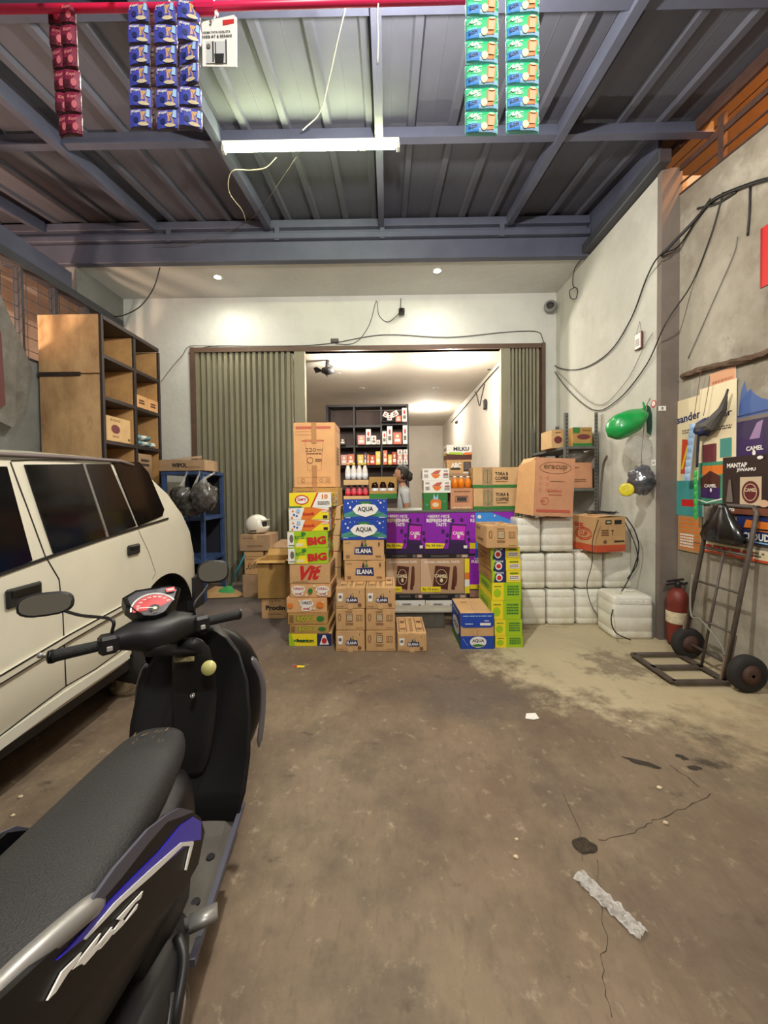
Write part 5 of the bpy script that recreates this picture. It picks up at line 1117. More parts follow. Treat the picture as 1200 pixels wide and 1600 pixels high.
# hanging grey tarp and dark red panel on the left wall
g = M(); rows = []
pts = [(-8, 440), (18, 500), (50, 575), (38, 640), (20, 668), (-8, 655)]
for dx in (0, .02):
    rows.append([PX(x, y, LX+.16+dx+.03*math.sin(i*1.7)) for i, (x, y) in enumerate(pts)])
g.loft(rows); o = obj('hanging_tarp', g, stained('grey_tarp', (120, 118, 112), [((84, 80, 74), 2.5, .42, .62, .7, (1, 1, 1)), ((150, 146, 136), 5, .55, .7, .5, (1, 1, 1))], .8, .5, 9)[0]); tag(o, 'crumpled grey tarp hanging on the left wall above the white car', 'tarp')
g = M(); rows = [[PX(x, y, LX+.24+dx) for x, y in ((-8, 500), (2, 520), (9, 633), (-8, 640))] for dx in (0, .02)]
g.loft(rows); o = obj('red_panel', g, mat('dark_red_board', (84, 34, 34), .6)); tag(o, 'dark red board hanging over the grey tarp', 'board')

# blue rack with bags
m_blu = mat('blue_rack_paint', (54, 76, 120), .5, var=.3, vs_=8)
yr0, yr1 = 5.15, 5.75; xa = PY(258, 800, yr0).x; xb = PY(317, 800, yr0).x; zr = PY(290, 742, yr0).z
rk = thing('blue_rack', 'blue painted steel rack between the tall shelf and the folding shutter', 'rack', ((xa+xb)/2, (yr0+yr1)/2, 0)); ro = rk.location
for x in (xa, xb):
    for y in (yr0, yr1): g = M(); g.box(x-.025-ro.x, x+.025-ro.x, y-.025-ro.y, y+.025-ro.y, 0, zr, .003); obj('post', g, m_blu, rk)
for zz in (zr, zr-.62, zr-1.2):
    g = M(); g.box(xa-ro.x-.03, xb-ro.x+.03, yr0-ro.y-.03, yr1-ro.y+.03, zz+.001, zz+.05, .003); obj('shelf', g, m_blu, rk)
g = M(); g.box(xa-ro.x, xb-ro.x, yr1-ro.y+.03, yr1-ro.y+.035, .2, zr); obj('back_sheet', g, mat('dark_back', (34, 34, 44), .8), rk)
carton_at('flat brown carton with open flaps on the blue rack', xa-.04, xb+.06, yr0-.05, .4, zr+.052, zr+.052+.15, CARD3, front=wipol, tape=None)
g = M(); g.slab([(xa+.1, yr0, zr+.21), (xb, yr0, zr+.22), (xb-.1, yr0+.2, zr+.27), (xa+.2, yr0+.2, zr+.25)], (0, 0, .004)); o = obj('loose_flap', g, CARD3); tag(o, 'loose piece of cardboard lying on top of the flat carton on the blue rack', 'cardboard')
m_bagdk = mat('grey_clear_bag', (74, 72, 72), .15, var=.8, vs_=14, coat=.6, bump=.8, bs=20)
for i, (x, y, r) in enumerate(((283, 777, .13), (299, 790, .14), (318, 777, .17))):
    yy = 4.95-.08*i; p = PY(x, y, yy); t = thing('plastic_bag', ['small dark', 'middle shiny', 'large'][i]+' bag of goods hanging from the blue rack', 'bag', p, 0)
    g = M(); g.ball((0, 0, 0), (r, r*.8, r*1.05), 24, 18, .30, 3.2, i*3); obj('bag_body', g, m_bagdk, t, smooth=True)
    g = M(); g.tube([(0, 0, r*.9), (0, .04, r*1.4), (0, yr0-.045-yy, zr+.02-p.z), (0, yr0-.04-yy, zr+.053-p.z)], [r*.4, .02, .012, .01], 10); obj('bag_neck', g, m_clear, t, smooth=True)

# helmet on cartons
Yh = 5.3
z = carton_at and 0
zz = pcarton('dim grey-brown carton at the floor under the script-lettered carton', 379, 412, 898, 921, Yh, .36, CARD3, z0=0, tape=None)+.002
zz = pcarton('brown carton with script lettering in the stack below the helmet', 382, 412, 870, 898, Yh, .36, CARD, z0=zz, front=softlo, tape=None)+.002
zz = pcarton('thin brown carton between the script-lettered carton and the helmet carton', 381, 411, 861, 870, Yh, .36, CARD, z0=zz, tape=None)+.002
zz = pcarton('wide brown carton directly under the white helmet', 374.5, 422, 836, 861, Yh-.02, .4, CARD3, z0=zz, front=plain, tape=TAPEP)+.002
zq = pcarton('lower carton beside the helmet stack, behind the open ochre box', 414, 455, 886, 918, Yh+.02, .36, CARD3, z0=0, tape=None)+.002
zq = pcarton('brown carton with a black triangle mark beside the helmet stack', 414, 456, 857, 886, Yh+.02, .36, CARD3, z0=zq, front=tri, tape=None)+.002
g = M(); g.slab([(0, 0, 0), (.36, 0, 0), (.40, .3, .06), (.12, .3, .08)], (0, 0, .004)); o = obj('loose_flap', g, CARD3); o.location = (PY(414, 857, Yh).x+.02, Yh+.05, zq+.001); tag(o, 'bent cardboard flap lying on the triangle-marked carton', 'cardboard')
# helmet
ph = PY(402, 835, Yh+.18); 
t = thing('motorcycle_helmet', 'white full-face motorcycle helmet with dark visor opening on a carton', 'helmet', (ph.x, Yh+.18, zz), math.radians(0))
m_hw = mat('glossy_white_shell', (232, 228, 216), .18, coat=.8)
def hel(p):
    x, y, z = p; # face towards +x
    if z < -.05: x *= 1.0; z = max(z, -.135)
    return Vector((x*1.0, y, z))
g = M(); nu, nv = 28, 18; V = {}; 
for i in range(nv+1):
    th = PI*i/nv
    for k in range(nu):
        ph_ = 2*PI*k/nu; d = Vector((math.sin(th)*math.cos(ph_), math.sin(th)*math.sin(ph_), math.cos(th)))
        V[i, k] = Vector((d.x*.165+(.02 if d.z < 0 and d.x > 0 else 0), d.y*.135, max(d.z*.145, -.115)+.125))
fs = []; vl = [V[i, k] for i in range(nv+1) for k in range(nu)]
eye = []
for i in range(nv):
    for k in range(nu):
        c = (V[i, k]+V[i+1, k]+V[i, (k+1) % nu]+V[i+1, (k+1) % nu])/4
        if c.x > .055 and .095 < c.z < .185 and not (abs(c.y) > .105): continue
        fs.append((i*nu+k, (i+1)*nu+k, (i+1)*nu+(k+1) % nu, i*nu+(k+1) % nu))
g.add(vl, fs); o = obj('shell', g, m_hw, t, smooth=True); md = o.modifiers.new('s', 'SOLIDIFY'); md.thickness = .012
g = M(); g.ball((0, 0, .125), (.14, .118, .122), 20, 12); obj('inner_lining', g, mat('dark_lining', (34, 36, 38), .6), t, smooth=True)
g = M(); g.loft([ring((.10+.02*0, 0, .19), (1, 0, 0), (0, 1, 0), .085, .10, 16, 2.5), ring((.105, 0, .203), (1, 0, 0), (0, 1, 0), .085, .095, 16, 2.5)]); obj('peak', g, m_hw, t)
for sy in (-1, 1): g = M(); g.box(-.06, .03, sy*.128-.004, sy*.128+.004, .04, .055, .003); obj('side_stripe', g, K, t)
g = M(); g.box(-.02, .03, -.02, .02, .264, .274, .004); obj('vent', g, mat('grey_vent', (130, 128, 120), .4), t)

# open ochre carton on Proclin carton
Yo = 4.42
z = pcarton('brown carton with bold black lettering on the floor left of the snack stack', 408.5, 448, 934, 981, Yo, .36, CARD, z0=0, front=procli, tape=None)+.002
p = PY(403, 930, Yo-.03); q = PY(447, 930, Yo-.03); hh = PY(425, 876, Yo-.03).z-z
open_carton('open_carton', 'open ochre carton with flaps up standing on the black-lettered carton', Vector((p.x, Yo-.03, z)), Yo, q.x-p.x, .36, hh, z, .0, CARDY, front=lambda F: (F.rect(.42, .76, .54, 1, BR)))
# flattened cardboard on the floor
p = PZ(340, 935); 
t = thing('flattened_carton', 'flattened brown carton lying on the floor by the broom', 'cardboard', (p.x-.08, p.y-.02, 0), .1)
g = M(); g.slab([(-.33, -.02, .012), (.36, .0, .01), (.42, .14, .012), (.16, .30, .07), (-.05, .32, .09), (-.12, .15, .06)], (0, .0, .008)); obj('panel', g, CARD, t)
g = M(); g.slab([(-.52, .0, .01), (-.34, -.03, .01), (-.14, .16, .062), (-.30, .3, .16), (-.44, .3, .14)], (0, 0, .008)); obj('panel', g, CARD3, t)
# broom
a = PZ(358, 917, .12); b = PY(383, 868, 5.2)
b = PY(383, 866, 5.3)
t = thing('broom', 'broom with a teal handle and green plastic bristles leaning by the shutter', 'broom', (a.x, a.y, 0))
g = M(); g.tube([a-t.location, b-t.location], .013, 8); obj('handle', g, mat('teal_handle', (50, 140, 160), .4), t, smooth=True)
g = M(); a0 = a-t.location; g.loft([ring(a0+Vector((0, 0, .02)), (1, 0, 0), (0, 1, 0), .03, .02, 10), ring(a0+Vector((-.03, -.01, -.03)), (1, 0, 0), (0, 1, 0), .10, .03, 10), ring(a0+Vector((-.05, -.02, -.112)), (1, 0, 0), (0, 1, 0), .15, .04, 10)]); obj('broom_head', g, mat('green_bristle', (70, 170, 96), .6, var=.3, vs_=60), t)
g = M()
g.box(0, .34, 0, .22, 0, .05, .008); o = obj('dustpan', g, mat('pan_grey', (140, 128, 118), .6)); o.location = (PZ(372, 917).x-.1, PZ(372, 917).y, 0); tag(o, 'low grey tray on the floor behind the broom head', 'tray')
# ================================================================== INSIDE THE SHOP
Yb_ = 8.6
bx0, bx1 = PY(510, 700, Yb_).x, PY(639, 700, Yb_).x; zt_ = PY(575, 632, Yb_).z
m_blk = mat('black_laminate', (44, 40, 42), .5, var=.1); m_bk = mat('dark_brown_back', (88, 72, 68), .7, var=.15)
cab = thing('goods_cabinet', 'tall black open cabinet with goods inside the shop', 'cabinet', ((bx0+bx1)/2, Yb_+.2, 0)); co = cab.location
def cb(x0, x1, z0, z1, name, y0=-.2, y1=.2, m=m_blk): g = M(); g.box(x0-co.x, x1-co.x, y0, y1, z0, z1, .003); return obj(name, g, m, cab)
dv = [PY(x, 700, Yb_).x for x in (553.5, 596)]
cb(bx0, bx0+.05, 0, zt_, 'side_panel'); cb(bx1-.05, bx1, 0, zt_, 'side_panel'); cb(bx0+.052, bx1-.052, zt_-.05, zt_, 'top_board')
cb(bx0+.05, bx1-.05, .05, zt_-.06, 'back_board', .19, .2, m_bk)
for x in dv: cb(x-.02, x+.02, .05, zt_-.052, 'divider', -.195, .188)
xs = [bx0+.052]+dv+[bx1-.052]; cells = {}
for c in range(3):
    a = xs[c]+(.022 if c else 0); b = xs[c+1]-(.022 if c < 2 else 0)
    rows_px = [(661 if c == 2 else 664), 695.5, 727, 762, 800, 840]
    for r, y in enumerate(rows_px):
        z = PY(575, y, Yb_).z; cb(a, b, z-.05, z, 'shelf_board', -.19, .185); cells[c, r] = (a, b, z)
    cells[c, -1] = (a, b, .1)
BAY = ['left', 'middle', 'right']; ROW = ['top', 'second', 'third', 'fourth']
ORD = ['first', 'second', 'third', 'fourth', 'fifth', 'sixth', 'seventh']
def pack(c, r, x0, x1, y0, y1, col, cname, idx, lay=0, tilt=0, kind='pack', dy=0):
    p, q = PY(x0, 700, Yb_-.14), PY(x1, 700, Yb_-.14); z = cells[c, r][2]+.002
    H0 = (y1-y0)/600*(Yb_-.14); zb = z+lay; w = q.x-p.x
    t = thing('goods_pack', f'{cname}, {idx}, {ROW[r]} shelf of the black cabinet, {BAY[c]} bay', kind, ((p.x+q.x)/2, Yb_-.07+dy, zb), 0, 'packs in the black cabinet')
    if tilt: t.rotation_euler = (0, tilt, 0)
    g = M(); g.box(-w/2+.001, w/2-.001, -.06, .06, 0, H0, .003); obj('body', g, flat('pk_'+cname.split()[0], *col), t)
    g = M(); F = Face(g, (-w/2, -.0605, 0), (w, 0, 0), (0, 0, H0)); F.rect(.2, .2, .8, .45, GY if sum(col) > 600 else W); F.ell(.5, .68, .2, .15, RED if sum(col) > 600 else CREAM); obj('printed_label', g, None, t, recalc=False)
    return H0
WC = (232, 230, 226); SAL = (206, 110, 88); YL = (222, 190, 84); PK = (210, 150, 150); OR = (214, 120, 62); RDD = (186, 70, 52)
S = 3.871
def X_(v): return 480+v/S
for (c, r, lst) in (
    (0, 1, [(197, 232, 40, (60, 50, 48), 'dark small frame box')]),
    (0, 2, [(203, 240, 62, PK, 'pink-brown bag pack'), (242, 283, 66, SAL, 'salmon bag pack')]),
    (1, 1, [(305, 350, 56, PK, 'pink box pair'), (355, 386, 92, WC, 'white tall carton'), (388, 418, 52, WC, 'white mid carton'), (420, 441, 26, WC, 'white small carton')]),
    (1, 2, [(303, 340, 62, YL, 'yellow pack'), (343, 358, 74, (96, 66, 100), 'purple slim pack'), (361, 374, 64, OR, 'orange pack'), (376, 410, 58, RDD, 'red pack'), (413, 442, 80, YL, 'yellow tall pack')]),
    (2, 0, [(575, 605, 82, WC, 'white stacked carton'), (536, 570, 36, SAL, 'salmon pack')]),
    (2, 1, [(455, 480, 78, WC, 'white carton'), (484, 516, 108, WC, 'white tallest carton'), (521, 572, 70, SAL, 'salmon wide carton'), (579, 607, 112, WC, 'white column carton')]),
    (2, 2, [(458, 484, 86, SAL, 'salmon tall pack'), (488, 512, 60, YL, 'yellow pack'), (514, 540, 76, RDD, 'red pack')])):
    for i, (a, b, h, col, nm_) in enumerate(sorted(lst)):
        pack(c, r, X_(a), X_(b), 0, h/S, col, nm_, f'{ORD[i]} from the left' if len(lst) > 1 else 'alone there')
for j, (a, b) in enumerate(((545, 577), (582, 607))):
    l = 0
    for k in range(3):
        l += pack(2, 2, X_(a), X_(b), 0, 7.6, WC if k != 1 else PK, ['white square box', 'pink square box', 'white square box'][k], f'{["lowest","middle","topmost"][k]} of the {["left","right"][j]} pile', lay=l)+.003
for i, (a, b, lo, tl_) in enumerate(((455, 483, .11, .5), (486, 514, .03, 0), (516, 560, .12, -.5))):
    pack(2, 0, X_(a), X_(b), 0, 8, WC, 'white tumbled box', f'{ORD[i]} from the left', lay=lo, tilt=tl_, dy=-.0)
g = M(); z = cells[2, 0][2]; a = PY(X_(450), 700, Yb_-.1).x; b = PY(X_(535), 700, Yb_-.1).x
g.box(a, b, Yb_-.15, Yb_-.02, z+.001, z+.02, .005); o = obj('display_tray', g, K); tag(o, 'shallow black tray under the tumbled white boxes in the cabinet', 'tray')

# ceiling fan inside
p = PZ(512, 552, 3.636); p = Vector((p.x, 6.42, 3.635)); p.x = PY(512, 560, 6.42).x
t = thing('ceiling_fan', 'black fan hanging from the shop ceiling near the left post', 'fan', p)
zf = PY(512, 579, 6.42).z-3.635
g = M(); g.tube([(0, 0, 0), (-.01, 0, zf*.5), (0, 0, zf)], [.035, .03, .05], 10); obj('down_rod', g, K, t, smooth=True)
g = M(); g.lathe([(.03, .06), (.10, .03), (.11, -.03), (.04, -.06)], c=(0, 0, zf), n=18); obj('motor', g, K, t, smooth=True)
for k in range(4):
    a = k*PI/2+.4; g = M(); g.slab([(.08*math.cos(a), .08*math.sin(a), zf-.02), (.2*math.cos(a-.25), .2*math.sin(a-.25), zf-.05), (.24*math.cos(a), .24*math.sin(a), zf+.01), (.2*math.cos(a+.25), .2*math.sin(a+.25), zf+.02)], (0, 0, .008)); obj('blade', g, K, t)
g = M(); g.tube(spline([(0, .0, zf), (.04, 0, zf+.08), (-.04, 0, zf+.12), (.03, 0, zf*.4)]), .008, 6); obj('loose_cord', g, K, t)
XI = 1.92
wire('conduit cable along the top of the inner right wall', [PX(780, 572, XI), PX(755, 600, XI), PX(728, 634, XI), PX(705, 660, XI)], .014, mat('dark_grey_cable', (70, 66, 62), .6))
wire('looping cable on the inner right wall below the conduit', [PX(757, 600, XI), PX(752, 622, XI), PX(749, 634, XI), PX(745, 618, XI), PX(742, 612, XI)], .009, mat('dark_grey_cable', (70, 66, 62), .6))
for (x, y, s, lb) in ((764, 575, .05, 'small black camera near the front of the inner right wall'), (711, 634, .05, 'small black camera midway along the inner right wall'), (713, 660, .05, 'small dark fitting low on the inner right wall')):
    p = PX(x, y, XI-.05); t = thing('wall_camera', lb, 'camera', p)
    g = M(); g.lathe([(s*.5, -s), (s*.8, -s*.5), (s*.8, s*.3), (s*.3, s*.6)], ax=(-.4, -1, -.3), n=14); obj('camera_body', g, K, t, smooth=True)
    g = M(); g.tube([(0, 0, 0), (.03, 0, .05), (.05, 0, .06)], .012, 6); obj('bracket', g, K, t)
p = PX(758, 632, XI-.03); g = M(); g.box(-.03, .03, -.05, .05, -.1, .1, .02); o = obj('power_adapter', g, K); o.location = (XI-.035, p.y, p.z); tag(o, 'black power adapter hanging on the inner right wall', 'adapter')

# person
def person():
    Yp_ = 5.4
    hd = PY(627, 741, Yp_); X0 = hd.x; zh = hd.z
    t = thing('person', 'person in a light grey T-shirt with dark tied hair behind the counter, facing left', 'person', (X0, Yp_, 0))
    J = dict(pelvis=(.03, 0, zh-.70), belly=(.03, 0, zh-.52), chest=(.04, 0, zh-.34), neck=(.02, 0, zh-.17), neck2=(.005, 0, zh-.11),
             shl=(.04, -.17, zh-.24), ell=(.07, -.22, zh-.50), wrl=(-.10, -.26, zh-.60), hnl=(-.17, -.25, zh-.60),
             shr=(.04, .17, zh-.24), elr=(.07, .22, zh-.50), wrr=(-.10, .22, zh-.60), hnr=(-.17, .2, zh-.60),
             hl=(.03, -.09, zh-.76), kl=(-.02, -.10, .46), al=(.03, -.10, .07), fl=(-.12, -.10, .03), hr=(.03, .09, zh-.76), kr=(-.02, .10, .46), ar=(.03, .10, .07), fr=(-.12, .10, .03))
    R = dict(pelvis=.13, belly=.115, chest=.125, neck=.055, neck2=.05, shl=.062, ell=.042, wrl=.028, hnl=.03, shr=.062, elr=.042, wrr=.028, hnr=.03, hl=.085, kl=.06, al=.04, fl=.035, hr=.085, kr=.06, ar=.04, fr=.035)
    E = [('pelvis', 'belly'), ('belly', 'chest'), ('chest', 'neck'), ('neck', 'neck2'), ('chest', 'shl'), ('shl', 'ell'), ('ell', 'wrl'), ('wrl', 'hnl'), ('chest', 'shr'), ('shr', 'elr'), ('elr', 'wrr'), ('wrr', 'hnr'), ('pelvis', 'hl'), ('hl', 'kl'), ('kl', 'al'), ('al', 'fl'), ('pelvis', 'hr'), ('hr', 'kr'), ('kr', 'ar'), ('ar', 'fr')]
    # fingers
    for s, w in (('l', 'hnl'), ('r', 'hnr')):
        b = Vector(J[w])
        for k in range(4):
            n1, n2 = f'f{s}{k}a', f'f{s}{k}b'; dy = (k-1.5)*.02; L = (.055, .065, .06, .045)[k]
            J[n1] = tuple(b+Vector((-.03-L*.3, dy, .0))); J[n2] = tuple(b+Vector((-.03-L, dy, -.015))); R[n1] = .009; R[n2] = .008; E += [(w, n1), (n1, n2)]
        n1 = f't{s}'; J[n1] = tuple(b+Vector((-.02, (.045 if s == 'l' else -.045), .01))); R[n1] = .010; E.append((w, n1))
    nm_ = list(J); me = bpy.data.meshes.new('body'); me.from_pydata([J[k] for k in nm_], [(nm_.index(a), nm_.index(b)) for a, b in E], [])
    o = bpy.data.objects.new('tmp', me); COL.objects.link(o); md = o.modifiers.new('k', 'SKIN'); sv = me.skin_vertices[0].data
    for i, k in enumerate(nm_): sv[i].radius = (R[k], R[k]); sv[i].use_root = (k == 'pelvis')
    s2 = o.modifiers.new('s', 'SUBSURF'); s2.levels = 2; s2.render_levels = 2
    bpy.context.view_layer.update(); dg = bpy.context.evaluated_depsgraph_get(); m2 = bpy.data.meshes.new_from_object(o.evaluated_get(dg)); bpy.data.objects.remove(o)
    # head joined to the same surface mesh
    g = M(); g.v = [v.co.copy() for v in m2.vertices]; g.f = [list(p.vertices) for p in m2.polygons]; g.sm = [True]*len(g.f); g.mi = []
    skin = mat('skin', (172, 126, 100), .55); shirt = mat('light_grey_shirt', (176, 178, 182), .9, bump=.2, bs=30); jean = mat('dark_trousers', (46, 48, 60), .9)
    g.mats = [skin, shirt, jean]
    for p in m2.polygons:
        c = p.center; arm = abs(c.y) > .19
        if c.z < zh-.66: mi = 2 if c.z > .1 and not (abs(c.y) > .15 and c.z > zh-.75 and c.x < -.05) else 0
        elif c.z < zh-.17 and not (arm and c.z < zh-.40) and not c.x < -.12: mi = 1
        else: mi = 0
        g.mi.append(mi)
    g.cur = 0; g.smooth = True
    def hf(p):
        if p.x < 0: p.x *= 1.02; p.x -= .010*max(0, 1-abs(p.z+.04)/.06)
        if p.z < -.05: p.y *= .82
        return p
    g.ball((0, 0, zh), (.093, .076, .115), 20, 16, fn=hf)
    g.ball((-.100, 0, zh-.015), (.016, .012, .018), 8, 6)
    for s in (-1, 1): g.ball((.01, s*.076, zh-.01), (.016, .008, .026), 8, 6)
    obj('body', g, None, t)
    g = M(); g.smooth = True
    for s in (-1, 1): g.ball((-.083, s*.030, zh+.01), (.010, .012, .008), 8, 6)
    obj('eyes', g, K, t); g = M(); g.ball((-.086, 0, zh-.055), (.010, .022, .006), 8, 6); obj('mouth', g, mat('lips', (150, 84, 78), .5), t, smooth=True)
    g = M()
    def hr(p):
        if p.x < -.03 and p.z < .045: p.x = -.03
        return p
    g.ball((.018, 0, zh+.022), (.102, .088, .112), 20, 14, .12, 5, 3, fn=hr); g.ball((.115, 0, zh-.03), (.045, .05, .07), 12, 8, .3, 5, 2); obj('hair', g, mat('dark_hair', (40, 36, 36), .6, bump=.4, bs=80), t, smooth=True)
person()

# ================================================================== WHITE CAR
m_paint = mat('white_car_paint', (212, 208, 190), .32, coat=.5, var=.05, vs_=3); m_glass = mat('tinted_glass', (8, 8, 11), .12, spec=.25); m_rub = mat('black_rubber', (24, 23, 24), .6)
m_bump = mat('black_bumper', (34, 34, 38), .5); m_tyre = mat('tyre', (40, 38, 37), .85, var=.2)
FX = -1.735; XCc = FX-.82; HWc = .82
car = thing('car', 'white station wagon with dark tinted windows parked along the left wall', 'car', (XCc, 1.4, 0)); cl = car.location
# stations: Y, z of belt, z of roof edge, z of roof centre, half-width factor, sill z
STN = [(-1.05, .62, .70, .72, .80, .40), (-1.0, .78, .80, .83, .90, .30), (-.7, .90, .95, .98, .97, .28), (-.1, .98, 1.03, 1.07, 1.0, .28), (.35, 1.02, 1.07, 1.12, 1.0, .28),
       (.62, 1.05, 1.25, 1.28, 1.0, .30), (1.0, 1.08, 1.55, 1.60, 1.0, .31), (1.2, 1.09, 1.62, 1.68, 1.0, .31), (1.6, 1.11, 1.645, 1.715, 1.0, .32), (2.1, 1.16, 1.665, 1.735, 1.0, .33), (2.5, 1.20, 1.675, 1.74, 1.0, .34),
       (2.68, 1.22, 1.675, 1.73, 1.0, .36), (2.84, 1.23, 1.62, 1.66, 1.0, .37), (3.08, 1.24, 1.47, 1.51, 1.0, .38), (3.27, 1.22, 1.29, 1.33, .995, .42), (3.40, 1.08, 1.13, 1.16, .985, .44), (3.48, .92, .96, .99, .96, .46), (3.52, .78, .82, .84, .93, .48), (3.53, .68, .70, .72, .90, .50)]
def prof_x(z, zbelt, ztop):
    if z <= zbelt: return 1.0-.012*max(0, (z-.75))/.4-.03*max(0, (.5-z))/.2
    return .985-.05*(z-zbelt)/max(.05, 1.65-zbelt)
rings_ = []
for (y, zb_, ze, zc_, wf, zs0) in STN:
    zz = [zs0, zs0+.05, (zs0+zb_)*.42, (zs0+zb_)*.55, zb_-.12, zb_-.02, zb_, zb_+(ze-zb_)*.5, ze]
    half = [(HWc*wf*prof_x(z, zb_, ze)*(.97 if i == 0 else 1), z) for i, z in enumerate(zz)]
    half += [(HWc*wf*.90, ze+(zc_-ze)*.55), (HWc*wf*.72, ze+(zc_-ze)*.85), (0, zc_)]
    R = [(x, z) for x, z in half]+[(-x, z) for x, z in half[::-1][1:]]
    rings_.append([Vector((x, y-cl.y, z)) for x, z in R])
g = M(); g.loft(rings_); shell = obj('body_shell', g, m_paint, car, smooth=True)
# wheel arches cut out
def boolean_cut(o, c):
    md = o.modifiers.new('b', 'BOOLEAN'); md.object = c; md.operation = 'DIFFERENCE'; md.solver = 'EXACT'
    bpy.context.view_layer.update(); dg = bpy.context.evaluated_depsgraph_get(); me = bpy.data.meshes.new_from_object(o.evaluated_get(dg)); o.modifiers.clear(); o.data = me; bpy.data.objects.remove(c)
for yw in (2.98, .05):
    for sx in (1, -1):
        g = M(); g.lathe([(.415, -.13), (.415, .13)], c=(sx*(HWc-.02), yw-cl.y, .43), ax=(1, 0, 0), n=40); cut = obj('cut', g, m_rub, car); boolean_cut(shell, cut)
for p in shell.data.polygons: p.use_smooth = True
try:
    shell.data.set_sharp_from_angle(angle=math.radians(28))
except Exception: pass
from mathutils.bvhtree import BVHTree
_bt = BVHTree.FromPolygons([v.co.copy() for v in shell.data.vertices], [tuple(p.vertices) for p in shell.data.polygons])
def shx(y, z):
    """outer x of the +x flank at (y, z) in car space"""
    h = _bt.ray_cast(Vector((2, y, z)), Vector((-1, 0, 0)))
    return h[0].x if h[0] is not None and h[0].x > .5 else HWc*.97
def fixpx(px, py):
    X = FX
    for _ in range(3):
        q = PX(px, py, X); X = cl.x+shx(q.y-cl.y, q.z)
    return PX(px, py, X)-cl
for yw in (2.98, .05):
    for sx in (1, -1):
        g = M(); n = 20; A = [(-.05+1.1*k/n)*PI for k in range(n+1)]
        g.loft([[Vector((sx*xx, yw-cl.y+.411*math.cos(a), .43+.411*math.sin(a))) for a in A] for xx in (HWc-.008, HWc-.34)], cap=False, closed=False)
        g.poly([Vector((sx*(HWc-.142), yw-cl.y+.41*math.cos(a), .43+.41*math.sin(a))) for a in A]); obj('wheel_well', g, m_rub, car)
R0 = [(.20, -.1), (.285, -.105), (.305, -.08), (.31, 0), (.305, .08), (.285, .105), (.20, .1)]
for yw in (2.98, .05):
    for sx in (1, -1):
        g = M(); g.lathe(R0, c=(sx*(HWc-.16), yw-cl.y, .31), ax=(sx, 0, 0), n=36); w_ = obj('wheel', g, m_tyre, car, smooth=True)
        g = M(); g.lathe([(.02, .06), (.06, .07), (.12, .05), (.185, .085), (.20, .10)], c=(sx*(HWc-.16), yw-cl.y, .31), ax=(sx, 0, 0), n=24); obj('rim', g, mat('steel_rim', (150, 150, 148), .4, metal=.6), w_, smooth=True)
        g = M(); g.lathe([(.40, 0), (.412, .012), (.43, .008)], c=(sx*(HWc-.005), yw-cl.y, .43), ax=(sx, 0, 0), n=36) ; 
def side_panel(pts, name, m, off=.010, th=.02, par=car, X=None):
    """pts in photo pixels on the flank; built on both flanks in car space"""
    P = []
    for x, y in pts:
        XX = FX
        for _ in range(4):
            q = PX(x, y, XX); zb_ = 1.11+.11*min(1, max(0, (q.y-1.6)/1.0)); xx = HWc*(.985-.05*max(0, q.z-zb_)/(1.65-zb_)); XX = cl.x+xx
        P.append((q.y-cl.y, q.z, xx))
    for s in (1, -1):
        g = M(); g.slab([(s*(xx+off-th), y, z) for y, z, xx in P], (s*th, 0, 0)); o = obj(name, g, m, par)
    return P
# side glass: rear quarter, rear door, front door
rr = [(-40, 722), (10, 724), (50, 888), (0, 893), (-60, 905)]
side_panel([(37, 726), (127, 725), (165, 838), (82, 865)], 'rear_door_glass', m_glass)
side_panel([(130, 725), (170, 725), (211, 822), (168, 837)], 'rear_door_quarter_glass', m_glass)
side_panel([(175, 721), (216, 722), (230, 738), (255, 796), (252, 806), (215, 822)], 'rear_quarter_glass', m_glass)
side_panel([(8, 729), (48, 876), (-60, 920), (-75, 728)], 'front_door_glass', m_glass)
side_panel([(126.5, 724), (130.5, 724), (168, 838), (164, 839.5)], 'glass_divider', mat('grey_trim', (110, 108, 104), .4), .010)
# belt rubber, door gaps, mouldings
def strip_px(pts, wd, name, m, off=.008):
    D = []
    for i in range(len(pts)-1):
        for k in range(4): t_ = k/4; D.append((pts[i][0]*(1-t_)+pts[i+1][0]*t_, pts[i][1]*(1-t_)+pts[i+1][1]*t_))
    D.append(pts[-1]); P = []
    for x, y in D: q = fixpx(x, y); P.append(Vector((q.x+off, q.y, q.z)))
    for s in (1, -1):
        Q = [Vector((s*p.x, p.y, p.z)) for p in P]; g = M()
        V = []
        for i, p in enumerate(Q):
            d = (Q[min(i+1, len(Q)-1)]-Q[max(i-1, 0)]).normalized(); nn = d.cross(Vector((1, 0, 0))).normalized()*wd/2
            V.append([p+nn, p+nn-Vector((s*.012, 0, 0)), p-nn-Vector((s*.012, 0, 0)), p-nn])
        g.loft(V); obj(name, g, m, car)
strip_px([(-60, 921), (0, 897), (48, 880), (82, 868), (165, 840), (213, 825), (262, 810)], .014, 'belt_rubber', m_rub)
strip_px([(16, 722), (45, 800), (70, 868), (92, 905), (98, 960), (103, 1072)], .006, 'door_gap', m_rub, .002)
strip_px([(17, 720), (60, 718.5), (120, 718.5), (172, 718.5)], .006, 'door_gap', m_rub, .003)
strip_px([(172, 719), (214, 824), (232, 862), (243, 895), (238, 905)], .005, 'door_gap', mat('soft_gap', (150, 146, 130), .6), .002)
strip_px([(103, 1072), (150, 1045), (195, 1012)], .006, 'door_gap', m_rub, .002)
strip_px([(103, 1072), (60, 1104), (0, 1150), (-40, 1180)], .006, 'door_gap', m_rub, .002)
strip_px([(-40, 1082), (0, 1060), (60, 1024), (103, 998), (150, 972), (190, 950), (207, 941)], .045, 'side_moulding', mat('moulding_white', (206, 202, 184), .4), .012)
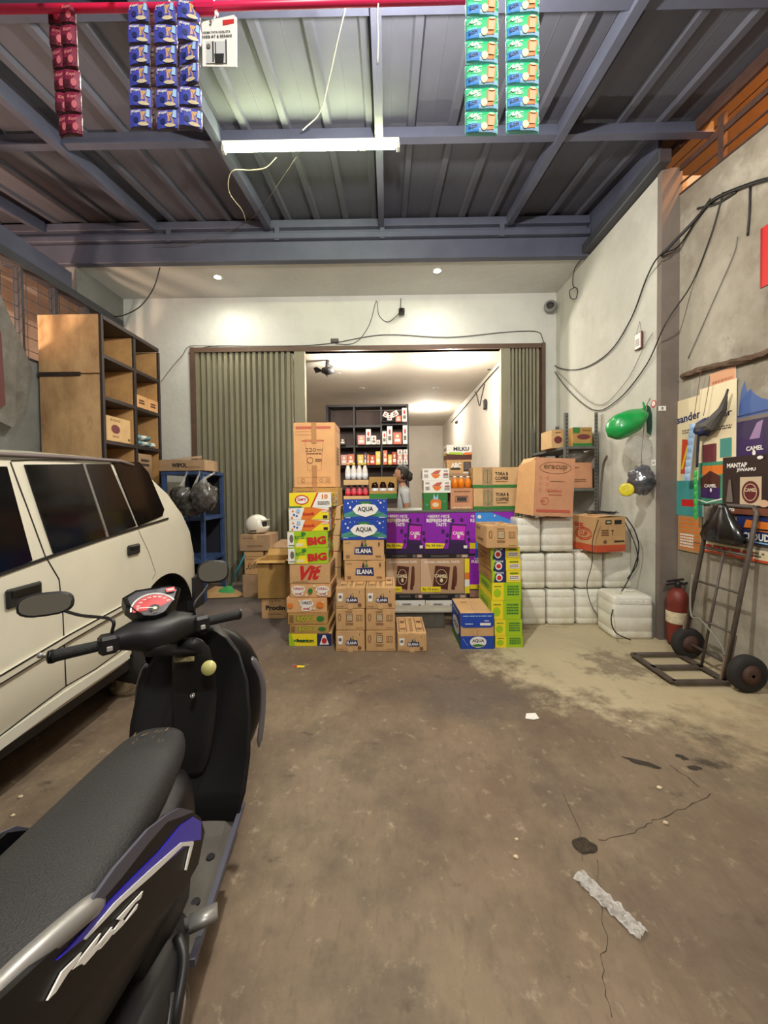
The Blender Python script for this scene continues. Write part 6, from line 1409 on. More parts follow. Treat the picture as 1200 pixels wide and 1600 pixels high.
strip_px([(-40, 1076), (0, 1054), (60, 1018.5), (103, 993), (150, 967.5), (190, 946)], .008, 'moulding_line', m_rub, .014)
strip_px([(-40, 1089), (0, 1066.5), (60, 1030), (103, 1003.5), (150, 976.5), (190, 954)], .006, 'moulding_line', m_rub, .014)
strip_px([(-80, 1225), (0, 1160), (100, 1088), (200, 1022)], .055, 'sill', mat('sill_white', (206, 204, 190), .4), .012)
# roof gutter / rails
for s in (1, -1):
    g = M(); g.tube([(s*.775, y-cl.y, z) for y, z in ((1.15, 1.635), (1.6, 1.668), (2.1, 1.69), (2.55, 1.70), (2.68, 1.68))], .012, 8); obj('roof_gutter', g, mat('gutter_grey', (96, 84, 84), .5), car, smooth=True)
# handles
def handle(x, y, w_=.085, h_=.075):
    q = PX(x, y, FX)
    for s in (1, -1):
        g = M(); xx = HWc; g.box(min(s*(xx-.008), s*(xx+.010)), max(s*(xx-.008), s*(xx+.010)), q.y-cl.y-w_, q.y-cl.y+w_, q.z-h_/2, q.z+h_/2, .008); h = obj('door_handle', g, m_rub, car)
        g = M(); g.box(min(s*(xx+.008), s*(xx+.016)), max(s*(xx+.008), s*(xx+.016)), q.y-cl.y-w_*.8, q.y-cl.y+w_*.8, q.z+.0, q.z+h_*.4, .004); obj('pull', g, mat('handle_black', (16, 16, 17), .35), h)
handle(209, 858.5, .06, .07); handle(38, 929, .09, .09)
# bumpers, lights, windscreens, mirrors
for s in (1, -1):
    g = M(); g.loft([[(s*(HWc-.06), y-cl.y, z) for z in (.42, .72)]+[(s*(HWc+.012), y-cl.y, z) for z in (.72, .44)] for y in (3.38, 3.56)]) ; obj('bumper_end', g, m_bump, car)
g = M(); g.box(-HWc*.97, HWc*.97, 3.44-cl.y, 3.58-cl.y, .40, .70, .03); obj('rear_bumper', g, m_bump, car)
g = M(); g.box(-HWc*.96, HWc*.96, -1.16-cl.y, -1.0-cl.y, .30, .56, .03); obj('front_bumper', g, m_bump, car)
for s in (1, -1):
    g = M(); g.box(s*(HWc*.88)-.07, s*(HWc*.88)+.05, 3.34-cl.y, 3.485-cl.y, .76, .94, .015); obj('tail_lamp', g, mat('tail_lamp_red', (150, 30, 26), .2, coat=.5), car)
    g = M(); g.box(s*(HWc*.66)-.15, s*(HWc*.66)+.13, -1.07-cl.y, -.96-cl.y, .58, .74, .015); obj('head_lamp', g, mat('headlamp_glass', (210, 214, 214), .1, coat=.5), car)
    g = M(); g.box(s*(HWc+.02), s*(HWc+.20), .72-cl.y, .80-cl.y, 1.04, 1.20, .03); obj('wing_mirror', g, m_bump, car)
g = M(); g.loft([[Vector((x, y-cl.y, z)) for x in (-.66, .66)][::1]+[Vector((x, y-cl.y-.01, z+.012)) for x in (.66, -.66)] for y, z in ((.48, 1.20), (.98, 1.60))]); obj('windscreen', g, m_glass, car)
g = M(); g.loft([[Vector((x, y-cl.y, z)) for x in (-.64, .64)]+[Vector((x, y-cl.y+.012, z+.012)) for x in (.64, -.64)] for y, z in ((2.74, 1.69), (3.1, 1.41))]); obj('rear_window', g, m_glass, car)
g = M(); q = PX(272, 828, FX); 
for s in (1, -1):
    g = M(); g.box(min(s*(HWc-.03), s*(HWc-.02)), max(s*(HWc-.03), s*(HWc-.02)), q.y-cl.y-.02, q.y-cl.y+.03, q.z-.02, q.z+.02); obj('badge', g, mat('grey_trim', (110, 108, 104), .4), car)
g = M(); g.box(-.72, .72, -.9-cl.y, 3.35-cl.y, .24, .42); obj('underbody', g, m_bump, car)
# stone under the car
g = M(); g.ball((0, 0, 0), (.13, .10, .09), 14, 10, .35, 2, 4); o = obj('stone', g, mat('rough_stone', (150, 132, 104), .9, var=.25, vs_=12, bump=.5, bs=30)); q = PZ(195, 1085); o.location = (q.x, q.y+.05, .062); tag(o, 'rough beige stone on the floor between the car and the scooter', 'stone')

# ================================================================== SCOOTER
TH = math.radians(8.0)
m_blkp = mat('gloss_black_plastic', (9, 8, 12), .4, spec=.3); m_mat = mat('matt_black_plastic', (24, 23, 25), .5, bump=.05, bs=200); m_seat = mat('grained_seat', (35, 34, 36), .6, bump=.35, bs=260, var=.1, vs_=6)
m_bluep = mat('deep_blue_paint', (44, 38, 190), .3, coat=.3); m_silv = mat('silver_paint', (150, 148, 146), .4, metal=.5); m_grp = mat('dull_grey_plastic', (86, 82, 76), .6, var=.2, vs_=6, bump=.1); m_chr = mat('chrome', (210, 210, 208), .08, metal=1)
sc_ = thing('scooter', 'black and blue motor scooter parked in front of the white car', 'scooter', (-.655, .8, 0), TH); 
RS_ = Matrix.Rotation(TH, 4, 'Z'); SL = Matrix.Translation(sc_.location) @ RS_; SI = SL.inverted()
def loc(v): return SI @ Vector(v)
def sring(l, zc_, hw_, hh, p=2.6, n=20, a0=0, top=None):
    return ring((a0, l, zc_), (1, 0, 0), (0, 0, 1), hw_, hh, n, p)
# seat
g = M(); g.loft([sring(.375, .735, .045, .02), sring(.36, .735, .075, .045), sring(.30, .735, .098, .058), sring(.18, .74, .112, .062), sring(.0, .75, .125, .066), sring(-.18, .77, .135, .066), sring(-.36, .80, .13, .06), sring(-.50, .82, .11, .05), sring(-.56, .825, .07, .03)])
seat = obj('seat', g, m_seat, sc_, smooth=True, subsurf=1)
# worn scratches on the seat nose
g = M(); rs = random.Random(3)
for i in range(26):
    a = rs.uniform(-.05, .05); l = rs.uniform(.22, .31); zt__ = .735+.0585*(1-(abs(a)/.105)**2.6)**(1/2.6)+.0012
    d = rs.uniform(-.3, .3); g.add([(a, l, zt__), (a+.0015, l, zt__), (a+.0015+d*.02, l+rs.uniform(.006, .02), zt__-.0008), (a+d*.02, l+.012, zt__-.0008)], [(0, 1, 2, 3)])
obj('scuff_marks', g, mat('scuff_tan', (140, 112, 84), .9), seat)
# under-seat body, widening to the tail, side covers
def bring(l, z0, z1, wt, wb, n=24):
    P = []
    pts = [(wt*.75, z1), (wt, z1-.03), ((wt+wb)/2+.01, (z0+z1)/2), (wb, z0+.03), (wb*.7, z0)]
    pts = [(x, z) for x, z in pts]; full = pts+[(-x, z) for x, z in pts[::-1]]
    return [Vector((x, l, z)) for x, z in full]
g = M(); g.loft([bring(.36, .34, .66, .07, .09), bring(.30, .34, .70, .115, .12), bring(.20, .38, .71, .155, .13), bring(.05, .44, .725, .155, .13), bring(-.15, .50, .75, .145, .12), bring(-.35, .56, .78, .13, .10), bring(-.55, .64, .81, .10, .08), bring(-.68, .70, .83, .06, .05)])
obj('body_cover', g, m_blkp, sc_, smooth=True, subsurf=1)
# side panels positioned on a slightly flaring side plane
def sidept(px, py, off=0.0):
    d = ray(px, py); o_ = loc((0, 0, CAMH)); dd = SI.to_3x3() @ d
    # plane a = .165+.1*l
    t = (.165+off+.1*o_.y-o_.x)/(dd.x-.1*dd.y); return o_+dd*t
def sidepoly(pts, name, m, off=0, th=.006, par=sc_, mirror=True):
    P = [sidept(x, y, off) for x, y in pts]
    g = M(); g.slab(P, (-th, 0, 0)); o = obj(name, g, m, par)
    if mirror: g = M(); g.slab([Vector((-p.x, p.y, p.z)) for p in P], (th, 0, 0)); obj(name, g, m, par)
    return o
outer = [(264, 1272), (300, 1268), (314, 1278), (320, 1300), (310, 1350), (285, 1395), (240, 1440), (190, 1500), (130, 1565), (96, 1610), (20, 1660), (-40, 1670), (-30, 1590), (40, 1525), (100, 1470), (130, 1430), (190, 1360), (235, 1305)]
sp = sidepoly(outer, 'side_cover', m_blkp, 0, .012)
sidepoly([(262, 1273), (282, 1262), (304, 1268), (284, 1276), (262, 1284), (232, 1318), (190, 1372), (140, 1430), (132, 1424), (180, 1356), (232, 1296)], 'grey_trim_blade', mat('slate_plastic', (78, 78, 92), .45), .004, .006)
sidepoly([(302, 1276), (315, 1284), (314, 1312), (300, 1314), (270, 1340), (220, 1382), (170, 1426), (130, 1468), (90, 1500), (112, 1478), (150, 1432), (200, 1380), (250, 1330), (284, 1288)], 'blue_panel', m_bluep, .003, .004)
sidepoly([(284, 1316), (302, 1314), (303, 1317), (292, 1360), (290, 1359), (298, 1322), (286, 1322), (240, 1366), (190, 1410), (135, 1468), (132, 1467), (180, 1410), (236, 1358)], 'white_stripe', mat('print_white', (232, 230, 224), .55), .0045, .003)
# slanted lettering (same strokes as the photo): M, i, o
WH = mat('print_white', (232, 230, 224), .55)
for s_ in ([(75, 1563), (98, 1518), (128, 1488), (122, 1502), (107, 1520), (88, 1550)], [(114, 1515), (128, 1496), (158, 1458), (152, 1472), (130, 1504), (118, 1512)],
           [(128, 1506), (148, 1480), (156, 1473), (176, 1448), (168, 1466), (146, 1492), (132, 1508)], [(150, 1486), (176, 1452), (180, 1454), (170, 1468), (158, 1482)],
           [(172, 1462), (190, 1438), (184, 1436), (224, 1392), (220, 1404), (212, 1410), (192, 1436), (196, 1440), (216, 1412), (214, 1420), (192, 1446), (178, 1460)]):
    sidepoly(s_, 'lettering', WH, .0045, .003, mirror=False)
# grab rail
ra = [PZ(150, 1412, .80), PZ(128, 1428, .835), PZ(70, 1478, .85), PZ(0, 1540, .855), PZ(-70, 1600, .86)]
ra = [loc(p) for p in ra]; ra = [Vector((max(p.x, .10), p.y, p.z)) for p in ra]
tail = [Vector((.14, -.50, .87)), Vector((.08, -.62, .88)), Vector((0, -.65, .88))]
g = M(); g.tube(spline(ra+tail, 5), [.012]+[.0175]*(len(spline(ra+tail, 5))-1), 12); g.tube(spline([Vector((-p.x, p.y, p.z)) for p in ra+tail], 5), .02, 12); obj('grab_rail', g, m_silv, sc_, smooth=True)
# leg shield (inner) and front fairing (outer)
def shring(z, l, hw_, dpt, n=20): 
    P = []
    for k in range(n+1):
        t = -1+2*k/n; P.append(Vector((hw_*t, l+dpt*(t*t)*-1+.0, z)))
    for k in range(n, -1, -1):
        t = -1+2*k/n; P.append(Vector((hw_*t*.96, l+.10*(1-abs(t)**3)+.02-dpt*(t*t), z)))
    return P
g = M(); g.loft([shring(.30, .56, .175, .02), shring(.38, .60, .20, .03), shring(.50, .64, .215, .05), shring(.64, .68, .215, .06), shring(.76, .71, .20, .06), shring(.85, .72, .165, .04), shring(.91, .72, .11, .02), shring(.94, .72, .06, .01)])
obj('leg_shield', g, m_mat, sc_, smooth=True)
def fring(z, l, hw_, dd, n=20, p=2.2): return ring((0, l, z), (1, 0, 0), (0, 1, 0), hw_, dd, n, p)
g = M(); g.loft([fring(.34, .82, .12, .08), fring(.42, .82, .19, .12), fring(.56, .84, .225, .13), fring(.70, .84, .225, .12), fring(.82, .82, .185, .10), fring(.90, .80, .12, .07), fring(.93, .79, .05, .03)])
obj('front_fairing', g, m_blkp, sc_, smooth=True, subsurf=1)
for s in (-1, 1):  # indicator blades on the fairing edge
    g = M(); g.tube(spline([(s*.20, .72, .82), (s*.235, .735, .72), (s*.238, .73, .60), (s*.225, .70, .46)], 5), [.006]+[.014]*14+[.004], 8, sq=.5); obj('edge_trim', g, mat('smoked_trim', (110, 106, 112), .15, coat=.6, metal=.3), sc_, smooth=True)
# central hump below the steering column
g = M(); g.loft([sring(.60, .92, .05, .05), sring(.64, .86, .075, .08), sring(.66, .74, .085, .12), sring(.64, .58, .08, .10), sring(.60, .45, .05, .06)]); obj('column_cover', g, m_mat, sc_, smooth=True, subsurf=1)
g = M(); p0 = loc(PY(282, 1030, 1.40)); g.lathe([(.0235, 0), (.026, .004), (.026, .010), (.002, .011)], c=(.075, .592, .845), ax=(0, -1, .35), n=24); obj('key_cover', g, mat('pale_yellow_badge', (196, 190, 120), .4), sc_, smooth=True)
g = M(); g.box(-.035, .035, -.003, .003, .0, .018, .003); g.xf(Matrix.Translation((-.01, .585, .875)) @ Matrix.Rotation(-.3, 4, 'X')); obj('name_badge', g, mat('worn_gold', (126, 116, 80), .4, var=.5, vs_=80), sc_)
g = M(); g.lathe([(.008, 0), (.009, .03), (.002, .036)], c=(.02, .60, .76), ax=(0, -1, -.3), n=12); obj('hook', g, m_chr, sc_, smooth=True)
# floorboard and lower body
g = M(); g.loft([bring(.62, .24, .31, .17, .13), bring(.50, .22, .29, .18, .14), bring(.32, .22, .29, .17, .14), bring(.12, .24, .31, .15, .13), bring(.02, .28, .36, .13, .12)]); fb = obj('floorboard', g, m_grp, sc_)
for s in (-1, 1):
    for l in (.55, .42, .28):
        g = M(); g.lathe([(.014, 0), (.012, .004)], c=(s*.12, l, .291), n=12); obj('bolt', g, K, fb)
    g = M(); g.obox((s*.165, .12, .30), (s*.182, .60, .312), .016, .02); obj('edge_rail', g, mat('slate_plastic', (78, 78, 92), .45), fb)
g = M(); g.loft([sring(.30, .40, .10, .10), sring(.22, .42, .13, .12), sring(.10, .44, .13, .12), sring(0, .46, .11, .10)]); obj('tunnel_cover', g, m_mat, sc_, smooth=True)
# engine, exhaust, pegs (right side)
g = M(); g.loft([sring(.18, .32, .07, .07, a0=.07), sring(.08, .33, .11, .09, a0=.06), sring(-.05, .33, .12, .10, a0=.05), sring(-.22, .31, .09, .09, a0=.03)]); obj('engine', g, mat('engine_black', (30, 29, 30), .45), sc_, smooth=True)
g = M(); g.tube(spline([(.10, .16, .24), (.145, .10, .22), (.16, 0, .24), (.165, -.10, .27)], 6), .022, 12); obj('exhaust_pipe', g, mat('burnt_steel', (96, 88, 80), .35, metal=.7), sc_, smooth=True)
g = M(); g.tube([(.165, -.08, .27), (.168, -.12, .27), (.175, -.45, .33), (.175, -.52, .34)], [.03, .055, .06, .035], 16); mf = obj('muffler', g, m_mat, sc_, smooth=True)
g = M(); g.loft([ring((.205, l, z), (0, 0, 1), (1, 0, 0), .055, .022, 14) for l, z in ((-.14, .29), (-.22, .305), (-.40, .335), (-.46, .345))]); obj('heat_shield', g, mat('dull_grey_metal', (120, 116, 110), .45, metal=.4, var=.2), mf, smooth=True)
for s in (-1, 1):
    g = M(); g.tube([(s*.13, .16, .36), (s*.19, .17, .365), (s*.205, .17, .365)], [.012, .016, .014], 10); g.obox((s*.15, .15, .37), (s*.215, .17, .372), .035, .02); obj('passenger_peg', g, m_silv, sc_, smooth=True)
g = M(); g.tube(spline([(.14, .10, .40), (.17, .06, .38), (.175, .0, .34), (.17, -.02, .28)]), .012, 8); g.obox((.16, .02, .36), (.18, -.10, .26), .012, .05); obj('peg_bracket', g, mat('engine_black', (30, 29, 30), .45), sc_, smooth=True)
g = M(); g.lathe([(.02, -.01), (.03, 0), (.026, .02), (.012, .03)], c=(.17, -.12, .30), ax=(1, 0, 0), n=16); obj('axle_boss', g, m_grp, sc_, smooth=True)
# wheels
def wheel(l, r, name):
    g = M(); g.lathe([(r-.075, -.03), (r-.04, -.045), (r-.01, -.03), (r, 0), (r-.01, .03), (r-.04, .045), (r-.075, .03)], c=(0, l, r), ax=(1, 0, 0), n=36); w_ = obj(name, g, m_tyre, sc_, smooth=True)
    g = M(); g.lathe([(r-.07, -.028), (r-.085, 0), (r-.07, .028)], c=(0, l, r), ax=(1, 0, 0), n=30); g.lathe([(.035, -.05), (.035, .05)], c=(0, l, r), ax=(1, 0, 0), n=14)
    for k in range(5): a = k*2*PI/5; g.obox((0, l, r), (0, l+(r-.075)*math.cos(a), r+(r-.075)*math.sin(a)), .03, .02)
    obj('rim', g, m_silv, w_)
wheel(-.28, .27, 'rear_wheel'); wheel(.98, .27, 'front_wheel')
g = M(); R = []
for k in range(9):
    a = math.radians(20+k*17); R.append(ring((0, .98-.0+.30*math.cos(a), .27+.30*math.sin(a)), (1, 0, 0), (0, math.cos(a), math.sin(a)), .065, .014, 10))
g.loft(R); obj('front_mudguard', g, m_blkp, sc_, smooth=True)
for s in (-1, 1): g = M(); g.tube([(s*.065, .98, .27), (s*.065, .84, .62)], .02, 10); obj('fork_leg', g, m_silv, sc_, smooth=True)
g = M(); g.tube([(-.10, .05, .26), (-.20, .0, .08), (-.24, -.02, .008)], .011, 8); obj('side_stand', g, K, sc_, smooth=True)
g = M(); g.lathe([(.09, 0), (.10, .03), (.07, .09), (.01, .11)], c=(0, .88, .74), ax=(0, 1, 0), n=20, sx=1, sy=.7); obj('head_lamp', g, mat('lamp_lens', (180, 184, 190), .1, coat=.6), sc_, smooth=True)
g = M(); g.box(-.05, .05, -.73, -.66, .74, .80, .015); obj('tail_lamp', g, mat('tail_lamp_red', (150, 30, 26), .2, coat=.5), sc_)
g = M(); g.box(-.09, .09, -.80, -.79, .46, .60, .003); obj('rear_plate', g, K, sc_)
g = M(); g.obox((0, -.66, .74), (0, -.79, .52), .10, .01, up=(0, 1, 0)); obj('rear_mudguard', g, m_mat, sc_)
# handlebars: turned to the left lock
GL = loc(PZ(80, 1026, 1.0)); GR = loc(PZ(372, 960, 1.0)); HC = (GL+GR)/2; ux = (GR-GL).normalized(); fx = Vector((-ux.y, ux.x, 0)); HALF = (GR-GL).length/2
def hp(a, f, z): return HC+ux*a+fx*f+Vector((0, 0, z))
hb = M()
hb.loft([ring(hp(a, f, z), fx, (0, 0, 1), rf, rz, 16, 2.4) for a, f, z, rf, rz in ((-HALF*.58, .01, .0, .016, .018), (-HALF*.45, .015, .0, .028, .030), (-HALF*.28, .03, .0, .05, .045), (-.04, .04, -.01, .09, .062), (.04, .04, -.01, .09, .062), (HALF*.28, .03, .0, .055, .05), (HALF*.42, .02, .0, .04, .04), (HALF*.52, .01, .0, .022, .022))])
hcov = obj('handlebar_cover', hb, m_mat, sc_, smooth=True, subsurf=1)
g = M(); g.loft([ring(hp(.0, .03, -.02), ux, fx, .06, .07, 16), ring(hp(.01, .01, -.07), ux, fx, .055, .055, 16), ring((.0, .64, .90), (1, 0, 0), (0, 1, 0), .06, .05, 16)]); obj('steering_neck', g, m_mat, sc_, smooth=True)
for s, G in ((-1, GL), (1, GR)):
    g = M(); g.tube([hp(s*HALF*.55, 0, 0), hp(s*HALF*.60, 0, 0), hp(s*HALF*.95, 0, 0), hp(s*HALF, 0, 0)], [.014, .0175, .0185, .0215], 16); gr = obj('grip', g, mat('grip_rubber', (20, 20, 21), .6, bump=.5, bs=300), sc_, smooth=True)
    g = M(); g.lathe([(.0205, 0), (.019, .008), (.010, .012)], c=hp(s*HALF, 0, 0), ax=ux*s, n=16); obj('bar_end', g, m_blkp, gr, smooth=True)
    g = M(); g.box(-.028, .028, -.028, .028, -.030, .030, .010); Mx = Matrix((ux, fx, Vector((0, 0, 1)))).transposed().to_4x4(); g.xf(Matrix.Translation(hp(s*HALF*.50, .0, .0)) @ Mx); sw = obj('switch_housing', g, m_mat, sc_)
    g = M(); g.box(-.008, .008, -.034, -.028, -.016, .0, .002); g.xf(Matrix.Translation(hp(s*HALF*.50, .0, .0)) @ Mx); obj('switch_button', g, mat('grey_button', (180, 176, 170), .5), sw)
    g = M(); g.tube(spline([hp(s*HALF*.42, .04, -.005), hp(s*HALF*.60, .065, -.012), hp(s*HALF*.98, .055, -.012), hp(s*HALF*1.08, .05, -.006)], 5), .0055, 8); g.ball(hp(s*HALF*1.09, .05, -.005), .009, 10, 6); obj('brake_lever', g, m_silv, sc_, smooth=True)
# instrument cluster
ic = hp(-.005, .055, .092); nrm = (Vector((0, 0, 1))*.80-fx*.6).normalized(); fv = (fx*.80+Vector((0, 0, 1))*.6).normalized()
def cp(a, f, n=0): return ic+ux*a+fv*f+nrm*n
g = M(); pts = [(-.075, .045), (-.04, .065), (.06, .065), (.095, .045), (.075, .0), (.035, -.05), (.0, -.062), (-.035, -.05), (-.07, .01)]
pl = [cp(a, f, -.03) for a, f in pts]; g.loft([[cp(a*1.12, f*1.12, -.05) for a, f in pts], [cp(a*1.12, f*1.12, -.004) for a, f in pts], [cp(a*1.03, f*1.03, .008) for a, f in pts], [cp(a*.94, f*.94, .002) for a, f in pts]]); cl_ = obj('instrument_cluster', g, m_blkp, sc_)
g = M(); g.use(mat('dial_dark', (60, 58, 60), .3)).poly([cp(a*.93, f*.93, .0035) for a, f in pts])
F = Face(g, cp(-.075, -.065, .0035), ux*.17, fv*.13); 
m_dr = mat('dial_red', (206, 30, 34), .4)
def arc(r0, r1, a0, a1, cx, cy, n=14): return [(cx+r1*math.cos(a0+(a1-a0)*k/n)*.78, cy+r1*math.sin(a0+(a1-a0)*k/n)) for k in range(n+1)]+[(cx+r0*math.cos(a1-(a1-a0)*k/n)*.78, cy+r0*math.sin(a1-(a1-a0)*k/n)) for k in range(n+1)]
def qarc(r0, r1, a0, a1, cx, cy, m, n=14):
    for k in range(n):
        b0 = a0+(a1-a0)*k/n; b1 = a0+(a1-a0)*(k+1)/n; F.m.use(m).add([F.pt(cx+r*math.cos(b)*.78, cy+r*math.sin(b)) for r, b in ((r0, b0), (r1, b0), (r1, b1), (r0, b1))], [(0, 1, 2, 3)])
    F.k += 1
qarc(.16, .50, .12*PI, 1.0*PI, .46, .28, m_dr); qarc(.52, .56, .1*PI, .98*PI, .46, .28, W)
for k in range(9): a = PI*(.95-.1*k); F.scrib(.46+.40*math.cos(a)*.78, .28+.40*math.sin(a), .06, .05, W, 1, k)
F.ell(.46, .28, .09, .12, K); F.ell(.46, .27, .04, .05, CREAM); F.rect(.74, .74, .92, .9, m_dr); F.scrib(.83, .82, .12, .08, W, 1, 4); F.line([(.46, .28), (.14, .36)], .02, W); F.scrib(.46, .12, .16, .06, GY, 1, 2)
obj('dial_face', g, None, cl_, recalc=False)
g = M(); g.slab([cp(a*.95, f*.95, .006) for a, f in pts], nrm*.002); obj('dial_cover', g, mat('clear_lens', (240, 240, 240), .04, trans=1, alpha=.25), cl_)
# mirrors
def mirror(cx, cy, z, w_, h_, base, side, lab):
    C = loc(PZ(cx, cy, z)); 
    to = (loc((0, 0, CAMH))-C).normalized(); vdir = (to+Vector((0, -.35, .1))).normalized(); r_ = vdir.cross(Vector((0, 0, 1))).normalized()*-1; u_ = r_.cross(vdir)*-1
    if u_.z < 0: u_ = -u_
    g = M(); g.loft([ring(C-vdir*.028, r_, u_, w_*.45, h_*.45, 20, 2.6), ring(C-vdir*.012, r_, u_, w_*.95, h_*.95, 20, 2.8), ring(C, r_, u_, w_, h_, 20, 2.8), ring(C+vdir*.003, r_, u_, w_*.95, h_*.93, 20, 2.8)]); mh = obj('mirror', g, m_mat, sc_, smooth=True)
    g = M(); g.loft([ring(C+vdir*.003, r_, u_, w_*.90, h_*.87, 20, 2.8), ring(C+vdir*.0045, r_, u_, w_*.88, h_*.85, 20, 2.8)]); obj('mirror_glass', g, mat('mirror_silver', (190, 188, 180), .03, metal=1), mh)
    g = M(); B_ = base; dv = B_-C; E_ = Vector((dv.dot(r_)/w_, dv.dot(u_)/h_)); E_.normalize(); e0 = C+r_*w_*.88*E_.x+u_*h_*.88*E_.y-vdir*.012; g.tube(spline([e0, e0.lerp(B_, .4)+Vector((0, 0, .012)), B_+Vector((0, 0, .045)), B_], 5), .0055, 8); obj('mirror_stalk', g, m_mat, sc_, smooth=True)
mirror(72, 944, 1.12, .076, .040, hp(-HALF*.46, .01, .03), -1, '')
mirror(333, 893, 1.17, .060, .046, hp(HALF*.44, .01, .03), 1, '')

# ================================================================== SACHET STRIPS ON THE PINK ROD
Ys = 1.22
rod = thing('pink_rod', 'long pink plastic rod across the top of the view with sachets hung on it', 'rod', (0, Ys, PY(430, 8, Ys).z)); rz = rod.location.z
a_, b_ = PY(-30, 20, Ys), PY(760, -2, Ys)
g = M(); g.tube([Vector((a_.x, 0, PY(0, 14, Ys).z-rz)), Vector((PY(300, 12, Ys).x, 0, PY(300, 11, Ys).z-rz)), Vector((b_.x, 0, b_.z-rz))], .011, 12); m_pink = mat('pink_plastic', (226, 40, 92), .35); obj('tube', g, m_pink, rod, smooth=True)
g = M(); c = PY(322, 12, Ys)-rod.location; g.tube([c-Vector((.03, 0, 0)), c+Vector((.03, 0, 0))], .018, 12); g.box(c.x-.02, c.x+.02, -.014, .014, c.z, c.z+.04, .004); obj('joint_clip', g, m_pink, rod)
g = M(); c0_, c1_ = PY(60, 12, Ys-.05), PY(175, 12, Ys-.05)
pr_ = [(c0_.x, .03), (c0_.x+.005, .003), (c0_.x+.02, -.0), (c1_.x-.03, -.0), (c1_.x-.01, .008), (c1_.x, .03)]
g.tube(spline([Vector((x, -.05, z-.006)) for x, z in pr_], 4), .009, 10); obj('hook_bracket', g, m_pink, rod, smooth=True)
for cx in (-1.2, .3): g = M(); g.tube([(cx*.55, 0, .0), (cx*.55, .0, RZ(Ys)-rz-.02)], .0025, 6); obj('suspension_cord', g, W, rod)
def foil(name, c): return mat(name, c, .28, coat=.3, var=.08, vs_=30, bump=.3, bs=40)
def strip(label, cxs_, ytop, n, pitch, wpx, hfrac, Y, mt, pf, cname, twin=False, top_extra=0, wob=.3, base_m=None):
    x0, y0 = cxs_[0]; x1, y1 = cxs_[1]
    P0 = PY(x0, y0, Y); t = thing('sachet_strip', label, 'sachets', P0)
    for i in range(n):
        f = i/(n-1); px = x0+(x1-x0)*f; py = y0+(y1-y0)*f
        c = PY(px, py, Y)-P0; w_ = wpx/600*Y/2; h_ = pitch/600*Y/2*hfrac
        rr_ = random.Random(i*7+int(x0)); yaw = rr_.uniform(-wob, wob)
        g = M(); nx, nz = 8, 7; V = []
        for sgn in (1, -1):
            for j in range(nz+1):
                for k in range(nx+1):
                    u = -1+2*k/nx; v = -1+2*j/nz; b = max(0, (1-u**4)*(1-v**4)); d = .010*b**.6+.0004+.0012*noise.noise(Vector((u*3+i, v*3, x0)))*b
                    V.append(Vector((u*w_, -sgn*d, v*h_)))
        N1 = (nx+1)*(nz+1); fs = []
        for s_ in (0, 1):
            for j in range(nz):
                for k in range(nx):
                    q = s_*N1+j*(nx+1)+k; fs.append((q, q+1, q+nx+2, q+nx+1))
        rim_ = [k for k in range(nx+1)]+[j*(nx+1)+nx for j in range(1, nz+1)]+[nz*(nx+1)+k for k in range(nx-1, -1, -1)]+[j*(nx+1) for j in range(nz-1, 0, -1)]
        for a in range(len(rim_)): b = rim_[(a+1) % len(rim_)]; fs.append((rim_[a], b, b+N1, rim_[a]+N1))
        g.add(V, fs); R_ = Matrix.Translation(c) @ Matrix.Rotation(yaw, 4, 'Z'); g.xf(R_)
        s = obj('sachet', g, mt, t, smooth=True)
        g = M(); F = Face(g, (-w_, 0, -h_), (2*w_, 0, 0), (0, 0, 2*h_), .001)
        # print follows the pillow
        old = F.pt
        def pt(a, b, F=F, w_=w_, h_=h_):
            u = 2*a-1; v = 2*b-1; bb = max(0, (1-u**4)*(1-v**4)); return Vector((u*w_, -(.010*bb**.6+.0026+.00025*F.k), v*h_))
        F.pt = pt
        pf(F)
        g.xf(R_); obj('printed_label', g, None, s, recalc=False)
        # sealed web between sachets
        if i < n-1:
            g = M(); g.box(-w_*.98, w_*.98, -.0012, .0012, -h_-(pitch/600*Y)*(1-hfrac)*.9, -h_+.001); g.xf(Matrix.Translation(c)); obj('seal_web', g, base_m or mt, t)
    return t
def subrects(F, x0, y0, x1, y1, m, n=4):
    for i in range(n):
        for j in range(n): F.m.use(m).add([F.pt(x0+(x1-x0)*(i+a)/n, y0+(y1-y0)*(j+b)/n) for a, b in ((0, 0), (1, 0), (1, 1), (0, 1))], [(0, 1, 2, 3)])
    F.k += 1
EM = flat('emerald', 30, 186, 116); CYN = flat('cyan_foil', 120, 226, 226)
def abc(F):
    subrects(F, .03, .12, .94, .98, EM); subrects(F, .03, .08, .5, .4, flat('azure', 30, 130, 214)); subrects(F, .4, .06, .97, .2, LB, 3); F.text('ABC', .27, .74, .38, .2, W, .05, .0, .25); F.text('ICED', .36, .58, .22, .1, W, .04, 0, .25); F.text('Susu', .2, .44, .3, .14, CYN, .03, .05, .2); F.text('KOPI', .22, .26, .26, .13, NAVY, .04, .15)
    F.poly([(.62, .12), (.84, .14), (.92, .8), (.64, .78)], ORG); F.poly([(.66, .3), (.84, .3), (.88, .7), (.68, .7)], flat('latte', 226, 170, 130)); F.ell(.55, .26, .1, .16, CREAM, 12); F.ell(.78, .8, .1, .06, CREAM, 12); F.line([(.92, .3), (.98, .4), (.97, .6), (.92, .62)], .03, W)
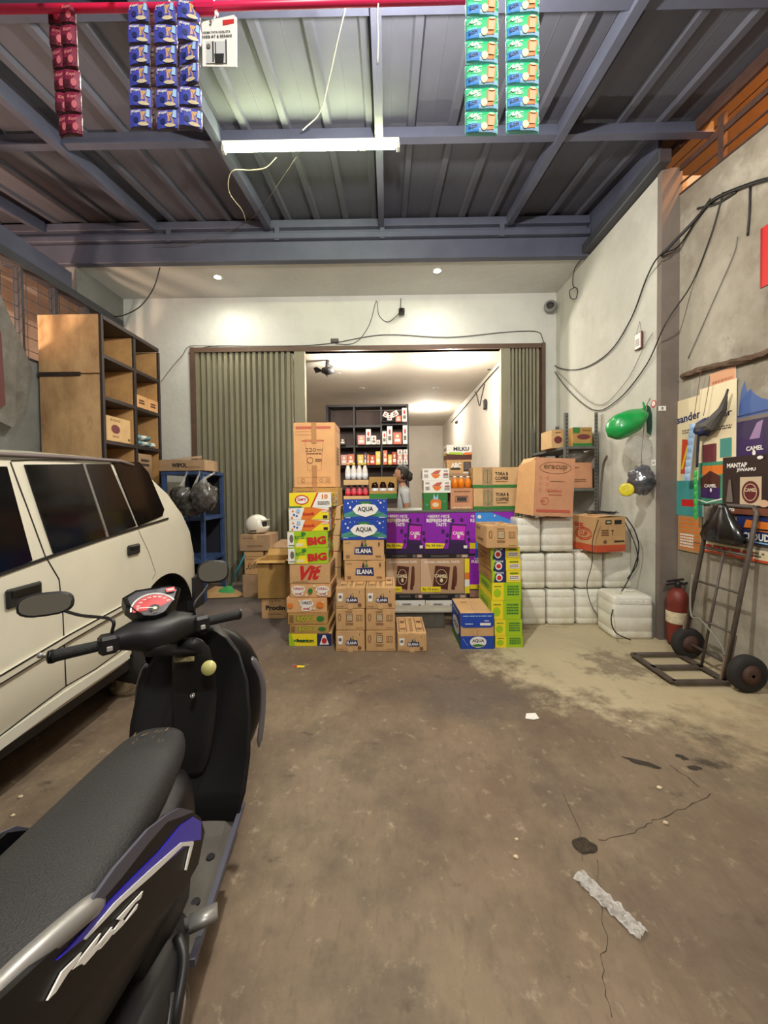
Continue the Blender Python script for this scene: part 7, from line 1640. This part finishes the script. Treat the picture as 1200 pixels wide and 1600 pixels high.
def bluecof(F):
    subrects(F, .02, .06, .98, .94, flat('cobalt', 66, 76, 178)); F.poly([(.1, .6), (.6, .66), (.55, .92), (.1, .88)], flat('mauve2', 150, 130, 170)); F.text('Kopi', .34, .76, .4, .18, W, .04, .05, .2); F.ell(.36, .34, .12, .14, NAVY, 12)
    F.poly([(.54, .1), (.86, .12), (.82, .42), (.72, .52), (.84, .78), (.56, .74), (.6, .5)], flat('latte2', 206, 160, 110)); F.ell(.68, .14, .24, .07, CREAM, 14); F.poly([(.8, .5), (.95, .5), (.95, .9), (.84, .9)], LB)
def redcof(F):
    subrects(F, .02, .06, .98, .94, flat('crimson', 126, 30, 62)); subrects(F, .03, .06, .5, .42, flat('dark_crimson', 74, 16, 32), 3); F.text('Kopi', .55, .66, .5, .2, PINK, .03, .1, .2); F.ell(.72, .32, .16, .18, flat('rose', 206, 110, 120), 12); F.ell(.3, .28, .12, .12, flat('dark_crimson', 74, 16, 32), 12)
mg = foil('cyan_green_foil', (150, 236, 230)); mb = foil('brown_blue_foil', (96, 84, 104)); mr = foil('dark_red_foil', (84, 30, 46))
strip('green and cyan coffee sachet strip hanging at the top, left one of the two', ((753, 12), (752, 195)), 0, 6, 36.6, 50, .93, Ys-.04, mg, abc, 'green', wob=.08)
strip('green and cyan coffee sachet strip hanging at the top, right one of the two', ((816, 8), (816, 192)), 0, 6, 36.8, 50, .93, Ys-.04, mg, abc, 'green', wob=.08)
strip('blue coffee sachet strip with cups, leftmost of the three blue ones', ((218, 24), (221, 188)), 0, 6, 32.8, 33, .9, Ys, mb, bluecof, 'blue', wob=.15)
strip('blue coffee sachet strip with cups, middle of the three blue ones', ((259, 24), (263, 190)), 0, 6, 33.2, 34, .9, Ys, mb, bluecof, 'blue', wob=.1)
strip('blue coffee sachet strip with cups, rightmost of the three, beside the white card', ((295, 20), (298, 187)), 0, 6, 33.2, 33, .9, Ys, mb, bluecof, 'blue', wob=.3)
strip('dark red coffee sachet strip, outer side of the red pair', ((88, 26), (103, 198)), 0, 6, 35, 22, .92, Ys+.03, mr, redcof, 'red', wob=.3)
strip('dark red coffee sachet strip, inner side of the red pair', ((107, 24), (117, 197)), 0, 6, 35, 24, .92, Ys, mr, redcof, 'red', wob=.15)
# rear layer seen between the blue strips
for i, (x, lb) in enumerate(((239, 'left'), (281, 'right'))):
    t = strip(f'brown-backed sachet strip hanging behind the gap on the {lb} of the middle blue strip', ((x, 24), (x+3, 186)), 0, 6, 33, 16, .92, Ys+.05, mat('brown_foil_back', (88, 66, 62), .3, coat=.3), lambda F: F.scrib(.5, .5, .5, .5, GY, 2, 3), 'brown', wob=.1)
# hanging white card
p = PY(343, 66, Ys-.03); t = thing('hanging_card', 'white printed card with a coffee picture hanging from the pink rod', 'card', p)
w_, h_ = .053, .080; g = M(); g.slab([(-w_, 0, -h_+.01), (w_*.98, 0, -h_+.006), (w_, 0, h_*.9), (w_*.85, 0, h_), (-w_*.9, 0, h_*.78), (-w_, 0, h_*.7)], (0, .0015, 0)); obj('card', g, W, t)
g = M(); F = Face(g, (-w_, -.0002, -h_), (2*w_, 0, 0), (0, 0, 2*h_)); F.poly([(.62, .82), (.95, .9), (.93, .98), (.62, .92)], RED) if False else F.poly([(.6, .80), (.93, .84), (.93, .92), (.6, .9)], RED)
F.text('NIKMATNYA ROBUSTA', .42, .68, .8, .045, K, .02, .03); F.text('NIKMAT & BERANI', .44, .60, .84, .05, K, .03, .03); F.rect(.12, .1, .72, .5, flat('photo_grey', 196, 196, 196)); F.rect(.30, .12, .34, .5, K); F.rect(.38, .12, .41, .48, K); F.rect(.68, .1, .72, .52, DKG); F.poly([(.38, .1), (.62, .1), (.64, .26), (.36, .26)], K); F.ell(.2, .4, .06, .04, GY); F.ell(.28, .84, .04, .03, GY)
obj('printed_face', g, None, t, recalc=False)
g = M(); g.tube(spline([(-.022, 0, h_*.74), (-.012, 0, h_*.95), (-.020, .02, .115), (-.018, .03, .13)], 4), .0016, 5); g.tube([(-.022, -.002, h_*.74), (-.028, -.002, .0)], .0012, 5); obj('string', g, mat('white_string', (220, 220, 214), .7), t)

# ================================================================== LITTER ON THE FLOOR
def litter(name, label, cat, px, py, pts, m, th=.001, fn=None):
    c = PZ(px, py); g = M(); g.use(m).slab([(x, y, .001+z) for x, y, z in pts], (0, 0, th))
    o = obj(name, g, None); o.location = (c.x, c.y, 0); tag(o, label, cat); return o
litter('paper_scrap', 'small white paper scrap on the floor right of centre', 'paper', 830, 1120, [(-.045, -.02, .0), (.0, -.04, .004), (.045, -.02, 0), (.04, .03, .006), (-.02, .035, .0)], W)
litter('wrapper', 'tiny yellow and red wrapper on the floor before the snack stack', 'wrapper', 468, 1042, [(-.04, -.012, 0), (.04, -.018, .002), (.042, .018, 0), (-.038, .022, .003)], YEL)
c = PZ(463, 1042); g = M(); g.box(-.012, .012, -.016, .016, 0, .001); o = obj('wrapper_tear', g, RED); o.location = (c.x-.005, c.y, .0045); tag(o, 'tiny red torn bit lying on the yellow wrapper', 'wrapper')
# clear film wrapper
a = PZ(902, 1368); b = PZ(1006, 1466); d = (b-a); L = d.length; d.normalize(); sd = Vector((-d.y, d.x, 0)); g = M(); n = 26; R = []
for i in range(n+1):
    f = i/n; c = a+d*L*f; w_ = .028*(1+.12*math.sin(i*1.7)); row = []
    for k in range(9):
        u = -1+2*k/8; zz = .004+.022*abs(noise.noise(Vector((i*.9, k*.8, 3.3))))+(.006 if abs(u) < .6 else 0); row.append(c+sd*w_*u+Vector((0, 0, zz)))
    R.append(row)
g.loft(R, cap=False, closed=False); o = obj('film_wrapper', g, mat('glossy_clear_film', (244, 243, 240), .1, alpha=.30, coat=1, bump=1, bs=60)); tag(o, 'long crumpled clear plastic wrapper on the floor by the pothole', 'wrapper')
md = o.modifiers.new('s', 'SOLIDIFY'); md.thickness = .0006
for i, (x, y, s) in enumerate(((1040, 1287, .012), (806, 1340, .01), (807, 1312, .008), (32, 1246, .012), (20, 1275, .01), (1030, 1232, .014), (985, 1128, .012))):
    g = M(); g.ball((0, 0, 0), (s, s*.8, s*.5), 8, 5, .4, 3, i); o = obj('chip', g, mat('pale_chip', (206, 190, 160), .9)); c = PZ(x, y); o.location = (c.x, c.y, s*.35)
    tag(o, ['tiny pale chip near the crack east of the pothole', 'tiny pale chip on the bare floor left of the pothole', 'tinier pale chip just above another left of the pothole', 'pale chip on the floor beside the scooter seat, below the car', 'smaller chip beneath the one beside the scooter seat', 'pale chip below the brown groove in the floor', 'pale chip on the rough floor before the hand truck'][i], 'chip')
